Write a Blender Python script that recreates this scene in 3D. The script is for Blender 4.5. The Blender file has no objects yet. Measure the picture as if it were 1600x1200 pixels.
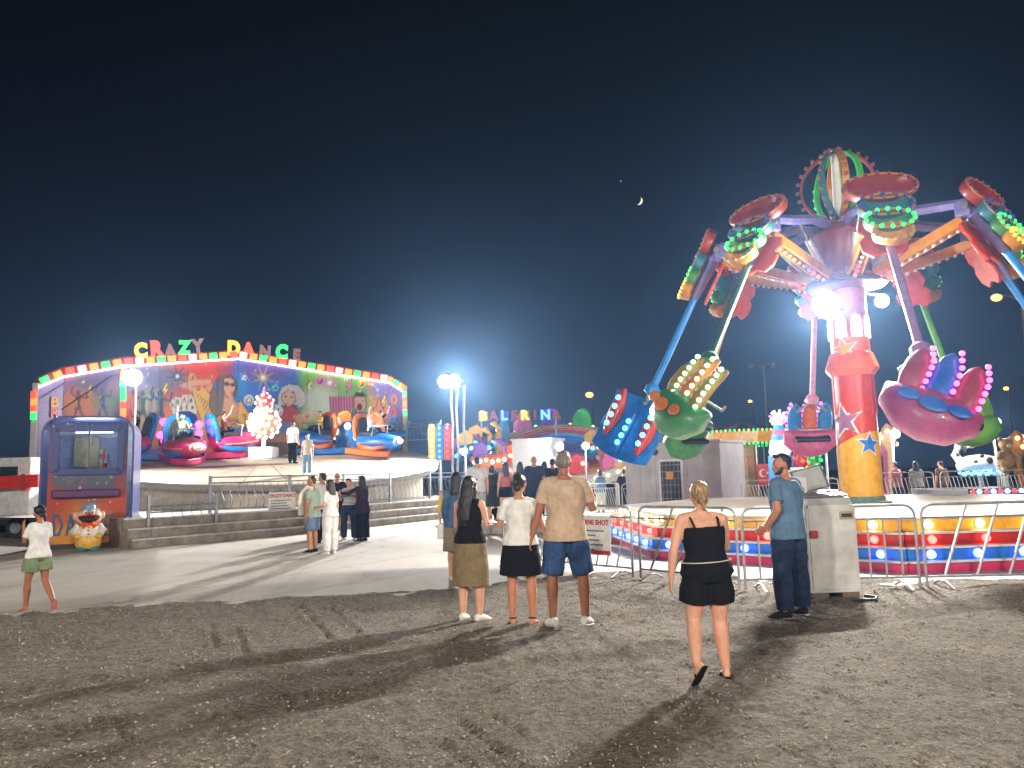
import bpy, math, random
import numpy as np
from mathutils import Vector, Matrix
random.seed(7); np.random.seed(7)
PI = math.pi
S = bpy.context.scene
COL = S.collection
# ---------------------------------------------------------------- camera (1600x1200 photo, f = 1200 px)
FPX = 1200.0; CAM_H = 1.6; ROLL = math.radians(1.5)
PITCH = math.atan(142 * math.cos(ROLL) / FPX)
_f = Vector((0, math.cos(PITCH), math.sin(PITCH)))
_r0 = Vector((1, 0, 0)); _u0 = Vector((0, -math.sin(PITCH), math.cos(PITCH)))
_r = _r0 * math.cos(ROLL) - _u0 * math.sin(ROLL)
_u = _r0 * math.sin(ROLL) + _u0 * math.cos(ROLL)
CAMP = Vector((0, 0, CAM_H))
cam = bpy.data.cameras.new('camera'); cam_ob = bpy.data.objects.new('camera', cam); COL.objects.link(cam_ob)
cam.sensor_width = 36; cam.lens = 36 * FPX / 1600; cam.clip_end = 6000; cam.clip_start = 0.05
m = Matrix((_r, _u, -_f)).transposed().to_4x4(); m.translation = CAMP
cam_ob.matrix_world = m
S.camera = cam_ob
def ray(u, v): return _f + _r * ((u - 800) / FPX) + _u * ((600 - v) / FPX)
def gp(u, v, z=0.0):
    d = ray(u, v); return CAMP + d * ((z - CAM_H) / d.z)
def dp(u, v, y):
    d = ray(u, v); return CAMP + d * (y / d.y)
def pj(P):
    d = Vector(P) - CAMP; w = d.dot(_f)
    return (800 + FPX * d.dot(_r) / w, 600 - FPX * d.dot(_u) / w)
# ---------------------------------------------------------------- world: clear night sky, town glow low down
W = bpy.data.worlds.new('World'); S.world = W; W.use_nodes = True
nt = W.node_tree; nt.nodes.clear()
out = nt.nodes.new('ShaderNodeOutputWorld'); bg = nt.nodes.new('ShaderNodeBackground')
sky = nt.nodes.new('ShaderNodeTexSky'); sky.sky_type = 'NISHITA'; sky.sun_disc = False
sky.sun_elevation = math.radians(-6.0); sky.sun_rotation = math.radians(10); sky.altitude = 50
tc = nt.nodes.new('ShaderNodeTexCoord'); sx = nt.nodes.new('ShaderNodeSeparateXYZ')
rp = nt.nodes.new('ShaderNodeValToRGB')
cr = rp.color_ramp; cr.elements[0].position = 0.0; cr.elements[0].color = (0.019, 0.031, 0.056, 1)
cr.elements[1].position = 1.0; cr.elements[1].color = (0.0016, 0.0020, 0.0036, 1)
for pos, c in ((0.10, (0.016, 0.026, 0.047)), (0.24, (0.0062, 0.0102, 0.0205)), (0.38, (0.0030, 0.0044, 0.0090)), (0.52, (0.0020, 0.0026, 0.0048))):
    e = cr.elements.new(pos); e.color = (*c, 1)
mixw = nt.nodes.new('ShaderNodeMix'); mixw.data_type = 'RGBA'; mixw.blend_type = 'ADD'; mixw.inputs[0].default_value = 0.03
nt.links.new(tc.outputs['Generated'], sx.inputs[0]); nt.links.new(sx.outputs['Z'], rp.inputs[0])
nt.links.new(rp.outputs[0], mixw.inputs[6]); nt.links.new(sky.outputs[0], mixw.inputs[7])
nt.links.new(mixw.outputs[2], bg.inputs[0]); bg.inputs[1].default_value = 1.0
nt.links.new(bg.outputs[0], out.inputs[0])
# ---------------------------------------------------------------- colour management, sampling
S.view_settings.view_transform = 'Standard'; S.view_settings.look = 'None'
S.view_settings.exposure = 0.12; S.view_settings.gamma = 1.0
S.render.engine = 'CYCLES'
S.cycles.use_denoising = True
S.cycles.max_bounces = 5; S.cycles.diffuse_bounces = 3; S.cycles.glossy_bounces = 2
S.cycles.transmission_bounces = 3; S.cycles.volume_bounces = 0; S.cycles.transparent_max_bounces = 6
S.cycles.sample_clamp_indirect = 3.0; S.cycles.sample_clamp_direct = 0
S.cycles.caustics_reflective = False; S.cycles.caustics_refractive = False
# ---------------------------------------------------------------- lamps that the photograph shows lit
FLOODS = []
def flood(u, v, y, power, color=(0.86, 0.94, 1.0), radius=0.14, name='floodlight_lamp'):
    p = dp(u, v, y)
    l = bpy.data.lights.new(name, 'POINT'); l.energy = power; l.color = color; l.shadow_soft_size = radius
    o = bpy.data.objects.new(name, l); COL.objects.link(o); o.location = p
    FLOODS.append(p)
    return p
# ================================================================ helpers
def srgb(r, g, b):
    def c(x):
        x /= 255.0
        return x / 12.92 if x <= 0.04045 else ((x + 0.055) / 1.055) ** 2.4
    return (c(r), c(g), c(b))
MATS = {}
def mat(name, col=(0.5, 0.5, 0.5), rough=0.5, metal=0.0, var=0.15, vscale=6.0, bump=0.0, bscale=40.0, emit=None, es=0.0, spec=0.5, coat=0.0, dirt=None, sample=False, alpha=1.0):
    if name in MATS: return MATS[name]
    M = bpy.data.materials.new(name); M.use_nodes = True; n = M.node_tree; b = n.nodes['Principled BSDF']
    b.inputs['Roughness'].default_value = rough; b.inputs['Metallic'].default_value = metal
    b.inputs['Specular IOR Level'].default_value = spec; b.inputs['Coat Weight'].default_value = coat
    c4 = (*col, 1)
    if emit is not None:
        b.inputs['Base Color'].default_value = c4
        b.inputs['Emission Color'].default_value = (*emit, 1); b.inputs['Emission Strength'].default_value = es
        M.cycles.emission_sampling = 'AUTO' if sample else 'NONE'
    elif var > 0:
        t = n.nodes.new('ShaderNodeTexCoord'); nz = n.nodes.new('ShaderNodeTexNoise')
        nz.inputs['Scale'].default_value = vscale; nz.inputs['Detail'].default_value = 6; nz.inputs['Roughness'].default_value = 0.65
        mx = n.nodes.new('ShaderNodeMix'); mx.data_type = 'RGBA'
        d = dirt if dirt else tuple(x * (1 - 2 * var) for x in col)
        mx.inputs[6].default_value = (*d, 1); mx.inputs[7].default_value = (*[min(1, x * (1 + var)) for x in col], 1)
        mr = n.nodes.new('ShaderNodeMapRange'); mr.inputs[1].default_value = 0.3; mr.inputs[2].default_value = 0.65
        n.links.new(t.outputs['Object'], nz.inputs['Vector']); n.links.new(nz.outputs[0], mr.inputs[0])
        n.links.new(mr.outputs[0], mx.inputs[0]); n.links.new(mx.outputs[2], b.inputs['Base Color'])
        r2 = n.nodes.new('ShaderNodeMapRange'); r2.inputs[3].default_value = max(0.02, rough - 0.1); r2.inputs[4].default_value = min(1, rough + 0.12)
        n.links.new(nz.outputs[0], r2.inputs[0]); n.links.new(r2.outputs[0], b.inputs['Roughness'])
        if bump > 0:
            n2 = n.nodes.new('ShaderNodeTexNoise'); n2.inputs['Scale'].default_value = bscale; n2.inputs['Detail'].default_value = 4
            bp = n.nodes.new('ShaderNodeBump'); bp.inputs['Strength'].default_value = bump; bp.inputs['Distance'].default_value = 0.02
            n.links.new(t.outputs['Object'], n2.inputs['Vector']); n.links.new(n2.outputs[0], bp.inputs['Height']); n.links.new(bp.outputs[0], b.inputs['Normal'])
    else:
        b.inputs['Base Color'].default_value = c4
    MATS[name] = M
    return M
def glow(name, col, es): return mat(name, tuple(min(1, c * 0.8 + 0.1) for c in col), 0.3, emit=col, es=es)
def paintmat(name, rough=0.35):
    """printed panel: colour attribute 'print' carries the print"""
    if name in MATS: return MATS[name]
    M = bpy.data.materials.new(name); M.use_nodes = True; n = M.node_tree; b = n.nodes['Principled BSDF']
    a = n.nodes.new('ShaderNodeVertexColor'); a.layer_name = 'print'
    nz = n.nodes.new('ShaderNodeTexNoise'); nz.inputs['Scale'].default_value = 9; nz.inputs['Detail'].default_value = 6
    t = n.nodes.new('ShaderNodeTexCoord'); n.links.new(t.outputs['Object'], nz.inputs['Vector'])
    mr = n.nodes.new('ShaderNodeMapRange'); mr.inputs[1].default_value = 0.25; mr.inputs[2].default_value = 0.6; mr.inputs[3].default_value = 0.86; mr.inputs[4].default_value = 1.0
    mx = n.nodes.new('ShaderNodeMix'); mx.data_type = 'RGBA'; mx.blend_type = 'MULTIPLY'; mx.inputs[0].default_value = 1
    n.links.new(nz.outputs[0], mr.inputs[0]); n.links.new(a.outputs[0], mx.inputs[6]); n.links.new(mr.outputs[0], mx.inputs[7])
    n.links.new(mx.outputs[2], b.inputs['Base Color']); b.inputs['Roughness'].default_value = rough
    MATS[name] = M
    return M
def frame_of(d, up=(0, 0, 1)):
    d = Vector(d).normalized(); up = Vector(up)
    if abs(d.dot(up.normalized())) > 0.98: up = Vector((0, 1, 0)) if abs(d.y) < 0.9 else Vector((1, 0, 0))
    x = up.cross(d).normalized(); y = d.cross(x).normalized()
    return x, y, d
class MB:
    def __init__(s): s.v = []; s.f = []; s.mi = []; s.cur = 0
    def add(s, vs, fs):
        o = len(s.v); s.v += [tuple(v) for v in vs]; s.f += [tuple(i + o for i in f) for f in fs]; s.mi += [s.cur] * len(fs); return s
    def box(s, c, d, R=None):
        c = Vector(c); h = Vector(d) / 2; vs = []
        for z in (-1, 1):
            for x, y in ((-1, -1), (1, -1), (1, 1), (-1, 1)):
                q = Vector((x * h.x, y * h.y, z * h.z)); q = (R @ q) if R else q; vs.append(c + q)
        return s.add(vs, [(3, 2, 1, 0), (4, 5, 6, 7), (0, 1, 5, 4), (1, 2, 6, 5), (2, 3, 7, 6), (3, 0, 4, 7)])
    def bar(s, a, b, w, h, up=(0, 0, 1)):
        a = Vector(a); b = Vector(b); x, y, d = frame_of(b - a, up); vs = []
        for p in (a, b):
            for i, j in ((-1, -1), (1, -1), (1, 1), (-1, 1)): vs.append(p + x * (i * w / 2) + y * (j * h / 2))
        return s.add(vs, [(3, 2, 1, 0), (4, 5, 6, 7), (0, 1, 5, 4), (1, 2, 6, 5), (2, 3, 7, 6), (3, 0, 4, 7)])
    def tube(s, pts, rad, n=8, up=(0, 0, 1), close=False):
        pts = [Vector(p) for p in pts]; k = len(pts)
        if not isinstance(rad, (list, tuple)): rad = [rad] * k
        vs = []
        for i, p in enumerate(pts):
            a = pts[(i - 1) % k] if (i > 0 or close) else p; b = pts[(i + 1) % k] if (i < k - 1 or close) else p
            x, y, d = frame_of(b - a, up)
            r = rad[i]; ra, rb = r if isinstance(r, (tuple, list)) else (r, r)
            for j in range(n):
                t = 2 * PI * j / n; vs.append(p + x * (math.cos(t) * ra) + y * (math.sin(t) * rb))
        fs = []
        for i in range(k if close else k - 1):
            for j in range(n):
                a = i * n + j; b = i * n + (j + 1) % n; i2 = (i + 1) % k
                fs.append((a, b, i2 * n + (j + 1) % n, i2 * n + j))
        if not close: fs += [tuple(range(n - 1, -1, -1)), tuple((k - 1) * n + j for j in range(n))]
        return s.add(vs, fs)
    def lathe(s, prof, n=24, c=(0, 0, 0), R=None, a0=0.0):
        c = Vector(c); vs = []; k = len(prof)
        for r, z in prof:
            for j in range(n):
                t = a0 + 2 * PI * j / n; q = Vector((r * math.cos(t), r * math.sin(t), z)); vs.append(c + (R @ q if R else q))
        fs = []
        for i in range(k - 1):
            for j in range(n):
                fs.append((i * n + j, i * n + (j + 1) % n, (i + 1) * n + (j + 1) % n, (i + 1) * n + j))
        fs += [tuple(range(n - 1, -1, -1)), tuple((k - 1) * n + j for j in range(n))]
        return s.add(vs, fs)
    def ball(s, c, r, nu=12, nv=8, R=None):
        if not isinstance(r, (tuple, list)): r = (r, r, r)
        c = Vector(c); vs = [c + (R @ Vector((0, 0, -r[2])) if R else Vector((0, 0, -r[2])))]
        for i in range(1, nv):
            ph = -PI / 2 + PI * i / nv
            for j in range(nu):
                t = 2 * PI * j / nu; q = Vector((r[0] * math.cos(ph) * math.cos(t), r[1] * math.cos(ph) * math.sin(t), r[2] * math.sin(ph)))
                vs.append(c + (R @ q if R else q))
        q = Vector((0, 0, r[2])); vs.append(c + (R @ q if R else q)); L = len(vs) - 1
        fs = [(0, 1 + (j + 1) % nu, 1 + j) for j in range(nu)]
        for i in range(nv - 2):
            for j in range(nu):
                a = 1 + i * nu + j; b = 1 + i * nu + (j + 1) % nu; fs.append((a, b, b + nu, a + nu))
        b0 = 1 + (nv - 2) * nu
        fs += [(L, b0 + j, b0 + (j + 1) % nu) for j in range(nu)]
        return s.add(vs, fs)
    def prism(s, poly, o, ex, ey, en, t):
        """polygon (2D) in the plane o + a*ex + b*ey, extruded by t along en"""
        o = Vector(o); ex = Vector(ex); ey = Vector(ey); en = Vector(en); n = len(poly)
        vs = [o + ex * a + ey * b for a, b in poly] + [o + ex * a + ey * b + en * t for a, b in poly]
        fs = [tuple(range(n)), tuple(range(2 * n - 1, n - 1, -1))] + [(i, i + n, (i + 1) % n + n, (i + 1) % n) for i in range(n)]
        return s.add(vs, fs)
    def xf(s, M): s.v = [tuple(M @ Vector(v)) for v in s.v]; return s
    def mesh(s, name, mats):
        me = bpy.data.meshes.new(name); me.from_pydata(s.v, [], s.f)
        for mm in (mats if isinstance(mats, (list, tuple)) else [mats]): me.materials.append(mm)
        if any(s.mi): me.polygons.foreach_set('material_index', s.mi)
        return me
    def build(s, name, mats, parent=None, smooth=False, bevel=0.0, M=None):
        me = s.mesh(name, mats)
        import bmesh
        bm = bmesh.new(); bm.from_mesh(me); bmesh.ops.recalc_face_normals(bm, faces=bm.faces); bm.to_mesh(me); bm.free()
        if smooth: smooth_mesh(me)
        return put(name, me, parent, M, bevel)
def smooth_mesh(me, ang=0.7):
    me.polygons.foreach_set('use_smooth', [True] * len(me.polygons))
    try: me.set_sharp_from_angle(angle=ang)
    except Exception: pass
def put(name, me, parent=None, M=None, bevel=0.0):
    o = bpy.data.objects.new(name, me); COL.objects.link(o)
    if parent is not None: o.parent = parent
    if M is not None: o.matrix_local = M
    if bevel > 0:
        b = o.modifiers.new('bevel', 'BEVEL'); b.width = bevel; b.segments = 2; b.limit_method = 'ANGLE'
    return o
def T(x, y=None, z=None):
    return Matrix.Translation(Vector(x) if y is None else Vector((x, y, z)))
def RZ(a): return Matrix.Rotation(a, 4, 'Z')
def RX(a): return Matrix.Rotation(a, 4, 'X')
def RY(a): return Matrix.Rotation(a, 4, 'Y')
def tag(o, label, cat, group=None, kind=None):
    if label: o['label'] = label
    if cat: o['category'] = cat
    if group: o['group'] = group
    if kind: o['kind'] = kind
    return o
def thing(name, label, cat, loc=(0, 0, 0), rz=0.0, group=None):
    o = bpy.data.objects.new(name, None); COL.objects.link(o); o.location = loc; o.rotation_euler = (0, 0, rz); o.empty_display_size = 0.3
    return tag(o, label, cat, group)
def copy_tree(o, parent=None):
    c = o.copy(); COL.objects.link(c)
    if parent is not None: c.parent = parent
    for ch in list(o.children): copy_tree(ch, c)
    return c
def text_mesh(s, size, depth, mats, bold=0.0, align='CENTER', name='letter'):
    cu = bpy.data.curves.new('txt', 'FONT'); cu.body = s; cu.size = size; cu.extrude = depth / 2; cu.offset = bold
    cu.align_x = align; cu.align_y = 'BOTTOM_BASELINE' if False else 'CENTER'; cu.resolution_u = 3
    o = bpy.data.objects.new('txt', cu)
    me = bpy.data.meshes.new_from_object(o); me.name = name
    bpy.data.objects.remove(o); bpy.data.curves.remove(cu)
    me.materials.clear()
    for mm in (mats if isinstance(mats, (list, tuple)) else [mats]): me.materials.append(mm)
    return me
def bulb_mesh(name, r, mt, nu=10, nv=6):
    b = MB(); b.ball((0, 0, 0), r, nu, nv); me = b.mesh(name, mt); smooth_mesh(me, 3.2); return me
# ---------------------------------------------------------------- a small painter for printed panels (photo pixel coordinates)
class Paint:
    def __init__(s, u0, v0, u1, v1, k=3):
        s.u0, s.v0, s.k = u0, v0, k
        s.W = int((u1 - u0) * k); s.H = int((v1 - v0) * k)
        s.a = np.zeros((s.H, s.W, 3)); yy, xx = np.mgrid[0:s.H, 0:s.W]
        s.X = xx / k + u0; s.Y = yy / k + v0
        rs = np.random.RandomState(3); s.N = np.zeros((s.H, s.W))
        for sc, am in ((40, .5), (18, .3), (8, .2)):
            g = rs.rand(int(s.H / k / sc) + 3, int(s.W / k / sc) + 3)
            fy = (s.Y - v0) / sc; fx = (s.X - u0) / sc; iy = fy.astype(int); ix = fx.astype(int); ty = fy - iy; tx = fx - ix
            ty = ty * ty * (3 - 2 * ty); tx = tx * tx * (3 - 2 * tx)
            s.N += am * ((g[iy, ix] * (1 - tx) + g[iy, ix + 1] * tx) * (1 - ty) + (g[iy + 1, ix] * (1 - tx) + g[iy + 1, ix + 1] * tx) * ty)
    def win(s, u0, v0, u1, v1):
        k = s.k; i0 = int(max(0, (v0 - s.v0) * k)); i1 = int(min(s.H, (v1 - s.v0) * k + 2)); j0 = int(max(0, (u0 - s.u0) * k)); j1 = int(min(s.W, (u1 - s.u0) * k + 2))
        return (slice(i0, max(i0, i1)), slice(j0, max(j0, j1)))
    def mix(s, mask, c, w=(slice(None), slice(None))):
        mask = np.clip(mask, 0, 1)[..., None]; s.a[w] = s.a[w] * (1 - mask) + np.array(c, float) * mask
    def fill(s, c): s.a[:] = c
    def blob(s, u, v, ru, rv, c, soft=0.5, rot=0.0, warp=0.0, amt=1.0):
        R = max(ru, rv) * (1.05 + soft * .6 + warp * .6) + 1; w = s.win(u - R, v - R, u + R, v + R)
        dx = s.X[w] - u; dy = s.Y[w] - v; ca, sa = math.cos(rot), math.sin(rot)
        d = np.sqrt(((dx * ca + dy * sa) / ru) ** 2 + ((-dx * sa + dy * ca) / rv) ** 2) + warp * (s.N[w] - 0.5)
        s.mix(np.clip((1 - d) / soft + 0.5, 0, 1) * amt, c, w)
    def poly(s, pts, c, soft=0.8, amt=1.0, edge=None):
        s._poly(pts, c, soft, amt)
        if edge: s.line(list(pts) + [pts[0]], edge[1], edge[0], .5, .85)
    def _poly(s, pts, c, soft=0.8, amt=1.0):
        pts = [Vector((p[0], p[1])) for p in pts]; w = s.win(min(p.x for p in pts) - soft - 1, min(p.y for p in pts) - soft - 1, max(p.x for p in pts) + soft + 1, max(p.y for p in pts) + soft + 1)
        X = s.X[w]; Y = s.Y[w]; ins = np.zeros(X.shape, bool); dm = np.full(X.shape, 1e9)
        for i in range(len(pts)):
            a, b = pts[i], pts[(i + 1) % len(pts)]
            cond = ((a.y > Y) != (b.y > Y)); xx = (b.x - a.x) * (Y - a.y) / ((b.y - a.y) if b.y != a.y else 1e-9) + a.x
            ins ^= cond & (X < xx)
            e = b - a; L = max(e.length_squared, 1e-9); t = np.clip(((X - a.x) * e.x + (Y - a.y) * e.y) / L, 0, 1)
            dm = np.minimum(dm, np.hypot(X - a.x - t * e.x, Y - a.y - t * e.y))
        sd = np.where(ins, dm, -dm); s.mix(np.clip(sd / soft + 0.5, 0, 1) * amt, c, w)
    def line(s, pts, wd, c, soft=0.6, amt=1.0):
        m_ = wd + soft + 1; w = s.win(min(p[0] for p in pts) - m_, min(p[1] for p in pts) - m_, max(p[0] for p in pts) + m_, max(p[1] for p in pts) + m_)
        X = s.X[w]; Y = s.Y[w]; dm = np.full(X.shape, 1e9)
        for i in range(len(pts) - 1):
            ax, ay = pts[i]; bx, by = pts[i + 1]; ex, ey = bx - ax, by - ay; L = max(ex * ex + ey * ey, 1e-9)
            t = np.clip(((X - ax) * ex + (Y - ay) * ey) / L, 0, 1)
            dm = np.minimum(dm, np.hypot(X - ax - t * ex, Y - ay - t * ey))
        s.mix(np.clip((wd / 2 - dm) / soft + 0.5, 0, 1) * amt, c, w)
    def burst(s, u, v, r, c, n=8, rot=0.0, amt=0.8, core=(255, 255, 255)):
        w = s.win(u - r, v - r, u + r, v + r); dx = s.X[w] - u; dy = s.Y[w] - v; d = np.hypot(dx, dy); th = np.arctan2(dy, dx) + rot
        ray_ = np.abs(np.cos(th * n / 2)) ** 8
        s.mix(np.clip(1 - d / (r * (0.35 + 0.65 * ray_)), 0, 1) * 1.6 * amt, c, w); s.blob(u, v, r * .13, r * .13, core, 1.0)
    def sample(s, u, v):
        x = np.clip((np.asarray(u) - s.u0) * s.k, 0, s.W - 1.01); y = np.clip((np.asarray(v) - s.v0) * s.k, 0, s.H - 1.01)
        ix = x.astype(int); iy = y.astype(int); tx = (x - ix)[..., None]; ty = (y - iy)[..., None]
        c = (s.a[iy, ix] * (1 - tx) + s.a[iy, ix + 1] * tx) * (1 - ty) + (s.a[iy + 1, ix] * (1 - tx) + s.a[iy + 1, ix + 1] * tx) * ty
        c = c / 255.0
        return np.where(c <= 0.04045, c / 12.92, ((np.clip(c, 0.0001, 1) + 0.055) / 1.055) ** 2.4)
def pj_np(P):
    d = P - np.array(CAMP); w = d @ np.array(_f)
    return 800 + FPX * (d @ np.array(_r)) / w, 600 - FPX * (d @ np.array(_u)) / w
def printed_panel(name, A, B, zb, zta, ztb, paint, mt, parent, origin, nu=60, nv=60, thick=0.05, keep=None):
    """upright panel between plan points A,B; print taken from a Paint laid out in photo pixels. Real slab with thickness."""
    A = np.array(A[:2], float); B = np.array(B[:2], float); d = B - A; L = np.hypot(*d); nrm = np.array([d[1], -d[0]]) / L
    ss = np.linspace(0, 1, nu); tt = np.linspace(0, 1, nv); SS, TT = np.meshgrid(ss, tt)
    top = zta + (ztb - zta) * SS; Z = zb + (top - zb) * TT; XX = A[0] + d[0] * SS; YY = A[1] + d[1] * SS
    P = np.stack([XX, YY, Z], -1).reshape(-1, 3); uu, vv = pj_np(P); colr = paint.sample(uu, vv)
    vs = [tuple(p) for p in P - np.array(origin)]
    fs = [(j * nu + i, j * nu + i + 1, (j + 1) * nu + i + 1, (j + 1) * nu + i) for j in range(nv - 1) for i in range(nu - 1)]
    n0 = len(vs); off = np.array([-nrm[0] * thick, -nrm[1] * thick, 0]); O = np.array(origin)
    for (x, y, z) in ((A[0], A[1], zb), (B[0], B[1], zb), (B[0], B[1], ztb), (A[0], A[1], zta)): vs.append(tuple(np.array([x, y, z]) + off - O))
    c = [0, nu - 1, nu * nv - 1, nu * (nv - 1)]
    fs += [(n0 + 3, n0 + 2, n0 + 1, n0)] + [(c[(i + 1) % 4], c[i], n0 + i, n0 + (i + 1) % 4) for i in range(4)]
    me = bpy.data.meshes.new(name); me.from_pydata(vs, [], fs); me.materials.append(mt)
    at = me.color_attributes.new('print', 'FLOAT_COLOR', 'POINT'); cc = np.ones((len(vs), 4)); cc[:n0, :3] = colr; cc[n0:, :3] = 0.3
    at.data.foreach_set('color', cc.ravel())
    return put(name, me, parent)

def airbrush(name, c1, c2, c3=None, scale=.75, rough=.32):
    """two or three tone swirled ride paint with scuffs"""
    if name in MATS: return MATS[name]
    M = bpy.data.materials.new(name); M.use_nodes = True; n = M.node_tree; b = n.nodes['Principled BSDF']; L = n.links.new
    t = n.nodes.new('ShaderNodeTexCoord'); nz = n.nodes.new('ShaderNodeTexNoise'); nz.inputs['Scale'].default_value = scale; nz.inputs['Detail'].default_value = 2.5; nz.inputs['Distortion'].default_value = .6; L(t.outputs['Object'], nz.inputs['Vector'])
    r = n.nodes.new('ShaderNodeValToRGB'); e = r.color_ramp; e.elements[0].position = .30; e.elements[0].color = (*srgb(*c1), 1); e.elements[1].position = .60; e.elements[1].color = (*srgb(*c2), 1)
    if c3: k = e.elements.new(.74); k.color = (*srgb(*c3), 1)
    k = e.elements.new(.50); k.color = (*[.5 * (x + y) for x, y in zip(srgb(*c1), srgb(*c2))], 1)
    L(nz.outputs[0], r.inputs[0])
    n2 = n.nodes.new('ShaderNodeTexNoise'); n2.inputs['Scale'].default_value = 14; n2.inputs['Detail'].default_value = 8; n2.inputs['Roughness'].default_value = .75; L(t.outputs['Object'], n2.inputs['Vector'])
    mr = n.nodes.new('ShaderNodeMapRange'); mr.inputs[1].default_value = .3; mr.inputs[2].default_value = .55; mr.inputs[3].default_value = .72; mr.inputs[4].default_value = 1.0; L(n2.outputs[0], mr.inputs[0])
    mx = n.nodes.new('ShaderNodeMix'); mx.data_type = 'RGBA'; mx.blend_type = 'MULTIPLY'; mx.inputs[0].default_value = 1; L(r.outputs[0], mx.inputs[6]); L(mr.outputs[0], mx.inputs[7]); L(mx.outputs[2], b.inputs['Base Color'])
    m2 = n.nodes.new('ShaderNodeMapRange'); m2.inputs[1].default_value = .35; m2.inputs[2].default_value = .6; m2.inputs[3].default_value = .6; m2.inputs[4].default_value = rough; L(n2.outputs[0], m2.inputs[0]); L(m2.outputs[0], b.inputs['Roughness'])
    b.inputs['Coat Weight'].default_value = .3
    MATS[name] = M; return M
# ================================================================ ground
def noise2(x, y, seed=0):
    rs = np.random.RandomState(seed); g = rs.rand(256, 256)
    ix = np.floor(x).astype(int); iy = np.floor(y).astype(int); tx = x - ix; ty = y - iy
    tx = tx * tx * (3 - 2 * tx); ty = ty * ty * (3 - 2 * ty); ix &= 255; iy &= 255; i1 = (ix + 1) & 255; j1 = (iy + 1) & 255
    return (g[iy, ix] * (1 - tx) + g[iy, i1] * tx) * (1 - ty) + (g[j1, ix] * (1 - tx) + g[j1, i1] * tx) * ty
def gravel_mat():
    M = bpy.data.materials.new('gravel'); M.use_nodes = True; n = M.node_tree; b = n.nodes['Principled BSDF']; L = n.links.new
    t = n.nodes.new('ShaderNodeTexCoord')
    def nz(sc, det=5, ro=0.6):
        q = n.nodes.new('ShaderNodeTexNoise'); q.inputs['Scale'].default_value = sc; q.inputs['Detail'].default_value = det; q.inputs['Roughness'].default_value = ro; L(t.outputs['Object'], q.inputs['Vector']); return q
    vo = n.nodes.new('ShaderNodeTexVoronoi'); vo.inputs['Scale'].default_value = 34; L(t.outputs['Object'], vo.inputs['Vector'])
    v2 = n.nodes.new('ShaderNodeTexVoronoi'); v2.inputs['Scale'].default_value = 95; L(t.outputs['Object'], v2.inputs['Vector'])
    rp = n.nodes.new('ShaderNodeValToRGB'); e = rp.color_ramp
    e.elements[0].position = 0; e.elements[0].color = (0.115, 0.098, 0.078, 1); e.elements[1].position = 1; e.elements[1].color = (0.62, 0.57, 0.50, 1)
    k = e.elements.new(0.55); k.color = (0.27, 0.232, 0.185, 1); k = e.elements.new(0.85); k.color = (0.36, 0.315, 0.258, 1)
    sh = n.nodes.new('ShaderNodeSeparateColor'); L(vo.outputs['Color'], sh.inputs[0])
    n1 = nz(0.7, 6); n2 = nz(9, 6, .7)
    a = n.nodes.new('ShaderNodeMath'); a.operation = 'MULTIPLY_ADD'; L(sh.outputs[0], a.inputs[0]); a.inputs[1].default_value = 0.75
    L(n2.outputs[0], a.inputs[2])
    a2 = n.nodes.new('ShaderNodeMath'); a2.operation = 'MULTIPLY_ADD'; L(n1.outputs[0], a2.inputs[0]); a2.inputs[1].default_value = 0.7; L(a.outputs[0], a2.inputs[2])
    a3 = n.nodes.new('ShaderNodeMapRange'); a3.inputs[1].default_value = 0.62; a3.inputs[2].default_value = 2.1; L(a2.outputs[0], a3.inputs[0]); L(a3.outputs[0], rp.inputs[0])
    L(rp.outputs[0], b.inputs['Base Color']); b.inputs['Roughness'].default_value = 0.95; b.inputs['Specular IOR Level'].default_value = 0.15
    h = n.nodes.new('ShaderNodeMath'); h.operation = 'MULTIPLY_ADD'; L(vo.outputs['Distance'], h.inputs[0]); h.inputs[1].default_value = -0.8; L(v2.outputs['Distance'], h.inputs[2])
    h2 = n.nodes.new('ShaderNodeMath'); h2.operation = 'SUBTRACT'; L(n2.outputs[0], h2.inputs[0]); L(h.outputs[0], h2.inputs[1])
    bp = n.nodes.new('ShaderNodeBump'); bp.inputs['Strength'].default_value = 1.0; bp.inputs['Distance'].default_value = 0.026; L(h2.outputs[0], bp.inputs['Height']); L(bp.outputs[0], b.inputs['Normal'])
    return M
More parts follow.
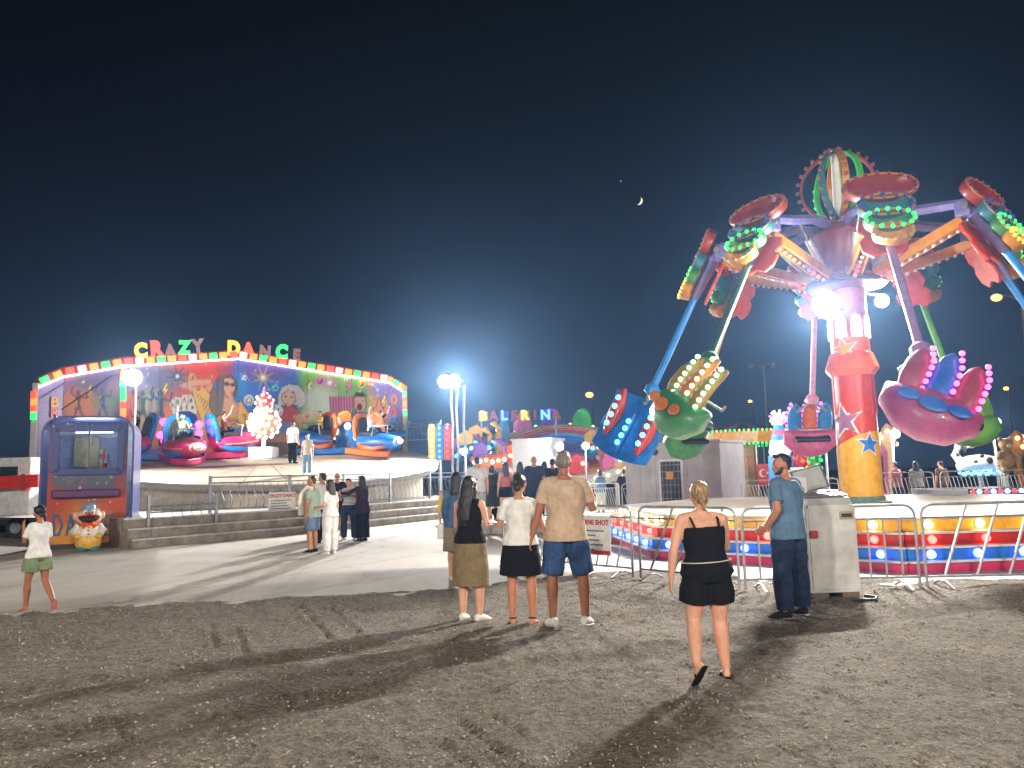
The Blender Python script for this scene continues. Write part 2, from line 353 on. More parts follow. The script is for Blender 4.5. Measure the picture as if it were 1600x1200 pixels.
def slab_mat():
    M = bpy.data.materials.new('dusty_concrete'); M.use_nodes = True; n = M.node_tree; b = n.nodes['Principled BSDF']; L = n.links.new
    t = n.nodes.new('ShaderNodeTexCoord')
    def nz(sc, det=6, ro=0.6, st=(1, 1, 1), rz=0.0, ds=0.0):
        mp = n.nodes.new('ShaderNodeMapping'); mp.inputs['Scale'].default_value = st; mp.inputs['Rotation'].default_value = (0, 0, rz); L(t.outputs['Object'], mp.inputs[0])
        q = n.nodes.new('ShaderNodeTexNoise'); q.inputs['Scale'].default_value = sc; q.inputs['Detail'].default_value = det; q.inputs['Roughness'].default_value = ro; q.inputs['Distortion'].default_value = ds; L(mp.outputs[0], q.inputs['Vector']); return q
    n1 = nz(0.35); n2 = nz(1.1, 7, .65, (1, 0.28, 1), 0.35, .6); n3 = nz(22, 4, .7)
    a = n.nodes.new('ShaderNodeMath'); a.operation = 'MULTIPLY_ADD'; L(n2.outputs[0], a.inputs[0]); a.inputs[1].default_value = 0.9; L(n1.outputs[0], a.inputs[2])
    a2 = n.nodes.new('ShaderNodeMath'); a2.operation = 'MULTIPLY_ADD'; L(n3.outputs[0], a2.inputs[0]); a2.inputs[1].default_value = 0.35; L(a.outputs[0], a2.inputs[2])
    mr = n.nodes.new('ShaderNodeMapRange'); mr.inputs[1].default_value = 0.75; mr.inputs[2].default_value = 1.45; L(a2.outputs[0], mr.inputs[0])
    rp = n.nodes.new('ShaderNodeValToRGB'); e = rp.color_ramp
    e.elements[0].position = 0; e.elements[0].color = (0.22, 0.195, 0.16, 1); e.elements[1].position = 1; e.elements[1].color = (0.52, 0.48, 0.42, 1)
    k = e.elements.new(0.4); k.color = (0.40, 0.365, 0.315, 1)
    L(mr.outputs[0], rp.inputs[0])
    # a few dragged dirt tracks
    sp = n.nodes.new('ShaderNodeSeparateXYZ'); L(t.outputs['Object'], sp.inputs[0]); prev = rp.outputs[0]
    wob = nz(1.6, 5, .6)
    for (ua, va, ub, vb, wd, st) in ((150, 950, 480, 872, 0.16, .75), (230, 955, 560, 866, 0.10, .5), (420, 905, 700, 862, 0.13, .4), (540, 915, 760, 880, 0.2, .35), (880, 898, 1000, 880, .15, .4)):
        A = gp(ua, va); B = gp(ub, vb); d = (B - A); nn = Vector((-d.y, d.x)).normalized()
        m1 = n.nodes.new('ShaderNodeMath'); m1.operation = 'MULTIPLY_ADD'; L(sp.outputs[0], m1.inputs[0]); m1.inputs[1].default_value = nn.x; m1.inputs[2].default_value = -(A.x * nn.x + A.y * nn.y)
        m2 = n.nodes.new('ShaderNodeMath'); m2.operation = 'MULTIPLY_ADD'; L(sp.outputs[1], m2.inputs[0]); m2.inputs[1].default_value = nn.y; L(m1.outputs[0], m2.inputs[2])
        m3 = n.nodes.new('ShaderNodeMath'); m3.operation = 'MULTIPLY_ADD'; L(wob.outputs[0], m3.inputs[0]); m3.inputs[1].default_value = 1.1; L(m2.outputs[0], m3.inputs[2])
        m4 = n.nodes.new('ShaderNodeMath'); m4.operation = 'ADD'; L(m3.outputs[0], m4.inputs[0]); m4.inputs[1].default_value = -0.55
        m5 = n.nodes.new('ShaderNodeMath'); m5.operation = 'ABSOLUTE'; L(m4.outputs[0], m5.inputs[0])
        m6 = n.nodes.new('ShaderNodeMapRange'); m6.inputs[1].default_value = wd; m6.inputs[2].default_value = wd * .2; m6.inputs[3].default_value = 0; m6.inputs[4].default_value = st; L(m5.outputs[0], m6.inputs[0])
        m7 = n.nodes.new('ShaderNodeMath'); m7.operation = 'MULTIPLY'; L(m6.outputs[0], m7.inputs[0]); L(n2.outputs[0], m7.inputs[1])
        mx = n.nodes.new('ShaderNodeMix'); mx.data_type = 'RGBA'; L(m7.outputs[0], mx.inputs[0]); L(prev, mx.inputs[6]); mx.inputs[7].default_value = (0.07, 0.06, 0.048, 1); prev = mx.outputs[2]
    L(prev, b.inputs['Base Color']); b.inputs['Roughness'].default_value = 0.85; b.inputs['Specular IOR Level'].default_value = 0.25
    bp = n.nodes.new('ShaderNodeBump'); bp.inputs['Strength'].default_value = 0.5; bp.inputs['Distance'].default_value = 0.015; L(a2.outputs[0], bp.inputs['Height']); L(bp.outputs[0], b.inputs['Normal'])
    return M
GRAVEL = gravel_mat(); SLAB = slab_mat()
EDGE = [(-60, 13.5), (-30, 11.0), (-14, 10.2)] + [tuple(gp(u, v).xy) for u, v in ((0, 967), (120, 957), (250, 948), (370, 943), (480, 938), (600, 932), (700, 925), (850, 908), (1000, 897), (1150, 905), (1300, 914), (1600, 910))] + [(12, 10.0), (30, 9.5), (60, 9.0)]
EX = np.array([e[0] for e in EDGE]); EY = np.array([e[1] for e in EDGE])
RUTS = [((330, 975), (337, 1012), .09), ((370, 982), (388, 1038), .08), ((470, 950), (518, 1002), .09), ((512, 948), (575, 1000), .07), ((530, 1038), (560, 1066), .09), ((430, 1076), (462, 1100), .08), ((375, 1108), (392, 1134), .1),
        ((615, 1020), (650, 1050), .08), ((405, 1080), (436, 1102), .07), ((720, 1130), (800, 1185), .10), ((690, 1160), (740, 1198), .1), ((770, 1120), (820, 1150), .08), ((180, 1120), (215, 1165), .08), ((1290, 1080), (1340, 1105), .12), ((1180, 1040), (1230, 1065), .1)]
def gravel_h(x, y):
    h = 0.028 * (noise2(x * .9, y * .9, 1) - .5) + 0.022 * (noise2(x * 2.3, y * 2.3, 2) - .5) + 0.020 * (noise2(x * 7, y * 7, 3) - .5) + 0.016 * (noise2(x * 17, y * 17, 4) - .5)
    for (a, b, w) in RUTS:
        A = gp(*a); B = gp(*b); ex, ey = B.x - A.x, B.y - A.y; L = ex * ex + ey * ey
        t = np.clip(((x - A.x) * ex + (y - A.y) * ey) / L, 0, 1); d = np.hypot(x - A.x - t * ex, y - A.y - t * ey)
        h = h - 0.022 * np.exp(-(d / (w * .30)) ** 2) * (.5 + noise2(x * 8, y * 8, 21)) + 0.008 * np.exp(-((d - w * .8) / (w * .4)) ** 2)
    # two wheel tracks running off to the left
    for k, off in enumerate((0.0, 1.5)):
        A = gp(0, 1085); B = gp(900, 975); d = Vector((B.x - A.x, B.y - A.y)).normalized(); q = (x - A.x) * -d.y + (y - A.y) * d.x + off + .25 * (noise2(x * .6, y * .6, 9) - .5)
        h = h - 0.030 * np.exp(-(q / .16) ** 2) + 0.022 * np.exp(-((np.abs(q) - .30) / .11) ** 2)
    e = np.interp(x, EX, EY); h = h + 0.035 * np.exp(-((y - (e - .5)) / .5) ** 2) * (noise2(x * 1.3, y * 1.3, 5)) * 1.2
    h = h + 0.060 * np.exp(-((y - (e + .05)) / .42) ** 2) * np.clip(noise2(x * 1.9, y * 2.6, 31) * .7 + noise2(x * 6.5, y * 7.5, 32) * .5 - .18, 0, 1) - 0.03 * np.clip((y - e - .1) / .5, 0, 1)
    h = np.where(y > e + 1.0, -0.03, h)
    return h
def build_ground():
    b = MB(); R = 380; b.add([(-R, -R, -0.10), (R, -R, -0.10), (R, R, -0.10), (-R, R, -0.10)], [(0, 1, 2, 3)])
    tag(b.build('ground', SLAB), None, None, kind='structure')
    xs = np.concatenate([np.arange(-22, -9, .12), np.arange(-9, 9, .035), np.arange(9, 22, .12)]); ys = np.concatenate([np.arange(-8, 1.5, .2), np.arange(1.5, 13.2, .035)])
    X, Y = np.meshgrid(xs, ys); Z = gravel_h(X, Y); nx, ny = len(xs), len(ys)
    P = np.stack([X, Y, Z], -1).reshape(-1, 3)
    i = np.arange(nx * ny).reshape(ny, nx); F = np.stack([i[:-1, :-1], i[:-1, 1:], i[1:, 1:], i[1:, :-1]], -1).reshape(-1, 4)
    me = bpy.data.meshes.new('gravel_ground'); me.vertices.add(len(P)); me.vertices.foreach_set('co', P.ravel()); me.loops.add(F.size); me.loops.foreach_set('vertex_index', F.ravel().astype(np.int32))
    me.polygons.add(len(F)); me.polygons.foreach_set('loop_start', np.arange(0, F.size, 4, dtype=np.int32)); me.polygons.foreach_set('loop_total', np.full(len(F), 4, dtype=np.int32))
    me.update(); me.validate(); me.polygons.foreach_set('use_smooth', [True] * len(me.polygons)); me.materials.append(GRAVEL)
    tag(put('gravel_ground', me), None, None, kind='structure')
    # concrete slab with a broken front edge
    xx = np.concatenate([np.linspace(-60, -12, 40), np.arange(-11.9, 14, .06), np.linspace(14.5, 60, 30)])
    ee = np.interp(xx, EX, EY) + 0.55 * (noise2(xx * 1.7, xx * 0 + 3, 11) - .5) + .28 * (noise2(xx * 6, xx * 0 + 5, 12) - .5)
    b = MB(); n = len(xx); z = 0.020
    vs = [(x, e - .02, -0.05) for x, e in zip(xx, ee)] + [(x, e, z) for x, e in zip(xx, ee)] + [(x, 90, z) for x in xx]
    fs = [(i, i + 1, n + i + 1, n + i) for i in range(n - 1)] + [(n + i, n + i + 1, 2 * n + i + 1, 2 * n + i) for i in range(n - 1)]
    b.add(vs, fs); tag(b.build('concrete_pavement', SLAB), None, None, kind='structure')
    # loose stones
    rs = np.random.RandomState(5); N = 26000
    y = 1.6 + 9.2 * rs.rand(N) ** 1.35; x = (rs.rand(N) - .5) * (2.2 + y * 1.55) ; e = np.interp(x, EX, EY); keep = y < e + .2 + .5 * rs.rand(N); x = x[keep]; y = y[keep]; N = len(x)
    z = np.where(y > np.interp(x, EX, EY), .024, gravel_h(x, y)); s = (.004 + .012 * rs.rand(N) ** 2.6)
    o = np.array([(1, 0, 0), (-1, 0, 0), (0, 1, 0), (0, -1, 0), (0, 0, .75), (0, 0, -.75), ])
    P = (o[None] * (0.6 + .7 * rs.rand(N, 6, 1))) * s[:, None, None]
    an = rs.rand(N) * 6.28; ca, sa = np.cos(an)[:, None], np.sin(an)[:, None]
    P = np.stack([P[..., 0] * ca - P[..., 1] * sa, P[..., 0] * sa + P[..., 1] * ca, P[..., 2]], -1) + np.stack([x, y, z + s * .25], -1)[:, None]
    f8 = np.array([(0, 2, 4), (2, 1, 4), (1, 3, 4), (3, 0, 4), (2, 0, 5), (1, 2, 5), (3, 1, 5), (0, 3, 5)])
    F = (f8[None] + 6 * np.arange(N)[:, None, None]).reshape(-1, 3); P = P.reshape(-1, 3)
    me = bpy.data.meshes.new('loose_gravel'); me.vertices.add(len(P)); me.vertices.foreach_set('co', P.ravel()); me.loops.add(F.size); me.loops.foreach_set('vertex_index', F.ravel().astype(np.int32))
    me.polygons.add(len(F)); me.polygons.foreach_set('loop_start', np.arange(0, F.size, 3, dtype=np.int32)); me.polygons.foreach_set('loop_total', np.full(len(F), 3, dtype=np.int32)); me.update()
    me.materials.append(mat('pebble', (0.36, 0.325, 0.275), .9, var=.4, vscale=3.0, spec=.2))
    tag(put('loose_gravel', me), 'small loose grey brown stones strewn over the foreground', 'gravel', kind='stuff')
build_ground()
# ---------------------------------------------------------------- moon and star
def build_moon():
    p = dp(998, 314, 2500); d = (p - CAMP).normalized(); x, y, _ = frame_of(-d); r = 12.5
    pts = []
    for i in range(17):
        a = -PI * .5 + PI * i / 16; pts.append((math.cos(a) * r, math.sin(a) * r))
    for i in range(1, 16):
        a = PI * .5 - PI * i / 16; pts.append((math.cos(a) * r * .55 , math.sin(a) * r * .98))
    rt = math.radians(-28); ex = x * math.cos(rt) + y * math.sin(rt); ey = -x * math.sin(rt) + y * math.cos(rt)
    if ex.dot(_r) < 0: ex = -ex
    b = MB(); b.prism(pts, (0, 0, 0), ex, ey, -d, 1.5)
    o = b.build('crescent_moon', glow('moonlight', (1.0, .82, .55), 1.5)); o.location = p
    tag(o, 'thin warm crescent moon low in the night sky', 'moon')
    p = dp(970, 283, 2500); b = MB(); b.ball((0, 0, 0), 2.2, 8, 6); o = b.build('bright_star', glow('starlight', (1, .8, .6), .5)); o.location = p
    tag(o, 'small bright planet above the crescent moon', 'star')
build_moon()
# ================================================================ shared ride materials
CREAM = mat('cream_paint', (.62, .55, .44), .5, var=.12, vscale=2)
WHITE = mat('white_paint', (.72, .71, .68), .45, var=.08)
GREYM = mat('galvanised_steel', (.42, .43, .44), .42, .75, var=.15)
DARK = mat('black_vinyl', (.02, .02, .022), .55, var=.2)
BROWN = mat('weathered_plank', (.30, .255, .20), .8, var=.25, vscale=3, bump=.3)
NOSING = mat('worn_aluminium_nosing', (.55, .54, .52), .4, .4, var=.15)
G_RED = glow('led_red', (1, .05, .02), 2.0); G_ORG = glow('led_orange', (1, .24, .02), 1.7); G_GRN = glow('led_green', (.02, 1, .16), 1.3)
G_YEL = glow('led_yellow', (1, .48, .03), 1.5); G_BLU = glow('led_blue', (.04, .16, 1), 4.5); G_WHT = glow('led_white', (.95, .97, 1), 2.6)
G_WARM = glow('bulb_warm', (1, .72, .38), 2.6); G_PNK = glow('led_pink', (1, .10, .55), 3.2); G_CYAN = glow('led_cyan', (.1, .7, 1), 3.5)
G_PINKW = glow('led_pale_pink', (1, .45, .4), 2.0)
def paint_of(name, c, rough=.35): return mat('paint_' + name, srgb(*c), rough, var=.14, coat=.2)
# ---------------------------------------------------------------- Crazy Dance back wall
FLp = dp(100, 583, 35.0); FRp = dp(606, 598, 41.5)
_fd = Vector((FRp.x - FLp.x, FRp.y - FLp.y, 0)).normalized(); _fn = Vector((_fd.y, -_fd.x, 0))
def onwall(u, v, A=FLp, n=None):
    n = n or _fn; d = ray(u, v); t = (Vector(A) - CAMP).dot(n) / d.dot(n); return CAMP + d * t
def mural():
    p = Paint(40, 545, 650, 745, 3); Y = p.Y; X = p.X
    p.fill((226, 82, 48))
    p.blob(235, 590, 60, 22, (120, 110, 150), .9, warp=.5); p.blob(300, 660, 60, 30, (235, 120, 60), .9, warp=.5); p.blob(330, 575, 45, 14, (225, 60, 50), .8, warp=.5)
    p.mix(np.clip((X - 362 + 10 * (p.N - .5)) / 5, 0, 1), (52, 118, 205)); p.blob(410, 578, 55, 16, (110, 90, 180), .9, warp=.6); p.blob(400, 640, 40, 35, (40, 110, 215), .8, warp=.6); p.blob(375, 600, 12, 20, (40, 140, 220), .8)
    p.mix(np.clip((X - 466 + 22 * (p.N - .5)) / 12, 0, 1), (110, 178, 86)); p.blob(520, 590, 45, 22, (140, 190, 90), .9, warp=.6); p.blob(500, 655, 40, 24, (150, 200, 110), .9, warp=.6)
    p.mix(np.clip((X - 572 + 16 * (p.N - .5)) / 8, 0, 1), (238, 165, 66)); p.blob(598, 605, 20, 18, (150, 130, 190), .9, warp=.4)
    p.mix(np.clip((194 - X) / 1.5, 0, 1), (150, 108, 150)); p.blob(125, 635, 34, 22, (224, 130, 74), .9, warp=.7); p.blob(165, 595, 34, 16, (120, 95, 150), .9, warp=.7); p.blob(172, 628, 20, 20, (120, 140, 110), .9, warp=.8); p.blob(180, 605, 12, 14, (190, 120, 140), .8)
    # airbrushed stars and bursts
    p.burst(277, 588, 24, (44, 52, 100), 8, .2); p.burst(411, 590, 26, (215, 190, 120), 8, .4); p.burst(515, 598, 30, (214, 130, 190), 8, .1); p.burst(590, 609, 16, (120, 150, 215), 6, .3, core=(220, 220, 240)); p.burst(130, 597, 16, (90, 110, 90), 7)
    rs = np.random.RandomState(4)
    for _ in range(110):
        u = 200 + 400 * rs.rand(); v = 566 + 70 * rs.rand(); r = .4 + 1.2 * rs.rand() ** 2; p.blob(u, v, r, r, (250, 240, 235), 1.0, amt=.7)
    for _ in range(9):
        u = 200 + 400 * rs.rand(); v = 568 + 60 * rs.rand(); p.burst(u, v, 5, (250, 235, 230), 4, 0, .8)
    # loose painted swirls of green and blue (left)
    for k in range(7):
        a = k * .5; p.line([(208 + 6 * k, 668), (214 + 7 * k, 645 - 2 * k), (222 + 5 * k, 625 - 3 * k), (236 + 3 * k, 612 + 3 * k)], 6 - .4 * k, ((70, 150, 90), (40, 110, 170), (150, 190, 90), (30, 80, 140), (90, 170, 150), (210, 205, 190), (50, 120, 90))[k], 3, .8)
    p.blob(232, 632, 17, 22, (225, 220, 205), .9, warp=1.2, amt=.5); p.blob(216, 655, 14, 14, (190, 150, 110), .8, warp=.8, amt=.7)
    # fan of playing cards
    for k, (cu, cv, rt) in enumerate(((276, 640, -.35), (283, 636, -.18), (292, 634, 0.0), (301, 635, .16))):
        w, h = 8, 17; ca, sa = math.cos(rt), math.sin(rt); q = lambda x, y: (cu + x * ca - y * sa, cv + x * sa + y * ca)
        p.poly([q(-w, -h), q(w, -h), q(w, h), q(-w, h)], (232, 226, 212), .8, edge=((60, 40, 40), .7)); p.line([q(-w, -h), q(-w, h)], .8, (150, 130, 120)); c = (185, 50, 45) if k % 2 == 0 else (50, 44, 48)
        p.line([q(-6, -5), q(-4, -13), q(-2, -5)], 1.3, c); p.line([q(-5.5, -8), q(-2.5, -8)], 1, c); p.blob(*q(0, 2), 2.2, 2.6, c, .6)
    # woman in sunglasses and an off-shoulder yellow top
    p.line([(338, 604), (310, 612), (288, 603), (300, 598), (326, 597)], 9, (226, 160, 126), 2); p.line([(338, 610), (312, 618), (286, 606)], 1.2, (150, 80, 60), 1)
    p.poly([(300, 612), (320, 606), (334, 622), (360, 640), (376, 626), (388, 645), (392, 668), (318, 668), (308, 640)], (240, 184, 76), 1.5, edge=((36, 26, 34), 1.0))
    for k in range(9): p.line([(306 + 3 * k, 614 + 6 * k), (326 + 4 * k, 630 + 5 * k), (352 + 3 * k, 650 + 3 * k), (384, 648 + 3 * k)], 1.1, (130, 86, 40), .8, .7)
    p.poly([(338, 592), (346, 586), (358, 585), (368, 591), (371, 603), (368, 620), (360, 618), (352, 640), (346, 650), (336, 652), (329, 640), (327, 626), (331, 608)], (104, 86, 82), 1.6, edge=((36, 26, 34), 1.0))
    p.poly([(351, 612), (363, 614), (366, 628), (378, 634), (372, 648), (346, 650), (349, 632)], (228, 164, 132), 1.5); p.line([(362, 616), (364, 628), (374, 634)], 1, (170, 104, 80), 1, .7)
    p.poly([(350, 592), (358, 589), (366, 594), (368, 606), (362, 618), (354, 620), (349, 608)], (230, 170, 138), 1.2, edge=((36, 26, 34), 1.0)); p.line([(350, 600), (368, 601)], 1, (40, 40, 60)); p.blob(354, 600, 3.6, 3.4, (38, 44, 74), .5); p.blob(364, 601, 3.2, 3.2, (38, 44, 74), .5); p.blob(361, 613, 2.6, 1.2, (190, 60, 60), .7); p.blob(339, 602, 4.5, 6, (60, 110, 190), .6)
    for k in range(6): p.line([(333 + 3 * k, 612), (331 + 3.4 * k, 630), (337 + 3 * k, 648)], 1, (160, 146, 140), 1, .6)
    # woman with a pale bob and red collar
    p.poly([(434, 636), (434, 618), (440, 605), (452, 600), (466, 602), (476, 612), (478, 628), (472, 638), (462, 634), (444, 634)], (208, 206, 206), 1.5, edge=((36, 26, 34), 1.0))
    p.poly([(441, 616), (450, 610), (460, 614), (462, 626), (454, 636), (445, 632), (440, 624)], (235, 190, 170), 1.2, edge=((36, 26, 34), 1.0)); p.blob(446, 620, 2, 1, (50, 60, 90), .6); p.blob(456, 620, 2, 1, (50, 60, 90), .6); p.blob(449, 629, 2.4, 1.1, (190, 40, 50), .6)
    p.poly([(446, 634), (458, 634), (472, 648), (470, 662), (438, 660), (440, 648)], (196, 60, 66), 1.5, edge=((36, 26, 34), 1.0)); p.poly([(456, 650), (490, 640), (492, 650), (470, 668)], (225, 160, 120), 1.5)
    # dancers in silhouette, bolts and rings
    for (u, v, sc_, c) in ((222, 640, 1.0, (30, 70, 60)), (250, 642, 1.05, (24, 50, 104)), (404, 648, .8, (24, 60, 140)), (122, 634, .8, (120, 50, 60)), (160, 632, .8, (70, 60, 120))):
        q = lambda x, y: (u + x * sc_, v + y * sc_)
        p.blob(*q(0, -26), 4.2 * sc_, 5 * sc_, c, .3); p.poly([q(-6, -20), q(6, -20), q(4, -4), q(7, 8), q(-7, 8), q(-4, -4)], c, 1); p.line([q(-6, -18), q(-14, -26), q(-10, -36)], 3 * sc_, c); p.line([q(6, -18), q(15, -14), q(18, -26)], 3 * sc_, c); p.line([q(-4, 8), q(-7, 22), q(-12, 34)], 4 * sc_, c); p.line([q(4, 8), q(9, 20), q(6, 34)], 4 * sc_, c)
        p.line([q(-4, -18), q(-2, -4), q(-5, 8)], 1, (250, 220, 120), .8, .8)
    for (u, v, c) in ((258, 610, (250, 230, 90)), (484, 606, (250, 240, 150)), (545, 604, (245, 120, 190)), (140, 612, (250, 190, 90)), (600, 628, (250, 230, 120))): p.poly([(u, v - 10), (u + 5, v - 10), (u + 1, v - 2), (u + 6, v - 2), (u - 4, v + 11), (u - 1, v + 1), (u - 5, v + 1)], c, .6, edge=((60, 30, 40), .8))
    for (u, v, r, c) in ((300, 590, 6, (250, 180, 70)), (430, 606, 5, (120, 220, 240)), (500, 596, 7, (240, 120, 180)), (565, 600, 6, (255, 210, 90)), (382, 590, 4, (250, 240, 240)), (480, 650, 6, (250, 170, 60)), (536, 655, 5, (120, 60, 160))): p.blob(u, v, r, r, c, .2); p.blob(u, v, r * .6, r * .6, (60, 40, 90), .3); p.blob(u - r * .15, v - r * .15, r * .35, r * .35, c, .3)
    # dice, balls, striped awning, white glare put into the print
    p.poly([(424, 634), (436, 631), (443, 640), (440, 650), (428, 650)], (225, 225, 228), 1); [p.blob(u, v, 1.3, 1.3, (30, 30, 40), .6) for u, v in ((429, 637), (435, 640), (431, 645), (438, 646))]
    p.blob(389, 625, 8, 8, (235, 240, 235), .3); p.blob(389, 626, 5, 5, (60, 70, 60), .4); p.blob(389, 626, 3.6, 3.4, (230, 230, 230), .4)
    p.blob(497, 628, 24, 26, (226, 232, 226), .9, warp=1.0, amt=.8)
    p.poly([(514, 620), (552, 618), (552, 640), (516, 646)], (206, 120, 160), 2)
    for k in range(9): p.line([(516 + 4.3 * k, 620), (517 + 4.3 * k, 645)], 1.6, (140, 50, 90), .8, .8)
    # laughing man pointing at you
    p.poly([(546, 656), (552, 642), (566, 642), (582, 650), (584, 668), (544, 668)], (88, 100, 150), 1.5, edge=((36, 26, 34), 1.0))
    p.poly([(553, 620), (560, 614), (570, 617), (573, 632), (568, 645), (558, 645), (553, 634)], (214, 158, 124), 1.2, edge=((36, 26, 34), 1.0)); p.poly([(552, 622), (556, 613), (566, 612), (573, 618), (568, 620), (556, 620)], (60, 44, 40), 1); p.blob(562, 636, 4, 5.5, (80, 20, 24), .5); p.line([(557, 627), (560, 627)], 1, (40, 30, 30)); p.line([(565, 627), (568, 627)], 1, (40, 30, 30))
    p.poly([(578, 640), (588, 636), (590, 624), (594, 622), (596, 636), (606, 640), (607, 654), (598, 660), (582, 658)], (232, 150, 106), 1.4, edge=((36, 26, 34), 1.0))
    for k in range(4): p.line([(584 + 5 * k, 640), (586 + 5 * k, 652)], .9, (160, 84, 56), .8)
    p.blob(440, 700, 320, 22, (206, 120, 80), .8, warp=.9, amt=.8)
    return p
MUR = mural()
def crazy_wall():
    o = thing('ride_backdrop', 'tall painted gable wall with rows of coloured lights and lettering behind the spinning ride', 'backdrop', (FLp.x, FLp.y, 0))
    O = Vector((FLp.x, FLp.y, 0)); PM = paintmat('airbrushed_mural')
    us = [100, 192, 250, 293, 340, 372, 430, 480, 530, 570, 606]; top = {100: 589, 192: 573, 372: 561, 606: 598}
    def tv(u):
        ks = sorted(top);
        for a, b in zip(ks, ks[1:]):
            if a <= u <= b:
                # the top runs straight in space between corner points
                Pa, Pb = onwall(a, top[a]), onwall(b, top[b]); q = onwall(u, 600); t = (Vector((q.x, q.y)) - Vector((Pa.x, Pa.y))).length / (Vector((Pb.x, Pb.y)) - Vector((Pa.x, Pa.y))).length
                return Pa.lerp(Pb, t)
    pts = [tv(u) for u in us]; g = 0.008
    for a, b in zip(pts, pts[1:]):
        d = (Vector((b.x, b.y, 0)) - Vector((a.x, a.y, 0))).normalized() * g
        printed_panel('panel', a + d, b - d, 0.3, a.z, b.z, MUR, PM, o, O, 46, 84)
    # white tube along the top of the mural and fascia behind the cabochons
    bb = MB(); fr = _fn * 0.10
    corner = [onwall(u, v) for u, v in ((100, 589), (192, 573), (372, 561), (606, 598))]
    lf = dp(59, 606, 34.0); rf = dp(631, 613, 40.6)
    line = [lf] + corner + [rf]
    bb.tube([c - O + fr for c in line], 0.045, 6); bb.build('neon_tube', mat('tube_white', (1, 1, 1), emit=(1, .93, .86), es=5.0, sample=True), o, True)
    for a, b in zip(line, line[1:]):
        f = MB(); f.bar(a - O + Vector((0, 0, .24)) - _fn * .06, b - O + Vector((0, 0, .24)) - _fn * .06, .10, .46); f.build('fascia_board', paint_of('fascia_red', (150, 40, 30)), o)
    pat = [G_GRN, G_ORG, G_RED, G_PINKW, G_ORG]; k = 0
    bx = MB(); bx.box((0, 0, 0), (.36, .16, .27)); mes = {}
    for m_ in pat: mes[m_.name] = bx.mesh('cabochon_light', m_)
    for a, b in zip(line, line[1:]):
        L = (b - a).length; n = max(2, int(L / .46)); d = (b - a).normalized(); x = d; ang = math.atan2(d.y, d.x); tl = math.asin(d.z)
        for i in range(n):
            q = a + (b - a) * ((i + .5) / n); me = mes[pat[k % len(pat)].name]; k += 1
            put('cabochon_light', me, o, T(q - O + Vector((0, 0, .24)) + _fn * .09) @ RZ(ang) @ RY(-tl), .03)
    # folded side panels with upright lettering
    lav = paint_of('lavender', (142, 120, 188))
    for (P0, P1, lets, cols) in ((lf, corner[0], 'BR', ((235, 160, 40), (220, 70, 40))), (corner[-1], rf, 'DANC', ((240, 150, 50), (225, 90, 40), (40, 140, 215), (225, 110, 170)))):
        q = MB(); A0 = Vector((P0.x, P0.y, .3)); B0 = Vector((P1.x, P1.y, .3)); d = (B0 - A0).normalized(); nn = Vector((d.y, -d.x, 0))
        vs = [A0, B0, Vector((P1.x, P1.y, P1.z)), Vector((P0.x, P0.y, P0.z))]; vs2 = [v - nn * .05 for v in vs]
        q.add([v - O for v in vs + vs2], [(0, 1, 2, 3), (7, 6, 5, 4), (0, 4, 5, 1), (1, 5, 6, 2), (2, 6, 7, 3), (3, 7, 4, 0)]); q.build('side_panel', lav, o)
        for i, ch in enumerate(lets):
            u, v = ((84, 629 + 16 * i) if lets[0] == 'B' else (617.5, 625 + 17.5 * i)); nn2 = nn
            c = onwall(u, v, P0, nn2); me = text_mesh(ch, .62 if lets[0] == 'B' else .66, .06, paint_of('letter_%d_%d_%d' % cols[i], cols[i]), .03)
            put('letter', me, o, T(c - O + nn * .06) @ RZ(math.atan2(d.y, d.x)) @ RX(PI / 2))
    # upright light strips on the two outer edges
    for (u0, v0, u1, v1, yy, seq) in ((53, 612, 52, 655, 33.8, (G_RED, G_ORG, G_RED, G_GRN)), (632, 614, 633, 648, 40.4, (G_GRN, G_RED, G_ORG, G_RED, G_GRN)), (190, 590, 192, 652, 33.9, (G_YEL, G_CYAN, G_GRN, G_GRN, G_RED, G_ORG))):
        a = dp(u0, v0, yy); b = dp(u1, v1, yy); n = len(seq)
        if u0 == 190: a = onwall(192, 582) + _fn * .12; b = onwall(193, 650) + _fn * .12
        for i in range(n):
            c = a.lerp(b, (i + .5) / n); q = MB(); q.box((0, 0, 0), (.20, .14, .34)); put('strip_light', q.mesh('strip_light', seq[i]), o, T(c - O))
        q = MB(); q.box((a.x - O.x, a.y - O.y + .12, (a.z + .5) / 2 + .2), (.24, .1, a.z - .1)); q.build('edge_post', mat('yellow_post', srgb(205, 170, 70), .4) if u0 > 300 else WHITE, o)
    # strut
    q = MB(); q.tube([onwall(175, 588) - O + _fn * .3, dp(96, 640, 33.5) - O], .03, 6); q.build('stay_rod', DARK, o)
    # big letters on stands along the gable
    for ch, u, v, sz, m_, rot in (('C', 220, 549, 26, G_YEL, .06), ('R', 244, 546, 27, G_RED, .1), ('A', 266, 549, 22, None, .1), ('Z', 288, 544, 23, G_GRN, .02), ('Y', 309, 542, 24, None, .12), ('D', 365, 545, 25, G_YEL, .0), ('A', 388, 548, 25, G_RED, .02), ('N', 414, 551, 22, None, -.05), ('C', 440, 551, 25, G_GRN, -.04), ('E', 463, 556, 21, None, -.03)):
        c = onwall(u, v) + _fn * .02; s = sz / 1200 * c.y * 1.12
        me = text_mesh(ch, s, .14, m_ if m_ else mat('unlit_letter', srgb(196, 150, 150), .4, var=.3, vscale=14), s * .065)
        L = put('letter', me, o, T(c - O) @ RZ(math.atan2(_fd.y, _fd.x)) @ RX(PI / 2) @ RZ(rot) @ Matrix.Diagonal((.88, 1.06, 1, 1)))
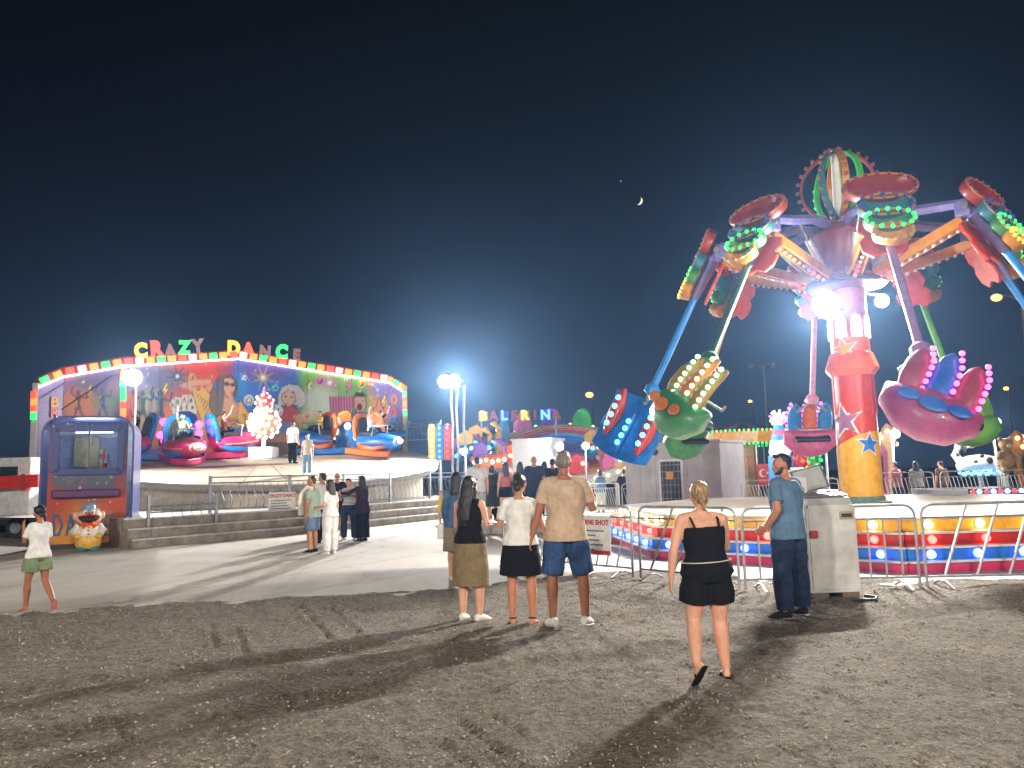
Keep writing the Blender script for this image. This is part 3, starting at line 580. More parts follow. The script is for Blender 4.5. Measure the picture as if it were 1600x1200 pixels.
        if m_ is None:
            q = MB()
            for k in range(5): q.box((0, -s * .26 + k * s * .13, .09), (s * .5, s * .03, .02))
        for sx in (-.22, .22):
            q = MB(); zt = c.z - O.z - s * .25; tvp = tv(min(605, max(101, u))); q.tube([c - O + _fd * (sx * s) - Vector((0, 0, s * .3)), Vector((c.x - O.x + _fd.x * sx * s, c.y - O.y + _fd.y * sx * s, tvp.z + .4))], .022, 6); q.build('letter_stand', GREYM, o)
    # rear scaffold legs that carry the wall
    for a in pts[::2]:
        q = MB(); q.tube([a - O - _fn * .2, Vector((a.x, a.y, 0)) - O - _fn * 1.2], .05, 6); q.build('brace', GREYM, o)
crazy_wall()
# ---------------------------------------------------------------- tilted disc
CD = dp(412, 716, 32.5); DR = 7.2
_nb = Vector((-_fn.x, -_fn.y, 0)); TILT = math.radians(8.5)
DN = (Vector((0, 0, 1)) * math.cos(TILT) - _nb * math.sin(TILT)).normalized()      # disc normal leans to the viewer
_dx = _fd.copy(); _dy = DN.cross(_dx).normalized()
DM = Matrix((_dx, _dy, DN)).transposed().to_4x4()
def disc_at(u, v):
    d = ray(u, v); t = (CD - CAMP).dot(DN) / d.dot(DN); return CAMP + d * t
ZD = 0.75
def crazy_disc():
    o = thing('spinning_floor', 'large cream tilted disc floor of the spinning ride with coloured cars on it', 'ride floor', (CD.x, CD.y, ZD))
    Mo = T(0, 0, CD.z - ZD) @ DM
    # radial wedge boards
    n = 28
    for i in range(n):
        a0 = 2 * PI * i / n + .004; a1 = 2 * PI * (i + 1) / n - .004; q = MB(); rs_ = (0.9, 4.0, DR); vs = []
        for r in rs_:
            for k in range(4):
                a = a0 + (a1 - a0) * k / 3; vs += [(r * math.cos(a), r * math.sin(a), 0.0)]
        top = len(vs); vs += [(x, y, -.06) for x, y, _ in vs]
        fs = []
        for r in range(2):
            for k in range(3): j = r * 4 + k; fs.append((j, j + 1, j + 5, j + 4)); fs.append((top + j + 4, top + j + 5, top + j + 1, top + j))
        fs += [(8 + k, 8 + k + 1, top + 9 + k, top + 8 + k) for k in range(3)] + [(0, 4, top + 4, top), (4, 8, top + 8, top + 4), (3, top + 3, top + 7, 7), (7, top + 7, top + 11, 11)]
        q.add(vs, fs); q.build('floor_board', mat('floor_a', (.35, .29, .22), .55, var=.15, vscale=1.5) if i % 2 else mat('floor_b', (.39, .325, .25), .55, var=.15, vscale=1.5), o, M=Mo)
    q = MB(); q.lathe([(DR + .12, -.22), (DR + .14, -.02), (DR + .02, .0), (DR, -.06)], 72); q.build('rim', mat('rim_metal', (.34, .31, .27), .5, .3), o, True, M=Mo)
    n2 = 40; ra = DR - .55
    for i in range(n2):
        vs = []
        for a in (2 * PI * i / n2 + .0008, 2 * PI * (i + 1) / n2 - .0008):
            x, y = ra * math.cos(a), ra * math.sin(a); zt = CD.z - ZD - (DN.x * x + DN.y * y) / DN.z - .28
            for rr in (1.0, .985): vs += [(x * rr, y * rr, .0), (x * rr, y * rr, max(.05, zt))]
        q = MB(); q.add(vs, [(0, 4, 5, 1), (6, 2, 3, 7), (1, 5, 7, 3), (0, 2, 6, 4), (0, 1, 3, 2), (4, 6, 7, 5)]); q.build('apron_panel', CREAM if i % 2 else mat('apron_white', (.66, .61, .53), .5), o)
    q = MB(); q.lathe([(.95, -.1), (.95, .03), (.6, .05)], 32); q.build('centre_plate', mat('rim_metal', (.34, .31, .27)), o, True, M=Mo)
    q = MB(); q.lathe([(2.2, 0), (1.6, CD.z - ZD - .35)], 24); q.build('drum', mat('drum_grey', (.3, .29, .27)), o, True)
crazy_disc()
# stage deck and steps
PA = gp(205, 859); PB = gp(480, 835); PC = gp(700, 811)
PD = PC + (PC - PB).normalized() * 7
PATH = [PA, PA.lerp(PB, .12), PB, PC, PD]
def offs(path, d):
    out = []
    for i, p in enumerate(path):
        ns = []
        for a, b in ((i - 1, i), (i, i + 1)):
            if a >= 0 and b < len(path):
                e = (path[b] - path[a]); e.z = 0; e.normalize(); ns.append(Vector((-e.y, e.x, 0)))
        n = sum(ns, Vector((0, 0, 0))).normalized(); n = n / max(.5, n.dot(ns[0])); out.append(p + n * d)
    return out
def crazy_stage():
    o = thing('ride_stage', 'grey wooden stepped stage with metal railing around the tilted spinning floor', 'stage', (PB.x, PB.y, 0)); O = Vector((PB.x, PB.y, 0))
    ns = 3; rise = ZD / ns; tread = .26
    for k in range(ns):
        P0 = offs(PATH, k * tread); P1 = offs(PATH, (k + 1) * tread + (0 if k < ns - 1 else .9))
        for i in range(len(PATH) - 1):
            L = (P0[i + 1] - P0[i]).length; m_ = max(1, round(L / 2.3))
            for j in range(m_):
                a = P0[i].lerp(P0[i + 1], j / m_); b = P0[i].lerp(P0[i + 1], (j + 1) / m_); c = P1[i].lerp(P1[i + 1], (j + 1) / m_); d = P1[i].lerp(P1[i + 1], j / m_); e = (b - a).normalized() * .006; inn = (d - a).normalized() * .03
                z0 = k * rise + (.02 if k == 0 else 0.0); z1 = (k + 1) * rise
                q = MB(); q.add([v - O for v in (a + e + inn + Vector((0, 0, z0)), b - e + inn + Vector((0, 0, z0)), b - e + inn + Vector((0, 0, z1 - .045)), a + e + inn + Vector((0, 0, z1 - .045)))] + [v - O for v in (a + e + inn * 2 + Vector((0, 0, z0)), b - e + inn * 2 + Vector((0, 0, z0)), b - e + inn * 2 + Vector((0, 0, z1 - .045)), a + e + inn * 2 + Vector((0, 0, z1 - .045)))], [(0, 1, 2, 3), (7, 6, 5, 4), (0, 4, 5, 1), (1, 5, 6, 2), (2, 6, 7, 3), (3, 7, 4, 0)]); q.build('riser', BROWN, o)
                q = MB(); zt = Vector((0, 0, z1)); zl = Vector((0, 0, z1 - .04)); q.add([v - O for v in (a + e + zl, b - e + zl, c - e + zl, d + e + zl, a + e + zt, b - e + zt, c - e + zt, d + e + zt)], [(3, 2, 1, 0), (4, 5, 6, 7), (0, 1, 5, 4), (1, 2, 6, 5), (2, 3, 7, 6), (3, 0, 4, 7)]); q.build('tread', NOSING, o)
    # deck under the disc
    P1 = offs(PATH, ns * tread + .9); poly = P1 + [Vector((-4, 42, 0)), Vector((-22, 37, 0)), Vector((-21, 26, 0))]
    q = MB(); n = len(poly); q.add([Vector((p.x, p.y, ZD - .004)) - O for p in poly], [tuple(range(n))]); q.build('deck', mat('deck_sheet', (.40, .35, .29), .6, var=.2, vscale=1.2), o)
    # railing
    q = MB(); e = (PATH[1] - PATH[0]).normalized(); inn = Vector((-e.y, e.x, 0)); q.add([v - O for v in (PA - e * .01, PA + inn * 2.2 - e * .01, PA + inn * 2.2 - e * .01 + Vector((0, 0, ZD)), PA + inn * (2 * tread) - e * .01 + Vector((0, 0, ZD)), PA + inn * (2 * tread) - e * .01 + Vector((0, 0, 2 * rise)), PA + inn * tread - e * .01 + Vector((0, 0, 2 * rise)), PA + inn * tread - e * .01 + Vector((0, 0, rise)), PA - e * .01 + Vector((0, 0, rise)))], [tuple(range(8))]); q.build('end_board', BROWN, o)
    R = offs(PATH, ns * tread + .05); bal = MB(); zs = [.0, .18, .36, .54, .72]; bal.tube([(.05 * math.sin(z / .72 * 2 * PI), 0, z) for z in np.linspace(0, .72, 9)], .010, 5); bme = bal.mesh('baluster', mat('railing_grey', (.25, .24, .23), .5, .5))
    pm = MB(); pm.box((0, 0, .52), (.07, .07, 1.04)); pme = pm.mesh('post', GREYM)
    def rail(a, b, z0, h=1.0, first=True):
        d = (b - a); L = d.length; ang = math.atan2(d.y, d.x); n = max(1, round(L / 2.4))
        for i in range(n + 1):
            if i or first: put('post', pme, o, T(a.lerp(b, i / n) - O + Vector((0, 0, z0))) @ RZ(ang))
        for zz in (h, h - .16, .1):
            q = MB(); q.tube([a - O + Vector((0, 0, z0 + zz)), b - O + Vector((0, 0, z0 + zz))], .022, 6); q.build('rail', GREYM, o)
        nb = int(L / .24)
        for i in range(nb):
            put('baluster', bme, o, T(a.lerp(b, (i + .5) / nb) - O + Vector((0, 0, z0 + .1))) @ RZ(ang))
    rail(R[1].lerp(R[2], .42), R[2], ZD); rail(R[2], R[3], ZD, first=False); rail(R[3], R[3].lerp(R[4], .35), ZD, first=False)
    LO = offs(PATH, .5); rail(LO[1], LO[1].lerp(LO[2], .42), .28, .75)
    # far railing behind the disc on the right
    a = dp(636, 716, 39.5); b = dp(690, 722, 38.5); a.z = b.z = 1.7; rail(a, b, 1.7, .95)
    return o
crazy_stage()
# ---------------------------------------------------------------- cars in clusters
def ride_car(parent, M, c1, c2, c3, seatm=DARK):
    """body with a pointed nose along +x, side stripe, open seat and rounded backrest"""
    q = MB(); pts = []; rad = []
    for x, w, h, z in ((-.62, .36, .22, .34), (-.45, .50, .30, .36), (0, .54, .33, .37), (.45, .50, .30, .40), (.85, .36, .22, .43), (1.12, .18, .12, .46), (1.24, .04, .04, .47)):
        pts.append((x, 0, z)); rad.append((w, h))
    q.tube(pts, rad, 14); hull = q.build('car_body', c1, parent, True, M=M)
    q = MB(); q.tube([(x, 0, z) for x, z in ((-.40, .335), (0, .345), (.45, .375), (.80, .41))], [(.525, .07), (.565, .075), (.525, .07), (.405, .06)], 14); q.build('side_stripe', c2, hull, True)
    q = MB(); q.box((-.12, 0, .64), (.62, .80, .16)); q.build('seat', seatm, hull, bevel=.05)
    q = MB(); prof = [(-.46, 0), (.46, 0), (.48, .45), (.36, .80), (.14, .92), (-.14, .92), (-.36, .80), (-.48, .45)]; q.prism(prof, (-.62, 0, .42), (0, 1, 0), (-.22, 0, .97), (1, 0, .2), .13); q.build('backrest', c3, hull, bevel=.04)
    q = MB(); q.prism([(a * .72, b * .72 + .1) for a, b in prof], (-.49, 0, .46), (0, 1, 0), (-.22, 0, .97), (1, 0, .2), .06); q.build('back_cushion', seatm, hull, bevel=.03)
    q = MB(); q.tube([(.18, -.42, .60), (.22, -.40, .95), (.22, .40, .95), (.18, .42, .60)], .028, 6); q.build('lap_bar', GREYM, hull, True)
    q = MB(); q.tube([(1.02, 0, .455), (1.16, 0, .465), (1.262, 0, .47)], [(.255, .165), (.145, .10), (.03, .03)], 12); q.build('nose_cap', WHITE, hull, True)
    for s in (-1, 1):
        q = MB(); q.tube([(-.5, s * .40, .30), (-.2, s * .535, .18), (.3, s * .50, .16), (.7, s * .34, .26)], [(.03, .08), (.035, .09), (.03, .08), (.02, .05)], 8); q.build('side_fin', c3, hull, True)
    return hull
CARS = []
def cluster(u, v, rot, label, c1, c2, c3, base_cols, hubm, n=4, skip=(), sc=1.25):
    p = disc_at(u, v); o = thing('car_cluster', label, 'ride cars', p, 0, 'clusters of ride cars on the tilted disc')
    o.rotation_euler = DM.to_euler(); o.scale = (sc, sc, sc)
    q = MB(); q.lathe([(.9, 0), (.9, .10), (.6, .22), (.55, .9), (.35, 1.15)], 20); q.build('hub', c1, o, True)
    bm_ = bulb_mesh('bulb', .13, hubm)
    for i in range(10):
        a = i * 2.4; z = .45 + .08 * i; r = .66 - .12 * (z - .4); put('bulb', bm_, o, T(r * math.cos(a), r * math.sin(a), z))
    ms = {}; CARS.append(ms); OW = T(p) @ DM @ Matrix.Scale(sc, 4)
    for k in range(n):
        a = rot + 2 * PI * k / n
        M = RZ(a); ms[k] = OW @ M @ T(1.55, 0, .16) @ RZ(.25)
        q = MB(); q.prism([(.5, -.75), (1.9, -.42), (2.35, 0), (1.9, .42), (.5, .75)], (0, 0, .04), (1, 0, 0), (0, 1, 0), (0, 0, 1), .20); q.build('base_arm', base_cols[k % len(base_cols)], o, bevel=.03, M=M)
        if k in skip: continue
        ride_car(o, M @ T(1.55, 0, .16) @ RZ(.25), c1, c2, c3)
MAG = paint_of('magenta', (196, 40, 96)); PBL = paint_of('ride_blue', (28, 110, 190)); PGR = paint_of('ride_green', (70, 190, 60)); PYE = paint_of('ride_yellow', (240, 180, 50)); POR = paint_of('ride_orange', (232, 110, 40)); PPU = paint_of('ride_purple', (120, 70, 170)); PSAND = paint_of('ride_sand', (214, 170, 120)); PSKY = paint_of('ride_sky', (80, 160, 215)); PRED = paint_of('ride_red', (190, 40, 36)); PPK = paint_of('ride_pink', (226, 110, 160))
cluster(282, 716, .05, 'magenta cars with pink glowing hub at the near left of the disc', MAG, PSAND, PBL, (MAG, PPU, PBL, MAG), G_PNK)
cluster(548, 706, .35, 'blue and orange cars with sand stripes at the right of the disc', PBL, PSAND, POR, (PBL, POR, PBL, POR), G_WARM)
cluster(338, 684, .6, 'bright green and yellow cars at the back left of the disc', PGR, PYE, PGR, (PGR, PYE), G_GRN)
cluster(560, 684, .2, 'yellow and orange cars at the back right of the disc', PYE, POR, PYE, (POR, PYE), G_YEL)
# ---------------------------------------------------------------- light globe in the middle
def light_globe():
    p = disc_at(412, 716); o = thing('light_globe', 'glowing bulb covered globe with red crown on white pedestal in the middle of the disc', 'light globe', p)
    q = MB(); q.box((0, 0, .22), (.98, .98, .48)); q.build('pedestal', WHITE, o, bevel=.03)
    q = MB(); q.tube([(0, 0, .4), (0, 0, .9)], .09, 10); q.build('pole', WHITE, o, True)
    c = Vector((0, 0, 1.48)); q = MB(); q.ball(c, .62, 24, 16); q.build('globe', mat('globe_rose', srgb(214, 150, 120), .4), o, True)
    bw = bulb_mesh('bulb', .085, G_WHT); br = bulb_mesh('bulb', .07, G_PINKW)
    for i in range(54):
        z = 1 - 2 * (i + .5) / 54; r = math.sqrt(1 - z * z); a = i * 2.39996; put('bulb', bw if i % 3 else bulbw, o, T(c + Vector((r * math.cos(a), r * math.sin(a), z)) * .64))
    c2 = Vector((0, 0, 2.38)); q = MB(); q.ball(c2, (.34, .34, .36), 18, 12); q.build('crown', paint_of('globe_red', (214, 70, 60)), o, True)
    q = MB(); q.lathe([(.30, 2.02), (.22, 2.1), (.2, 2.2)], 16); q.build('neck', PSAND, o, True); q = MB(); q.lathe([(.12, 2.70), (.02, 3.05)], 10); q.build('finial', PPK, o, True)
    for i in range(22):
        z = 1 - 2 * (i + .5) / 22; r = math.sqrt(1 - z * z); a = i * 2.39996; put('bulb', br, o, T(c2 + Vector((r * math.cos(a), r * math.sin(a), z)) * .36))
bulbw = bulb_mesh('bulb', .085, G_WARM)
light_globe()
# ---------------------------------------------------------------- ticket booth
BL = gp(61, 861); BR = BL + Vector((.93, .36, 0)) * 1.0
_n = Vector((.36, -.93, 0)); _d = ray(204, 800); BR = CAMP + _d * ((BL - CAMP).dot(_n) / _d.dot(_n)); BR.z = 0
def booth():
    d = BR - BL; L = d.length; ang = math.atan2(d.y, d.x); o = thing('ticket_booth', 'blue and purple airbrushed ticket booth with rounded top and lit window', 'booth', BL, 0); O = BL.copy()
    ex = d.normalized(); n = Vector((ex.y, -ex.x, 0))
    onb = lambda u, v: onwall(u, v, BL, n)
    p = Paint(40, 640, 220, 870, 4)
    p.fill((44, 56, 122)); p.blob(130, 720, 90, 32, (96, 66, 118), .9, warp=.5); p.blob(70, 745, 34, 40, (130, 62, 92), .9, warp=.7); p.blob(190, 740, 34, 36, (116, 60, 96), .9, warp=.7)
    p.blob(130, 815, 100, 44, (196, 110, 40), .7, warp=.6); p.blob(72, 790, 36, 34, (176, 56, 36), .9, warp=.7); p.blob(190, 785, 32, 30, (186, 70, 40), .9, warp=.7); p.blob(100, 840, 30, 18, (214, 140, 44), .9, warp=.6); p.blob(175, 840, 24, 18, (204, 120, 40), .9, warp=.6)
    p.blob(130, 660, 74, 12, (38, 56, 124), .8); p.poly([(84, 740), (178, 740), (178, 764), (84, 764)], (92, 84, 112), 4)
    def ltr(s, u, v, w, h, c):
        seg = {'C': [[(1, .1), (.4, 0), (0, .5), (.4, 1), (1, .9)]], 'R': [[(0, 1), (0, 0), (.8, .1), (.8, .45), (0, .5)], [(.3, .5), (1, 1)]], 'A': [[(0, 1), (.5, 0), (1, 1)], [(.2, .65), (.8, .65)]], 'Z': [[(0, 0), (1, 0), (0, 1), (1, 1)]], 'Y': [[(0, 0), (.5, .5), (1, 0)], [(.5, .5), (.5, 1)]], 'D': [[(0, 0), (0, 1), (.6, 1), (1, .5), (.6, 0), (0, 0)]], 'N': [[(0, 1), (0, 0), (1, 1), (1, 0)]], 'E': [[(1, 0), (0, 0), (0, 1), (1, 1)], [(0, .5), (.8, .5)]]}[s]
        for q in seg: p.line([(u + w * a, v + h * b) for a, b in q], max(2.2, w * .3), c, 1.0)
    for i, ch in enumerate('CRAZY'): ltr(ch, 88 + 18.5 * i, 745, 10, 14, ((70, 96, 80), (96, 110, 104), (110, 96, 116), (72, 104, 96), (60, 110, 90))[i])
    for i, ch in enumerate('DANCE'): ltr(ch, 84 + 20 * i, 806, 13, 30, (34, 84, 140))
    rs = np.random.RandomState(2)
    for _ in range(60): p.burst(62 + 140 * rs.rand(), 656 + 150 * rs.rand(), 2 + 2.5 * rs.rand(), (220, 215, 225), 4, 0, .6)
    for i in range(6): p.blob(84 + 17 * i, 666, 1.4, 1.4, (220, 200, 190), .8)
    PM = paintmat('airbrushed_booth', .3)
    z = lambda v: onb(130, v).z; zb, zw0, zw1, zt = .06, z(737), z(670), z(653)
    def at(t): return BL + d * t
    w0, w1 = .135, .865; rc = .30 / L
    printed_panel('lower_panel', at(rc * .4), at(1 - rc * .4), zb, zw0, zw0, p, PM, o, O, 70, 70, .08)
    printed_panel('left_jamb', at(rc * .4), at(w0), zw0 + .004, zw1 - .004, zw1 - .004, p, PM, o, O, 16, 40, .08)
    printed_panel('right_jamb', at(w1), at(1 - rc * .4), zw0 + .004, zw1 - .004, zw1 - .004, p, PM, o, O, 16, 40, .08)
    printed_panel('header', at(rc * .4), at(1 - rc * .4), zw1, zt - .10, zt - .10, p, PM, o, O, 70, 16, .08)
    # rounded shell: sides, roof, rear
    DPT = 1.9; bk = -n; navy = paint_of('booth_navy', (46, 60, 126)); prof = []
    for x, y in ((0, 0), (0, zt - .42)): prof.append((x, y))
    for k in range(1, 7): a = PI - (PI / 2) * k / 6; prof.append((.40 + .40 * math.cos(a), zt - .42 + .42 * math.sin(a)))
    pr = prof + [(L - x, y) for x, y in prof[::-1]]
    for i, (a, b) in enumerate(zip(pr, pr[1:])):
        q = MB(); e0 = ex * a[0] + Vector((0, 0, max(a[1], .06))); e1 = ex * b[0] + Vector((0, 0, max(b[1], .06))); nn = Vector((ex.x * -(b[1] - a[1]), ex.y * -(b[1] - a[1]), b[0] - a[0])).normalized() * .05; f = n * .10; r = bk * DPT
        q.add([e0 + f, e1 + f, e1 + r, e0 + r, e0 + f + nn, e1 + f + nn, e1 + r + nn, e0 + r + nn], [(0, 1, 2, 3), (7, 6, 5, 4), (0, 4, 5, 1), (1, 5, 6, 2), (2, 6, 7, 3), (3, 7, 4, 0)])
        q.build('side_wall' if i in (0, len(pr) - 2) else ('roof' if abs(b[1] - a[1]) < .01 else 'roof_curve'), navy, o)
    q = MB(); q.box(d / 2 + bk * (DPT - .05) + Vector((0, 0, zt / 2)), (L - .1, .05, zt - .2), Matrix.Rotation(ang, 3, 'Z')); q.build('rear_wall', mat('booth_inside', (.6, .62, .64), .6), o)
    # window frame, mullion, panes, sill, counter
    wx0, wx1 = L * w0, L * w1; fr = MB()
    for a, b, w_ in (((wx0, zw0), (wx1, zw0), .09), ((wx0, zw1), (wx1, zw1), .09), ((wx0, zw0), (wx0, zw1), .09), ((wx1, zw0), (wx1, zw1), .09)):
        q = MB(); q.bar(ex * a[0] + Vector((0, 0, a[1])) + n * .05, ex * b[0] + Vector((0, 0, b[1])) + n * .05, .16, w_, n); q.build('window_frame', navy, o)
    q = MB(); q.box(ex * ((wx0 + wx1) / 2) + Vector((0, 0, (zw0 + zw1) / 2)) - n * .02, (.05, .04, zw1 - zw0 - .1), Matrix.Rotation(ang, 3, 'Z')); q.build('mullion', mat('alu_dark', (.10, .10, .12), .4, .5), o)
    GL = bpy.data.materials.new('window_glass'); GL.use_nodes = True; g = GL.node_tree.nodes['Principled BSDF']; g.inputs['Transmission Weight'].default_value = 1; g.inputs['Roughness'].default_value = .03; g.inputs['Base Color'].default_value = (.8, .86, .9, 1); g.inputs['IOR'].default_value = 1.1
    for a, b in ((wx0 + .05, (wx0 + wx1) / 2 - .03), ((wx0 + wx1) / 2 + .03, wx1 - .05)):
        q = MB(); q.box(ex * ((a + b) / 2) + Vector((0, 0, (zw0 + zw1) / 2)) - n * .03, (b - a, .008, zw1 - zw0 - .1), Matrix.Rotation(ang, 3, 'Z')); q.build('pane', GL, o)
    q = MB(); q.box(ex * (L * .5) + Vector((0, 0, z(771))) + n * .10, (L * .76, .24, .20), Matrix.Rotation(ang, 3, 'Z')); q.build('counter', paint_of('counter_plum', (88, 44, 96)), o, bevel=.03)
    q = MB(); q.box(ex * (L * .5) + Vector((0, 0, zb + .02)) + n * .06, (L * .9, .1, .12), Matrix.Rotation(ang, 3, 'Z')); q.build('plinth', DARK, o)
    # lit interior: bulkhead lamp, notice board, shelf with reels of tickets
    q = MB(); q.box(ex * (L * .50) + Vector((0, 0, zt - .30)) - n * .9, (.9, .14, .08), Matrix.Rotation(ang, 3, 'Z')); q.build('interior_lamp', mat('interior_lamp', (.9, .9, .9), emit=(.9, .95, 1), es=40, sample=True), o)
    q = MB(); q.box(ex * (L * .36) + Vector((0, 0, (zw0 + zw1) / 2 + .02)) - n * 1.70, (L * .3, .04, .85), Matrix.Rotation(ang, 3, 'Z')); q.build('notice_board', mat('notice_board', srgb(190, 176, 130), .6, var=.4, vscale=4), o)
    for i in range(7):
        q = MB(); q.lathe([(.07, 0), (.07, .12)], 10, ex * (L * (.58 + .025 * (i % 3))) + Vector((0, 0, zw0 + .12 + .13 * (i // 2))) - n * 1.3); q.build('ticket_reel', (PSAND, PRED, WHITE)[i % 3], o, True)
booth()
def clown_bin():
    p = gp(137, 862) ; o = thing('clown_bin', 'clown shaped litter bin with wide open mouth in front of the ticket booth', 'litter bin', p); o.rotation_euler = (0, 0, math.atan2(p.x, p.y) * -1); o.scale = (.88, .88, .88)
    yel = paint_of('clown_yellow', (226, 176, 70)); skin = paint_of('clown_face', (236, 188, 160)); wht = paint_of('clown_white', (232, 226, 214))
    q = MB(); q.lathe([(.27, .10), (.33, .2), (.34, .36), (.30, .46)], 20); q.build('trousers', yel, o, True)
    q = MB(); q.lathe([(.31, .44), (.33, .52), (.29, .68), (.18, .78)], 20); b_ = q.build('shirt', wht, o, True)
    for s in (-1, 1):
        q = MB(); q.tube([(s * .24, -.02, .72), (s * .36, -.06, .58), (s * .30, -.22, .47)], [.10, .10, .075], 10); q.build('arm', wht, o, True)
        q = MB(); q.ball((s * .27, -.27, .44), (.085, .07, .08)); q.build('hand', yel, o, True)
        q = MB(); q.ball((s * .16, -.14, .07), (.15, .24, .09)); q.build('shoe', paint_of('clown_teal', (60, 130, 140)), o, True)
        q = MB(); q.ball((s * .09, -.245, 1.10), (.055, .03, .075)); e = q.build('eye', wht, o, True); q = MB(); q.ball((s * .08, -.272, 1.09), (.02, .012, .03)); q.build('pupil', DARK, e, True)
        q = MB(); q.ball((s * .33, 0, 1.0), (.07, .06, .11)); q.build('ear', skin, o, True)
        q = MB(); q.tube([(0, -.27, .74), (s * .10, -.30, .79), (s * .20, -.27, .74), (s * .10, -.30, .69)], [.03, .055, .06, .055], 8); q.build('bow_tie', POR, o, True)
    q = MB(); q.ball((0, 0, .96), (.33, .27, .26), 20, 14); q.build('head', skin, o, True)
    q = MB(); q.tube([(-.25, -.15, .95), (-.13, -.23, .91), (0, -.26, .895), (.13, -.23, .91), (.25, -.15, .95)], [.03, .075, .10, .075, .03], 12); q.build('mouth', mat('clown_mouth', (.015, .008, .008), .6), o, True)
    q = MB(); q.tube([(-.26, -.16, .97), (-.13, -.255, 1.005), (0, -.285, 1.01), (.13, -.255, 1.005), (.26, -.16, .97)], .022, 8); q.tube([(-.26, -.16, .95), (-.13, -.25, .825), (0, -.275, .79), (.13, -.25, .825), (.26, -.16, .95)], .022, 8); q.build('lip', PRED, o, True)
    q = MB(); q.ball((0, -.30, 1.05), .05); q.build('nose', PRED, o, True)
    q = MB(); q.lathe([(.26, 1.155), (.26, 1.18), (.17, 1.19), (.15, 1.28), (.08, 1.32)], 18); q.build('hat', paint_of('clown_hat', (110, 160, 196)), o, True)
    for k in range(3): q = MB(); q.ball((0, -.335 + .02 * k, .50 + .09 * k), .028); q.build('button', POR, o, True)
clown_bin()
# rules board on the railing
def rules_board(name, label, P, w, h, ang, title, lines, band=None):
    o = thing(name, label, 'sign', P, ang)
    q = MB(); q.box((0, 0, 0), (w, .012, h)); q.build('board', mat('sign_white', (.74, .72, .68), .5, var=.1), o)
    me = text_mesh(title, w / max(6, len(title)) * 1.62, .003, mat('sign_red', srgb(190, 40, 36), .5), .004, name='title'); put('title', me, o, T(0, -.0085, h * .33) @ RX(PI / 2))
    for k in range(lines):
        ww = w * (.78 - .3 * ((k * 37) % 10) / 10); q = MB(); q.box((-w * .42 + ww / 2, -.0085, h * (.12 - .12 * k)), (ww, .003, h * .035)); q.build('text_line', mat('sign_grey_ink', (.12, .12, .13), .6, var=0), o)
    if band: q = MB(); q.box((w * .12, -.0085, -h * .43), (w * .74, .004, h * .10)); q.build('red_band', mat('sign_red', srgb(190, 40, 36)), o)
    return o
_ra = offs(PATH, 3 * .26 + .05 - .06); _sd = (_ra[2] - _ra[1]).normalized(); _sp = onwall(441, 786, _ra[1], Vector((_sd.y, -_sd.x, 0)))
rules_board('rules_board', 'white board of ride rules with red heading on the stage railing', _sp, .92, .66, math.atan2(_sd.y, _sd.x), 'CRAZY DANCE', 4)
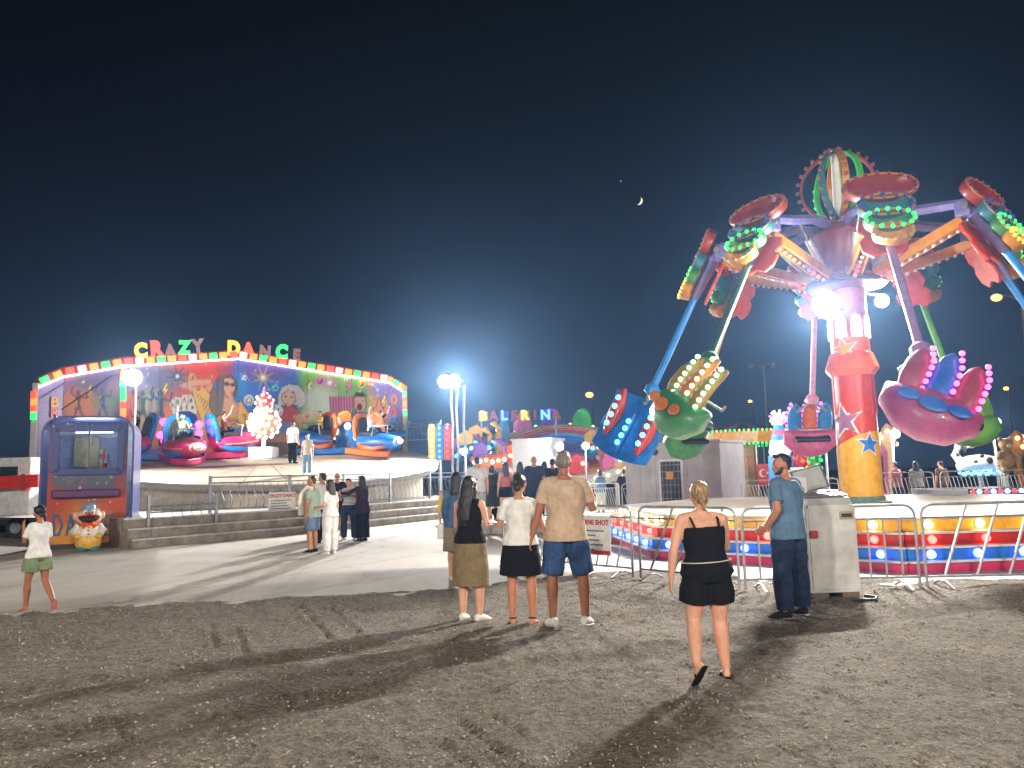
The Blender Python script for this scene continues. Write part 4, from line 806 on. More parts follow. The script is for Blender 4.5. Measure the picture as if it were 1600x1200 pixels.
# ================================================================ the tower ride on the right
TY = 16.8; _t = dp(1336, 640, TY); TC = Vector((_t.x, TY, 0))
zt_ = lambda v: dp(1336, v, TY).z
G_RED2 = mat('bulb_red_lit', (1, .2, .2), emit=(1, .04, .03), es=14, sample=True); G_BLU2 = mat('bulb_blue_lit', (.2, .3, 1), emit=(.05, .16, 1), es=18, sample=True); G_WRM2 = mat('bulb_warm_lit', (1, .9, .7), emit=(1, .72, .36), es=22, sample=True)
LAV = paint_of('lavender_steel', (130, 122, 180)); OCH = paint_of('ochre', (212, 138, 38)); MAR = paint_of('maroon', (150, 48, 40)); COLY = paint_of('column_yellow', (232, 170, 40)); COLR = paint_of('column_red', (196, 52, 28)); COLO = paint_of('column_orange', (238, 100, 16)); COLP = paint_of('column_rose', (164, 60, 90))
def tower_deck():
    o = thing('ride_platform', 'low cream octagonal platform with yellow red and blue light bands under the tower ride', 'platform', TC)
    ri = 4.95; N = 8; zt = .80; rc = 1 / math.cos(PI / N)
    tiers = [(.60, .78, ri - .05, COLY, G_WRM2, .055), (.40, .565, ri + .10, PRED, G_RED2, .05), (.20, .365, ri + .22, PBL, G_BLU2, .055), (.02, .165, ri + .26, MAG, None, 0)]
    ang0 = -PI / 2 + .07
    def corner(r, k, z): a = ang0 + (k + .5) * 2 * PI / N; return Vector((r * rc * math.cos(a), r * rc * math.sin(a), z))
    for k in range(N):
        for j, (r0, r1) in enumerate(((.0, 2.6), (2.606, ri))):
            m_ = 3 if j else 1
            for i in range(m_):
                a, b = corner(r1, k - 1, zt), corner(r1, k, zt); c, d = corner(r0, k, zt), corner(r0, k - 1, zt)
                a2, b2 = a.lerp(b, i / m_ + .002), a.lerp(b, (i + 1) / m_ - .002); d2, c2 = d.lerp(c, i / m_ + .002), d.lerp(c, (i + 1) / m_ - .002); dn = Vector((0, 0, -.03))
                q = MB()
                if j: q.add([d2, a2, b2, c2, d2 + dn, a2 + dn, b2 + dn, c2 + dn], [(0, 1, 2, 3), (7, 6, 5, 4), (0, 4, 5, 1), (1, 5, 6, 2), (2, 6, 7, 3), (3, 7, 4, 0)])
                else: q.add([d2, a2, b2, d2 + dn, a2 + dn, b2 + dn], [(0, 1, 2), (5, 4, 3), (0, 3, 4, 1), (1, 4, 5, 2), (2, 5, 3, 0)])
                q.build('deck_panel', mat('deck_cream_%d' % ((k + i) % 3), (.60 - .03 * ((k + i) % 3), .52 - .03 * ((k + i) % 3), .40 - .02 * ((k + i) % 3)), .45, var=.14, vscale=1.3), o)
        for (z0, z1, r, m_, g, br) in tiers:
            a, b = corner(r, k - 1, 0), corner(r, k, 0); e = (b - a).normalized(); nrm = Vector((e.y, -e.x, 0))
            q = MB(); q.bar(a + e * .01 + Vector((0, 0, (z0 + z1) / 2)) - nrm * .03, b - e * .01 + Vector((0, 0, (z0 + z1) / 2)) - nrm * .03, .06, z1 - z0); q.build('light_band', m_, o)
            q = MB(); q.bar(a + Vector((0, 0, z1 + .017)) - nrm * .06, b + Vector((0, 0, z1 + .017)) - nrm * .06, .26, .03); q.build('white_ledge', WHITE, o)
            if g is None: continue
            me = bulb_mesh('bulb', br, g); n = 5 if g is not G_BLU2 else 6
            sk = MB(); sk.lathe([(br * 1.35, -.02), (br * 1.35, .012), (br * .8, .015)], 12); sme = sk.mesh('bulb_socket', WHITE)
            for i in range(n):
                P = a.lerp(b, (i + .5) / n) + Vector((0, 0, (z0 + z1) / 2)); put('bulb', me, o, T(P + nrm * .045)); put('bulb_socket', sme, o, T(P + nrm * .006) @ nrm.to_track_quat('Z', 'Y').to_matrix().to_4x4())
    q = MB(); q.lathe([(ri - .6, 0.03), (ri - .6, .7)], 24); q.build('underframe', DARK, o)
tower_deck()
def star_on_column(o, u, v, size, c, R, rot):
    P = dp(u, v, TY - R); th = math.atan2(P.y - TC.y - 0, P.x - TC.x) if False else None
    # angle of the column surface seen at pixel u
    base = math.atan2(-TC.y, -TC.x); dx = (u - pj(Vector((TC.x, TC.y, P.z)))[0]) / FPX * TY
    a0 = base + math.asin(max(-.95, min(.95, dx / R))); z0 = P.z
    for nm, s, dr, m_ in (('star_outline', size * 1.0, .012, WHITE), ('star', size * .76, .024, c)):
        q = MB(); pts = []
        for i in range(10):
            a = PI / 2 + rot + i * PI / 5; r = s if i % 2 == 0 else s * .42; pts.append((r * math.cos(a), r * math.sin(a)))
        K = 6; vs = []; fs = []
        for k in range(K + 1):
            for (x, y) in pts:
                t = k / K; aa = a0 + x * t / R; vs.append(((R + dr) * math.cos(aa), (R + dr) * math.sin(aa), z0 + y * t))
        for k in range(K):
            for i in range(10): fs.append((k * 10 + i, k * 10 + (i + 1) % 10, (k + 1) * 10 + (i + 1) % 10, (k + 1) * 10 + i))
        q.add(vs, fs); q.build(nm, m_, o)
LENS = mat('flood_lens', (1, 1, 1), emit=(.9, .96, 1), es=60, sample=False)
def tower():
    o = thing('tower_ride', 'tall star decorated orange ride tower with radiating arms and ring globe', 'tower ride', TC)
    R = .425
    def sleeve(name, za, zb, slant_a, slant_b, R0, R1, m_, n=28, flute=0.0):
        q = MB(); vs = []; K = 6
        for k in range(K + 1):
            for j in range(n):
                a = 2 * PI * j / n; t = k / K; z = (za + slant_a * math.sin(a + 2.6)) * (1 - t) + (zb + slant_b * math.sin(a + 2.6)) * t; r = (R0 + (R1 - R0) * t) * (1 + flute * (1 if (j % 4) == 0 else 0)); vs.append((r * math.cos(a), r * math.sin(a), z))
        fs = [(k * n + j, k * n + (j + 1) % n, (k + 1) * n + (j + 1) % n, (k + 1) * n + j) for k in range(K) for j in range(n)] + [tuple(range(n - 1, -1, -1)), tuple(K * n + j for j in range(n))]
        q.add(vs, fs); return q.build(name, m_, o, True)
    zc = zt_(577)
    sleeve('column_lower', .8, zt_(690), 0, .20, R + .012, R + .012, COLY); sleeve('column_middle', zt_(690) - .02, zc, .20, 0, R, R, COLR, flute=.0)
    q = MB(); q.lathe([(R + .02, zc - .16), (R + .12, zc - .03), (R + .13, zc + .02), (R + .02, zc + .34), (R - .02, zc + .36)], 12); q.build('collar', COLO, o)
    sleeve('column_upper', zc + .3, zt_(525), 0, 0, R - .02, R - .03, COLO); sleeve('column_top', zt_(525), zt_(452), 0, 0, R - .03, R - .03, COLP)
    for k in range(8):
        a = math.atan2(-TC.y, -TC.x) + (k - .5) * PI / 4; q = MB(); pts = [(-.115, 0), (.115, 0), (.115, .34), (.08, .45), (0, .50), (-.08, .45), (-.115, .34)]
        ex = Vector((-math.sin(a), math.cos(a), 0)); nr = Vector((math.cos(a), math.sin(a), 0)); q.prism(pts, nr * (R - .035) + Vector((0, 0, zt_(530))), ex, (0, 0, 1), nr, .03); q.build('arch_light', mat('arch_light', (1, .8, .85), emit=(1, .62, .72), es=3.0, sample=True), o)
    for k in range(12):
        a = 2 * PI * k / 12; q = MB(); q.tube([((R + .005) * math.cos(a), (R + .005) * math.sin(a), zc - 1.0), ((R + .005) * math.cos(a), (R + .005) * math.sin(a), zc - .1)], .012, 6); q.build('flute', COLR, o, True)
    star_on_column(o, 1320, 545, .34, COLY, R, .2); star_on_column(o, 1321, 657, .44, paint_of('star_mauve', (150, 96, 130)), R, .15); star_on_column(o, 1356, 694, .30, PBL, R + .014, -.1)
    q = MB(); q.lathe([(.58, .8), (.58, .84), (.47, .86), (.46, .95)], 20); q.build('base_flange', mat('flange_green', (.12, .2, .14), .6), o)
    # hub
    zh = zt_(446); q = MB(); q.lathe([(.42, zh - .12), (.80, zh - .06), (.84, zh + .02), (.80, zh + .10), (.62, zh + .2), (.50, zh + .8), (.62, zh + 1.15), (.5, zh + 1.35)], 24); q.build('hub', MAR, o, True)
    q = MB(); q.lathe([(.845, zh - .035), (.855, zh), (.845, zh + .035)], 32); q.build('hub_band', DARK, o)
    zs = zt_(292); q = MB(); q.tube([(0, 0, zh + 1.2), (0, 0, zs + .75)], [.14, .10], 12); q.build('mast', WHITE, o, True)
    # ring globe
    rr = .80
    for nm, az, m_, g in (('globe_ring', 2.72, MAR, None), ('globe_ring', 1.80, PGR, G_GRN), ('globe_ring', 1.38, OCH, None), ('globe_ring', .75, paint_of('ring_teal', (50, 120, 130)), None)):
        q = MB(); K = 40; vs = []
        for i in range(K):
            a = 2 * PI * i / K
            for (r, w) in ((rr, -.07), (rr, .07), (rr - .05, .07), (rr - .05, -.07)):
                vs.append((r * math.cos(a) * math.cos(az) - w * math.sin(az), r * math.cos(a) * math.sin(az) + w * math.cos(az), zs + r * math.sin(a)))
        fs = [(i * 4 + j, i * 4 + (j + 1) % 4, ((i + 1) % K) * 4 + (j + 1) % 4, ((i + 1) % K) * 4 + j) for i in range(K) for j in range(4)]
        q.add(vs, fs); ring = q.build(nm, m_, o)
        bm_ = bulb_mesh('bulb', .045, G_GRN if g else mat('bulb_off', (.26, .07, .07), .3))
        for i in range(26):
            a = 2 * PI * i / 26; lit = g and (a > 5.3 or a < .35)
            if g and not lit: continue
            put('bulb', bm_, ring, T((rr + .05) * math.cos(a) * math.cos(az), (rr + .05) * math.cos(a) * math.sin(az), zs + (rr + .05) * math.sin(a)))
    # eight arms
    PR, PZ_ = 2.75, 6.55
    bo = bulb_mesh('bulb', .04, mat('bulb_off_white', (.6, .56, .5), .3)); br = bulb_mesh('bulb', .045, G_RED)
    for k in range(8):
        a = math.radians(-145 + 45 * k); M = RZ(a)
        for s in (-1, 1):
            q = MB(); q.bar((.75, s * .13, zh + .12), (PR - .15, s * .10, PZ_ - .22), .05, .20); q.build('lower_arm', OCH, o, M=M)
        q = MB(); q.tube([(.35, 0, zh + 1.28), (1.0, 0, zh + 1.36), (1.7, 0, zh + 1.22), (PR - .1, 0, PZ_ + .14)], [.09, .11, .11, .10], 8); q.build('upper_arm', LAV, o, True, M=M)
        q = MB(); q.tube([(.72, 0, zh + .22), (1.28, 0, zh + .86)], .085, 10); cyl = q.build('ram_cylinder', mat('ram_white', (.62, .60, .55), .35, .3), o, True, M=M)
        q = MB(); q.tube([(1.28, 0, zh + .86), (1.52, 0, zh + 1.16)], .035, 8); q.build('ram_rod', mat('chrome', (.7, .7, .7), .15, 1.0), cyl, True)
        q = MB(); q.box((PR - .08, 0, PZ_), (.30, .46, .34)); q.build('elbow_bracket', LAV, o, bevel=.03, M=M)
        q = MB(); q.tube([(PR + .02, -.34, PZ_), (PR + .02, .34, PZ_)], .07, 10); q.build('pivot_pin', GREYM, o, True, M=M)
        n = 11
        for i in range(n):
            t = (i + .5) / n; P = Vector((.75, 0, zh + .0)).lerp(Vector((PR - .2, 0, PZ_ - .36)), t); put('bulb', br if i < 3 else bo, o, M @ T(P))
    # two floodlights on brackets under the hub
    for (u, v, yy, rl) in ((1290, 475, 15.2, .25), (1378, 470, 17.2, .15)):
        P = dp(u, v, yy) - TC; d = Vector((P.x, P.y, 0)); c = (CAMP - TC - P).normalized(); R3 = c.to_track_quat('Z', 'Y').to_matrix()
        q = MB(); q.tube([d.normalized() * .38 + Vector((0, 0, P.z + .14)), P + Vector((0, 0, .14)) - c * .25], .03, 6); q.build('flood_bracket', GREYM, o)
        q = MB(); q.lathe([(rl * .6, -.34), (rl * 1.1, -.22), (rl * 1.15, -.13)], 16, P, R3); q.build('flood_housing', DARK, o)
        q = MB(); q.lathe([(rl, -.135), (rl, -.12), (rl * .9, -.10), (rl * .5, -.085)], 20, P, R3); q.build('flood_lens', LENS, o, True)
    return PR, PZ_
PR, PZ_ = tower()
def gondola(ang, swing, label, armm, kind, c1, c2, c3, led, fork=LAV, twist=0, roll=0, lit=(2,)):
    E_ = .40; CM = T(0, 0, -4.0 - E_) @ Matrix.Scale(1.0 if kind == 'pods' else .88, 4) @ RZ(math.radians(twist)) @ RX(math.radians(roll)) @ T(0, 0, 4.0)
    a = math.radians(ang); o = thing('ride_gondola', label, 'ride gondola', (TC.x + (PR + .02) * math.cos(a), TC.y + (PR + .02) * math.sin(a), PZ_), 0, 'gondolas swinging out from the tower ride')
    o.rotation_euler = (RZ(a) @ RY(-math.radians(swing))).to_euler()
    # local: x outward, y tangential, -z along the pendulum
    q = MB(); q.tube([(0, 0, .1), (0, 0, -.5), (0, 0, -1.15)], [(.20, .16), (.15, .13), (.09, .09)], 10); q.build('fork', fork, o, True)
    q = MB(); q.tube([(0, 0, -1.0), (0, 0, -3.05 - E_)], .075, 12); q.build('pendulum_arm', armm, o, True)
    q = MB(); q.lathe([(.09, -3.2 - E_), (.17, -3.16 - E_), (.17, -3.02 - E_), (.10, -2.94 - E_)], 12); q.build('arm_joint', armm, o, True)
    q = MB(); q.tube([(0, -.4, -3.45 - E_), (0, 0, -3.12 - E_), (0, .4, -3.45 - E_)], .05, 8); q.build('yoke', GREYM, o, True)
    # crown of stacked oval dishes on the outer face
    ovals = [(.10, .68, .34, MAR, mat('bulb_off', (.35, .12, .12))), (-.38, .52, .28, paint_of('dish_teal', (40, 110, 120)), G_BLU), (-.74, .46, .24, paint_of('dish_green', (60, 130, 70)), G_GRN), (-1.06, .36, .20, OCH, G_YEL)]
    for oi, (z, ra, rb, m_, g) in enumerate(ovals):
        if oi and oi not in lit: g = mat('bulb_off_%d' % oi, [(.3, .1, .1), (.05, .08, .4), (.08, .3, .12), (.5, .35, .08)][oi], .3)
        q = MB(); K = 28; vs = []
        for (f, dx) in ((0.0, .16), (.72, .20), (.92, .30), (1.0, .30), (1.0, .22), (.9, .12)):
            for j in range(K): t = 2 * PI * j / K; vs.append((dx + .02, f * ra * math.cos(t), z + f * rb * math.sin(t)))
        fs = [(i * K + j, i * K + (j + 1) % K, (i + 1) * K + (j + 1) % K, (i + 1) * K + j) for i in range(5) for j in range(K)] + [tuple(5 * K + j for j in range(K))]
        q.add(vs, fs); dish = q.build('dish', m_, o, True)
        q = MB(); q.tube([(.325, ra * .96 * math.cos(t), z + rb * .96 * math.sin(t)) for t in np.linspace(0, 2 * PI, 33)[:-1]], .022, 6, close=True, up=(1, 0, 0)); q.build('dish_trim', OCH, dish, True)
        bm_ = bulb_mesh('bulb', .042, g); n = 18 if ra > .6 else 14
        for j in range(n): t = 2 * PI * (j + .5) / n; put('bulb', bm_, dish, T(.34, .92 * ra * math.cos(t), z + .92 * rb * math.sin(t)))
    q = MB(); q.box((.14, 0, -.48), (.06, .18, 1.5)); q.build('dish_rail', OCH, o)
    # orange lobed plume on the inner face
    pl = [(-.06, .1), (-.34, .0), (-.40, -.22), (-.30, -.36), (-.42, -.50), (-.40, -.74), (-.22, -.90), (-.04, -.80), (.04, -.80), (.22, -.90), (.40, -.74), (.42, -.50), (.30, -.36), (.40, -.22), (.34, 0), (.06, .1)]
    q = MB(); q.prism(pl, (-.24, 0, -.25), (0, 1, 0), (0, 0, 1), (-1, 0, 0), .06); q.build('plume', paint_of('plume_orange', (226, 70, 18)), o, bevel=.015)
    if kind == 'pods':
        q = MB(); K = 9; vs = []
        for (dx) in (0.0, .07):
            for i in range(K):
                t = -1 + 2 * i / (K - 1)
                for (z) in (-3.35, -3.6, -3.9, -4.2, -4.5, -4.72 - .14 * (1 - t * t)):
                    vs.append((.22 - .10 * t * t + .16 * (z + 3.9) ** 2 - dx, t * .78, z))
        fs = [];
        for s_ in range(2):
            for i in range(K - 1):
                for j in range(5): b0 = s_ * K * 6 + i * 6 + j; fs.append((b0, b0 + 1, b0 + 7, b0 + 6))
        H = K * 6
        for i in range(K - 1): fs.append((i * 6, (i + 1) * 6, H + (i + 1) * 6, H + i * 6)); fs.append((i * 6 + 5, (i + 1) * 6 + 5, H + (i + 1) * 6 + 5, H + i * 6 + 5))
        for j in range(5): fs.append((j, j + 1, H + j + 1, H + j)); e = (K - 1) * 6; fs.append((e + j, e + j + 1, H + e + j + 1, H + e + j))
        q.add(vs, fs); q.build('shell', c1, o, True, M=CM)
        bm_ = bulb_mesh('bulb', .062, led)
        for (t, m_, z0, z1) in ((-.50, c2, -3.30, -4.45), (0.0, c3, -3.75, -4.72), (.50, c2, -3.45, -4.60)):
            q = MB(); K2 = 7; pts = [(.26 - .06 * abs(t) + .16 * ((z0 + (z1 - z0) * i / (K2 - 1)) + 3.9) ** 2, t, z0 + (z1 - z0) * i / (K2 - 1)) for i in range(K2)]; wd = [.05, .13, .18, .19, .17, .12, .05]
            if m_ is c3: wd = [.07] * K2
            q.tube(pts, [(w, w * .55) for w in wd], 10, up=(1, 0, 0)); pod = q.build('pod', m_, o, True, M=CM)
            for i in range(4):
                w = (i + 1.2) / 5.4; z = z0 + (z1 - z0) * w; put('bulb', bm_, pod, T(.30 - .06 * abs(t) + .16 * (z + 3.9) ** 2 + (.10 if m_ is c2 else .05), t, z))
        q = MB(); q.box((-.06, 0, -4.35), (.46, 1.35, .14)); q.build('bench', DARK, o, bevel=.04, M=CM)
    else:
        q = MB(); q.tube([(.02, -.80, -4.05), (.05, -.65, -4.25), (.07, -.32, -4.42), (.07, .0, -4.46), (.07, .32, -4.42), (.05, .65, -4.25), (.02, .80, -4.05)], [(.05, .05), (.30, .26), (.46, .40), (.50, .43), (.46, .40), (.30, .26), (.05, .05)], 16, up=(1, 0, 0)); hull = q.build('hull', c1, o, True, M=CM)
        for (t, s_) in ((-.42, .8), (0, 1.0), (.42, .8)):
            q = MB(); q.ball((.535 - .2 * t * t, t, -4.50 + .14 * abs(t)), (.03, .24 * s_, .15 * s_)); q.build('oval_spot', c2, hull, True)
        bm_ = bulb_mesh('bulb', .05, led)
        for t in (-.46, 0.0, .46):
            q = MB(); hh = 1.25 if t == 0 else 1.08; z0 = -4.30 + .12 * abs(t)
            pts = [(.16, t, z0), (.26, t, z0 + hh * .28), (.28, t, z0 + hh * .6), (.22, t, z0 + hh * .86), (.15, t, z0 + hh)]; q.tube(pts, [(.17, .12), (.23, .13), (.22, .11), (.15, .08), (.04, .04)], 12, up=(1, 0, 0)); pet = q.build('petal_back', c3 if t else c2, o, True, M=CM)
            for i in range(7):
                w = .10 + .82 * i / 6; x = .20 + .12 * math.sin(w * 2.6); put('bulb', bm_, pet, T(x + .10, t + (.21 - .13 * max(0, w - .6) / .4), z0 + hh * w))
        q = MB(); q.box((-.22, 0, -4.18), (.40, 1.05, .12)); q.build('bench', DARK, o, bevel=.04, M=CM)
        q = MB(); q.tube([(-.30, -.55, -3.72), (-.42, -.4, -3.8), (-.42, .4, -3.8), (-.30, .55, -3.72)], .03, 8); q.build('safety_bar', GREYM, o, True, M=CM)
DKG = paint_of('arm_green', (44, 84, 58)); SKYB = paint_of('arm_sky', (40, 140, 220))
GDA = [(170, 27, 'blue gondola with red light pods on the leftmost sky blue arm', SKYB, 'pods', PBL, PRED, PBL, G_CYAN, LAV, 60, 0, (2, 3)),
       (-145, 33, 'green gondola with orange petals and green lights on a dark green arm', DKG, 'petal', airbrush('g_green', (36, 104, 56), (88, 160, 84), (150, 190, 80)), airbrush('g_orange', (206, 96, 30), (240, 170, 60)), airbrush('g_leaf', (180, 110, 40), (120, 160, 50)), mat('led_green_hot', (.5, 1, .6), emit=(.35, 1, .55), es=3.2), LAV, 0, -30),
       (-100, 27, 'magenta gondola with blue spots and pink lights on a mauve arm', paint_of('arm_mauve', (150, 110, 150)), 'petal', airbrush('g_pink', (150, 52, 104), (206, 104, 150), (96, 70, 150)), airbrush('g_blue', (30, 90, 190), (90, 150, 220)), airbrush('g_rose', (140, 44, 70), (196, 96, 120)), G_PNK, LAV, 0, -30),
       (-55, 27, 'blue arm of a gondola leaving the picture at the right edge', SKYB, 'pods', PBL, PRED, PBL, G_CYAN, LAV, 0, 0, (2, 3)),
       (-10, 27, 'orange petalled gondola swinging beyond the right edge', SKYB, 'petal', POR, PYE, PRED, G_YEL),
       (35, 30, 'lime green gondola behind the magenta one on a light green arm', paint_of('arm_lime', (110, 190, 80)), 'petal', airbrush('g_lime', (56, 140, 50), (120, 196, 80)), POR, airbrush('g_lime2', (90, 170, 70), (170, 210, 100)), G_YEL),
       (80, 27, 'pink and sky blue gondola behind the tower on a pink arm', paint_of('arm_pink', (232, 160, 200)), 'petal', PPK, POR, SKYB, G_PNK),
       (125, 27, 'green gondola on a yellow arm half hidden behind another one', paint_of('arm_yellow', (232, 176, 50)), 'petal', paint_of('g_green2', (70, 150, 80)), OCH, paint_of('g_leaf', (150, 150, 50)), G_GRN)]
for g_ in GDA: gondola(*g_)
# ================================================================ masts, far rides, far lamps
def flood_head(o, P, rl=.2, es=LENS):
    c = (CAMP + Vector((0, 6, 0)) - P - Vector(o.location)).normalized(); R3 = c.to_track_quat('Z', 'Y').to_matrix()
    q = MB(); q.lathe([(rl * .6, -.34), (rl * 1.1, -.22), (rl * 1.15, -.13)], 14, P, R3); q.build('flood_housing', DARK, o)
    q = MB(); q.lathe([(rl, -.135), (rl, -.12), (rl * .9, -.10), (rl * .5, -.085)], 16, P, R3); q.build('flood_lens', es, o, True)
for i, (ub, ut, vt, head, lab) in enumerate(((708, 703, 596, 1, 'left white floodlight mast with the brightest lamp beside the ride stage'), (716, 712, 606, 0, 'middle white mast of three beside the ride stage'), (727, 722, 602, 0, 'right white mast of three beside the ride stage'))):
    p = dp(ub, 740, 36 + .3 * i); p.z = 0; t_ = dp(ut, vt, 36 + .3 * i); o = thing('floodlight_mast', lab, 'mast', p, 0, 'masts in the middle')
    pts = [Vector((0, 0, 0))] + [Vector((.04 * math.sin(k * 2.1 + i), 0, t_.z * k / 6)) for k in range(1, 7)]
    q = MB(); q.tube(pts, .06, 8); q.build('pole', WHITE, o, True)
    q = MB(); q.lathe([(.2, 0.02), (.2, .06), (.08, .1)], 12); q.build('foot_plate', GREYM, o)
    if head:
        q = MB(); q.tube([(-.35, 0, t_.z), (.5, 0, t_.z)], .035, 6); q.build('cross_arm', GREYM, o)
        for x in (-.3, .12): flood_head(o, Vector((x, -.1, t_.z - .02)), .32)
    else:
        q = MB(); q.tube([(0, 0, t_.z - .02), (.22, -.06, t_.z + .08)], .04, 6); q.build('top_arm', GREYM, o)
# flood over the ticket booth, on a post of the spinning ride
p = dp(207, 590, 27.5); o = thing('floodlight_post', 'glaring white floodlight on a thin post above the ticket booth', 'floodlight', (p.x, p.y, ZD)); h = p.z - ZD
q = MB(); q.tube([(0, .25, 0), (0, .25, h)], .05, 8); q.build('post', GREYM, o, True); q = MB(); q.tube([(0, .25, h), (0, .1, h)], .04, 6); q.build('bracket', GREYM, o); flood_head(o, Vector((0, 0, h)), .30)
# distant street lamps
def street_lamp(u, v, y, ub, label, lit=True, arms=1, r=.22, pole=True):
    p = dp(u, v, y); b = dp(ub, v + 20, y); o = thing('street_lamp', label, 'street lamp', (b.x, b.y, 0), 0, 'far street lamps')
    q = MB(); q.tube([(0, 0, 0), (0, 0, p.z + .1)], [.14, .07], 8); q.build('pole', mat('lamp_pole', (.3, .28, .26), .5, .4), o, True)
    for k in range(arms):
        x = (p.x - b.x) if k == 0 else (b.x - p.x) * .9
        q = MB(); q.tube([(0, 0, p.z - .25), (x * .6, 0, p.z + .12), (x, 0, p.z + .08)], .05, 6); q.build('arm', mat('lamp_pole', (.3, .28, .26)), o, True)
        q = MB(); q.ball((x, 0, p.z), (r * 1.15, r, r * .8)); q.build('lamp_head', mat('sodium_lamp', (1, .7, .4), emit=(1, .42, .08), es=4.5) if lit else GREYM, o, True)
street_lamp(1557, 465, 42, 1598, 'orange street lamp high beside the right edge of the tower ride', r=.25)
street_lamp(921, 617, 95, 926, 'orange street lamp glowing just left of the blue gondola', r=.42); street_lamp(1172, 627, 130, 1178, 'small far orange lamp between the gondolas and the tower', r=.30); street_lamp(1572, 607, 120, 1578, 'small far orange lamp above the lime gondola', r=.34)
street_lamp(1175, 572, 70, 1194, 'unlit double armed street lamp behind the tower ride', False, 2, r=.3)
# ---------------------------------------------------------------- ballerina ride
def ballerina():
    Y = 38.; c = dp(880, 702, Y); o = thing('whirling_ride', 'far whirling ride with rainbow striped rim and coloured seat shells', 'fairground ride', (c.x, c.y, 0))
    zc = c.z; Mo = T(0, 0, zc) @ RX(math.radians(24)); R = 3.45
    rings = [(1.0, .92, CREAM), (.92, .84, PYE), (.84, .74, POR), (.74, .62, PRED), (.62, .50, PSKY), (.50, .30, PBL), (.30, .02, PPU)]
    for a, b, m_ in rings: q = MB(); q.lathe([(R * a, 0), (R * a, .05), (R * b + .004, .05 + .3 * (1 - b)), (R * b + .004, 0)], 48); q.build('rim_stripe', m_, o, True, M=Mo)
    q = MB(); q.lathe([(R * 1.0, -.55), (R * 1.03, -.5), (R * 1.03, -.02), (R * 1.0, .0)], 48); q.build('outer_rim', mat('rim_stripe_white', (.7, .68, .62), .4), o, True, M=Mo)
    q = MB(); q.lathe([(.5, 0), (.5, zc)], 16); q.build('centre_post', GREYM, o, True)
    cols = [PYE, PSKY, PGR, PPU, PPK, PSKY, PYE, POR, PGR, PRED, PPK, PBL]; bw = bulb_mesh('bulb', .09, G_WARM); bb = bulb_mesh('bulb', .10, G_BLU)
    for k in range(12):
        a = 2 * PI * k / 12 + .13; M = Mo @ RZ(a) @ T(R * .88, 0, .12)
        q = MB(); q.prism([(-.5, 0), (.5, 0), (.55, .4), (.3, .85), (-.05, 1.0), (-.4, .8), (-.55, .35)], (0, 0, 0), (0, 1, 0), (0, 0, 1), (1, 0, 0), .32); q.build('seat_shell', cols[k], o, bevel=.08, M=M)
        put('bulb', bw if k % 2 else bb, o, M @ T(.40, .2, .55))
    for k in range(36): a = 2 * PI * k / 36; put('bulb', bw, o, Mo @ RZ(a) @ T(R * 1.05, 0, -.04))
    # sign on two posts
    for u in (752, 868): t_ = dp(u, 645, 39.5); q = MB(); q.tube([Vector((t_.x, 39.5, 0)) - Vector((c.x, c.y, 0)), Vector((t_.x, 39.5, t_.z)) - Vector((c.x, c.y, 0))], .05, 6); q.build('sign_post', GREYM, o)
    for i, ch in enumerate('BALERINA'):
        P = dp(755 + 16.2 * i, 650.5 - .3 * i, 39.4) - Vector((c.x, c.y, 0)); lit = {0: G_YEL, 2: G_BLU, 4: G_YEL, 6: G_BLU}.get(i, mat('unlit_red', srgb(150, 50, 60), .4))
        put('sign_letter', text_mesh(ch, .66, .1, lit, .03), o, T(P) @ RX(PI / 2))
        if i in (0, 2, 4, 6): q = MB(); q.box(P + Vector((0, .12, 0)), (.5, .06, .5)); q.build('letter_box', mat('letter_box_%d' % (i % 4), (.5, .3, .05) if i % 4 == 0 else (.03, .06, .4), .4), o)
ballerina()
def far_cars():
    spec = [(742, 690, 37, PBL, PYE, 'blue far ride car with yellow crest left of the rainbow rim'), (757, 680, 38, PSKY, PYE, 'sky blue far ride car with raised neck left of the rainbow rim'), (765, 708, 36, POR, PPU, 'orange far ride car with mauve hood left of the kiosk'), (728, 700, 37.5, PBL, PPK, 'blue far ride car with pink crest behind the masts'), (938, 688, 38, POR, PYE, 'orange and yellow far ride car right of the rainbow rim'), (962, 705, 36, PSAND, POR, 'sand coloured far ride car under the blue gondola')]
    bw = bulb_mesh('bulb', .10, G_CYAN); by = bulb_mesh('bulb', .09, G_WARM)
    for (u, v, y, m1, m2, lab) in spec:
        c = dp(u, v + 14, y); o = thing('kiddie_ride_car', lab, 'ride car', (c.x, c.y, 0), 0, 'far ride cars in the middle')
        z = c.z; q = MB(); q.tube([(-.9, 0, z + .2), (-.5, 0, z), (0, 0, z - .05), (.5, 0, z + .05), (.85, 0, z + .35)], [(.1, .1), (.4, .34), (.5, .42), (.4, .34), (.12, .14)], 12); q.build('hull', m1, o, True)
        q = MB(); q.tube([(.6, 0, z + .2), (.75, 0, z + .7), (.55, 0, z + 1.0), (.3, 0, z + 1.02)], [.16, .14, .17, .06], 10); q.build('neck', m2, o, True)
        q = MB(); q.prism([(-.35, 0), (.35, 0), (.4, .5), (.1, .8), (-.3, .6)], (-.45, -.08, z + .2), (1, 0, 0), (0, 0, 1), (0, 1, 0), .16); q.build('seat_back', m2, o, bevel=.04)
        q = MB(); q.tube([(0, .0, 0.02), (0, 0, z - .2)], .12, 8); q.build('support', GREYM, o, True)
        for k in range(6): put('bulb', bw if k % 2 else by, o, T(-.7 + .28 * k, -.44, z + .05 * (k % 3)))
far_cars()
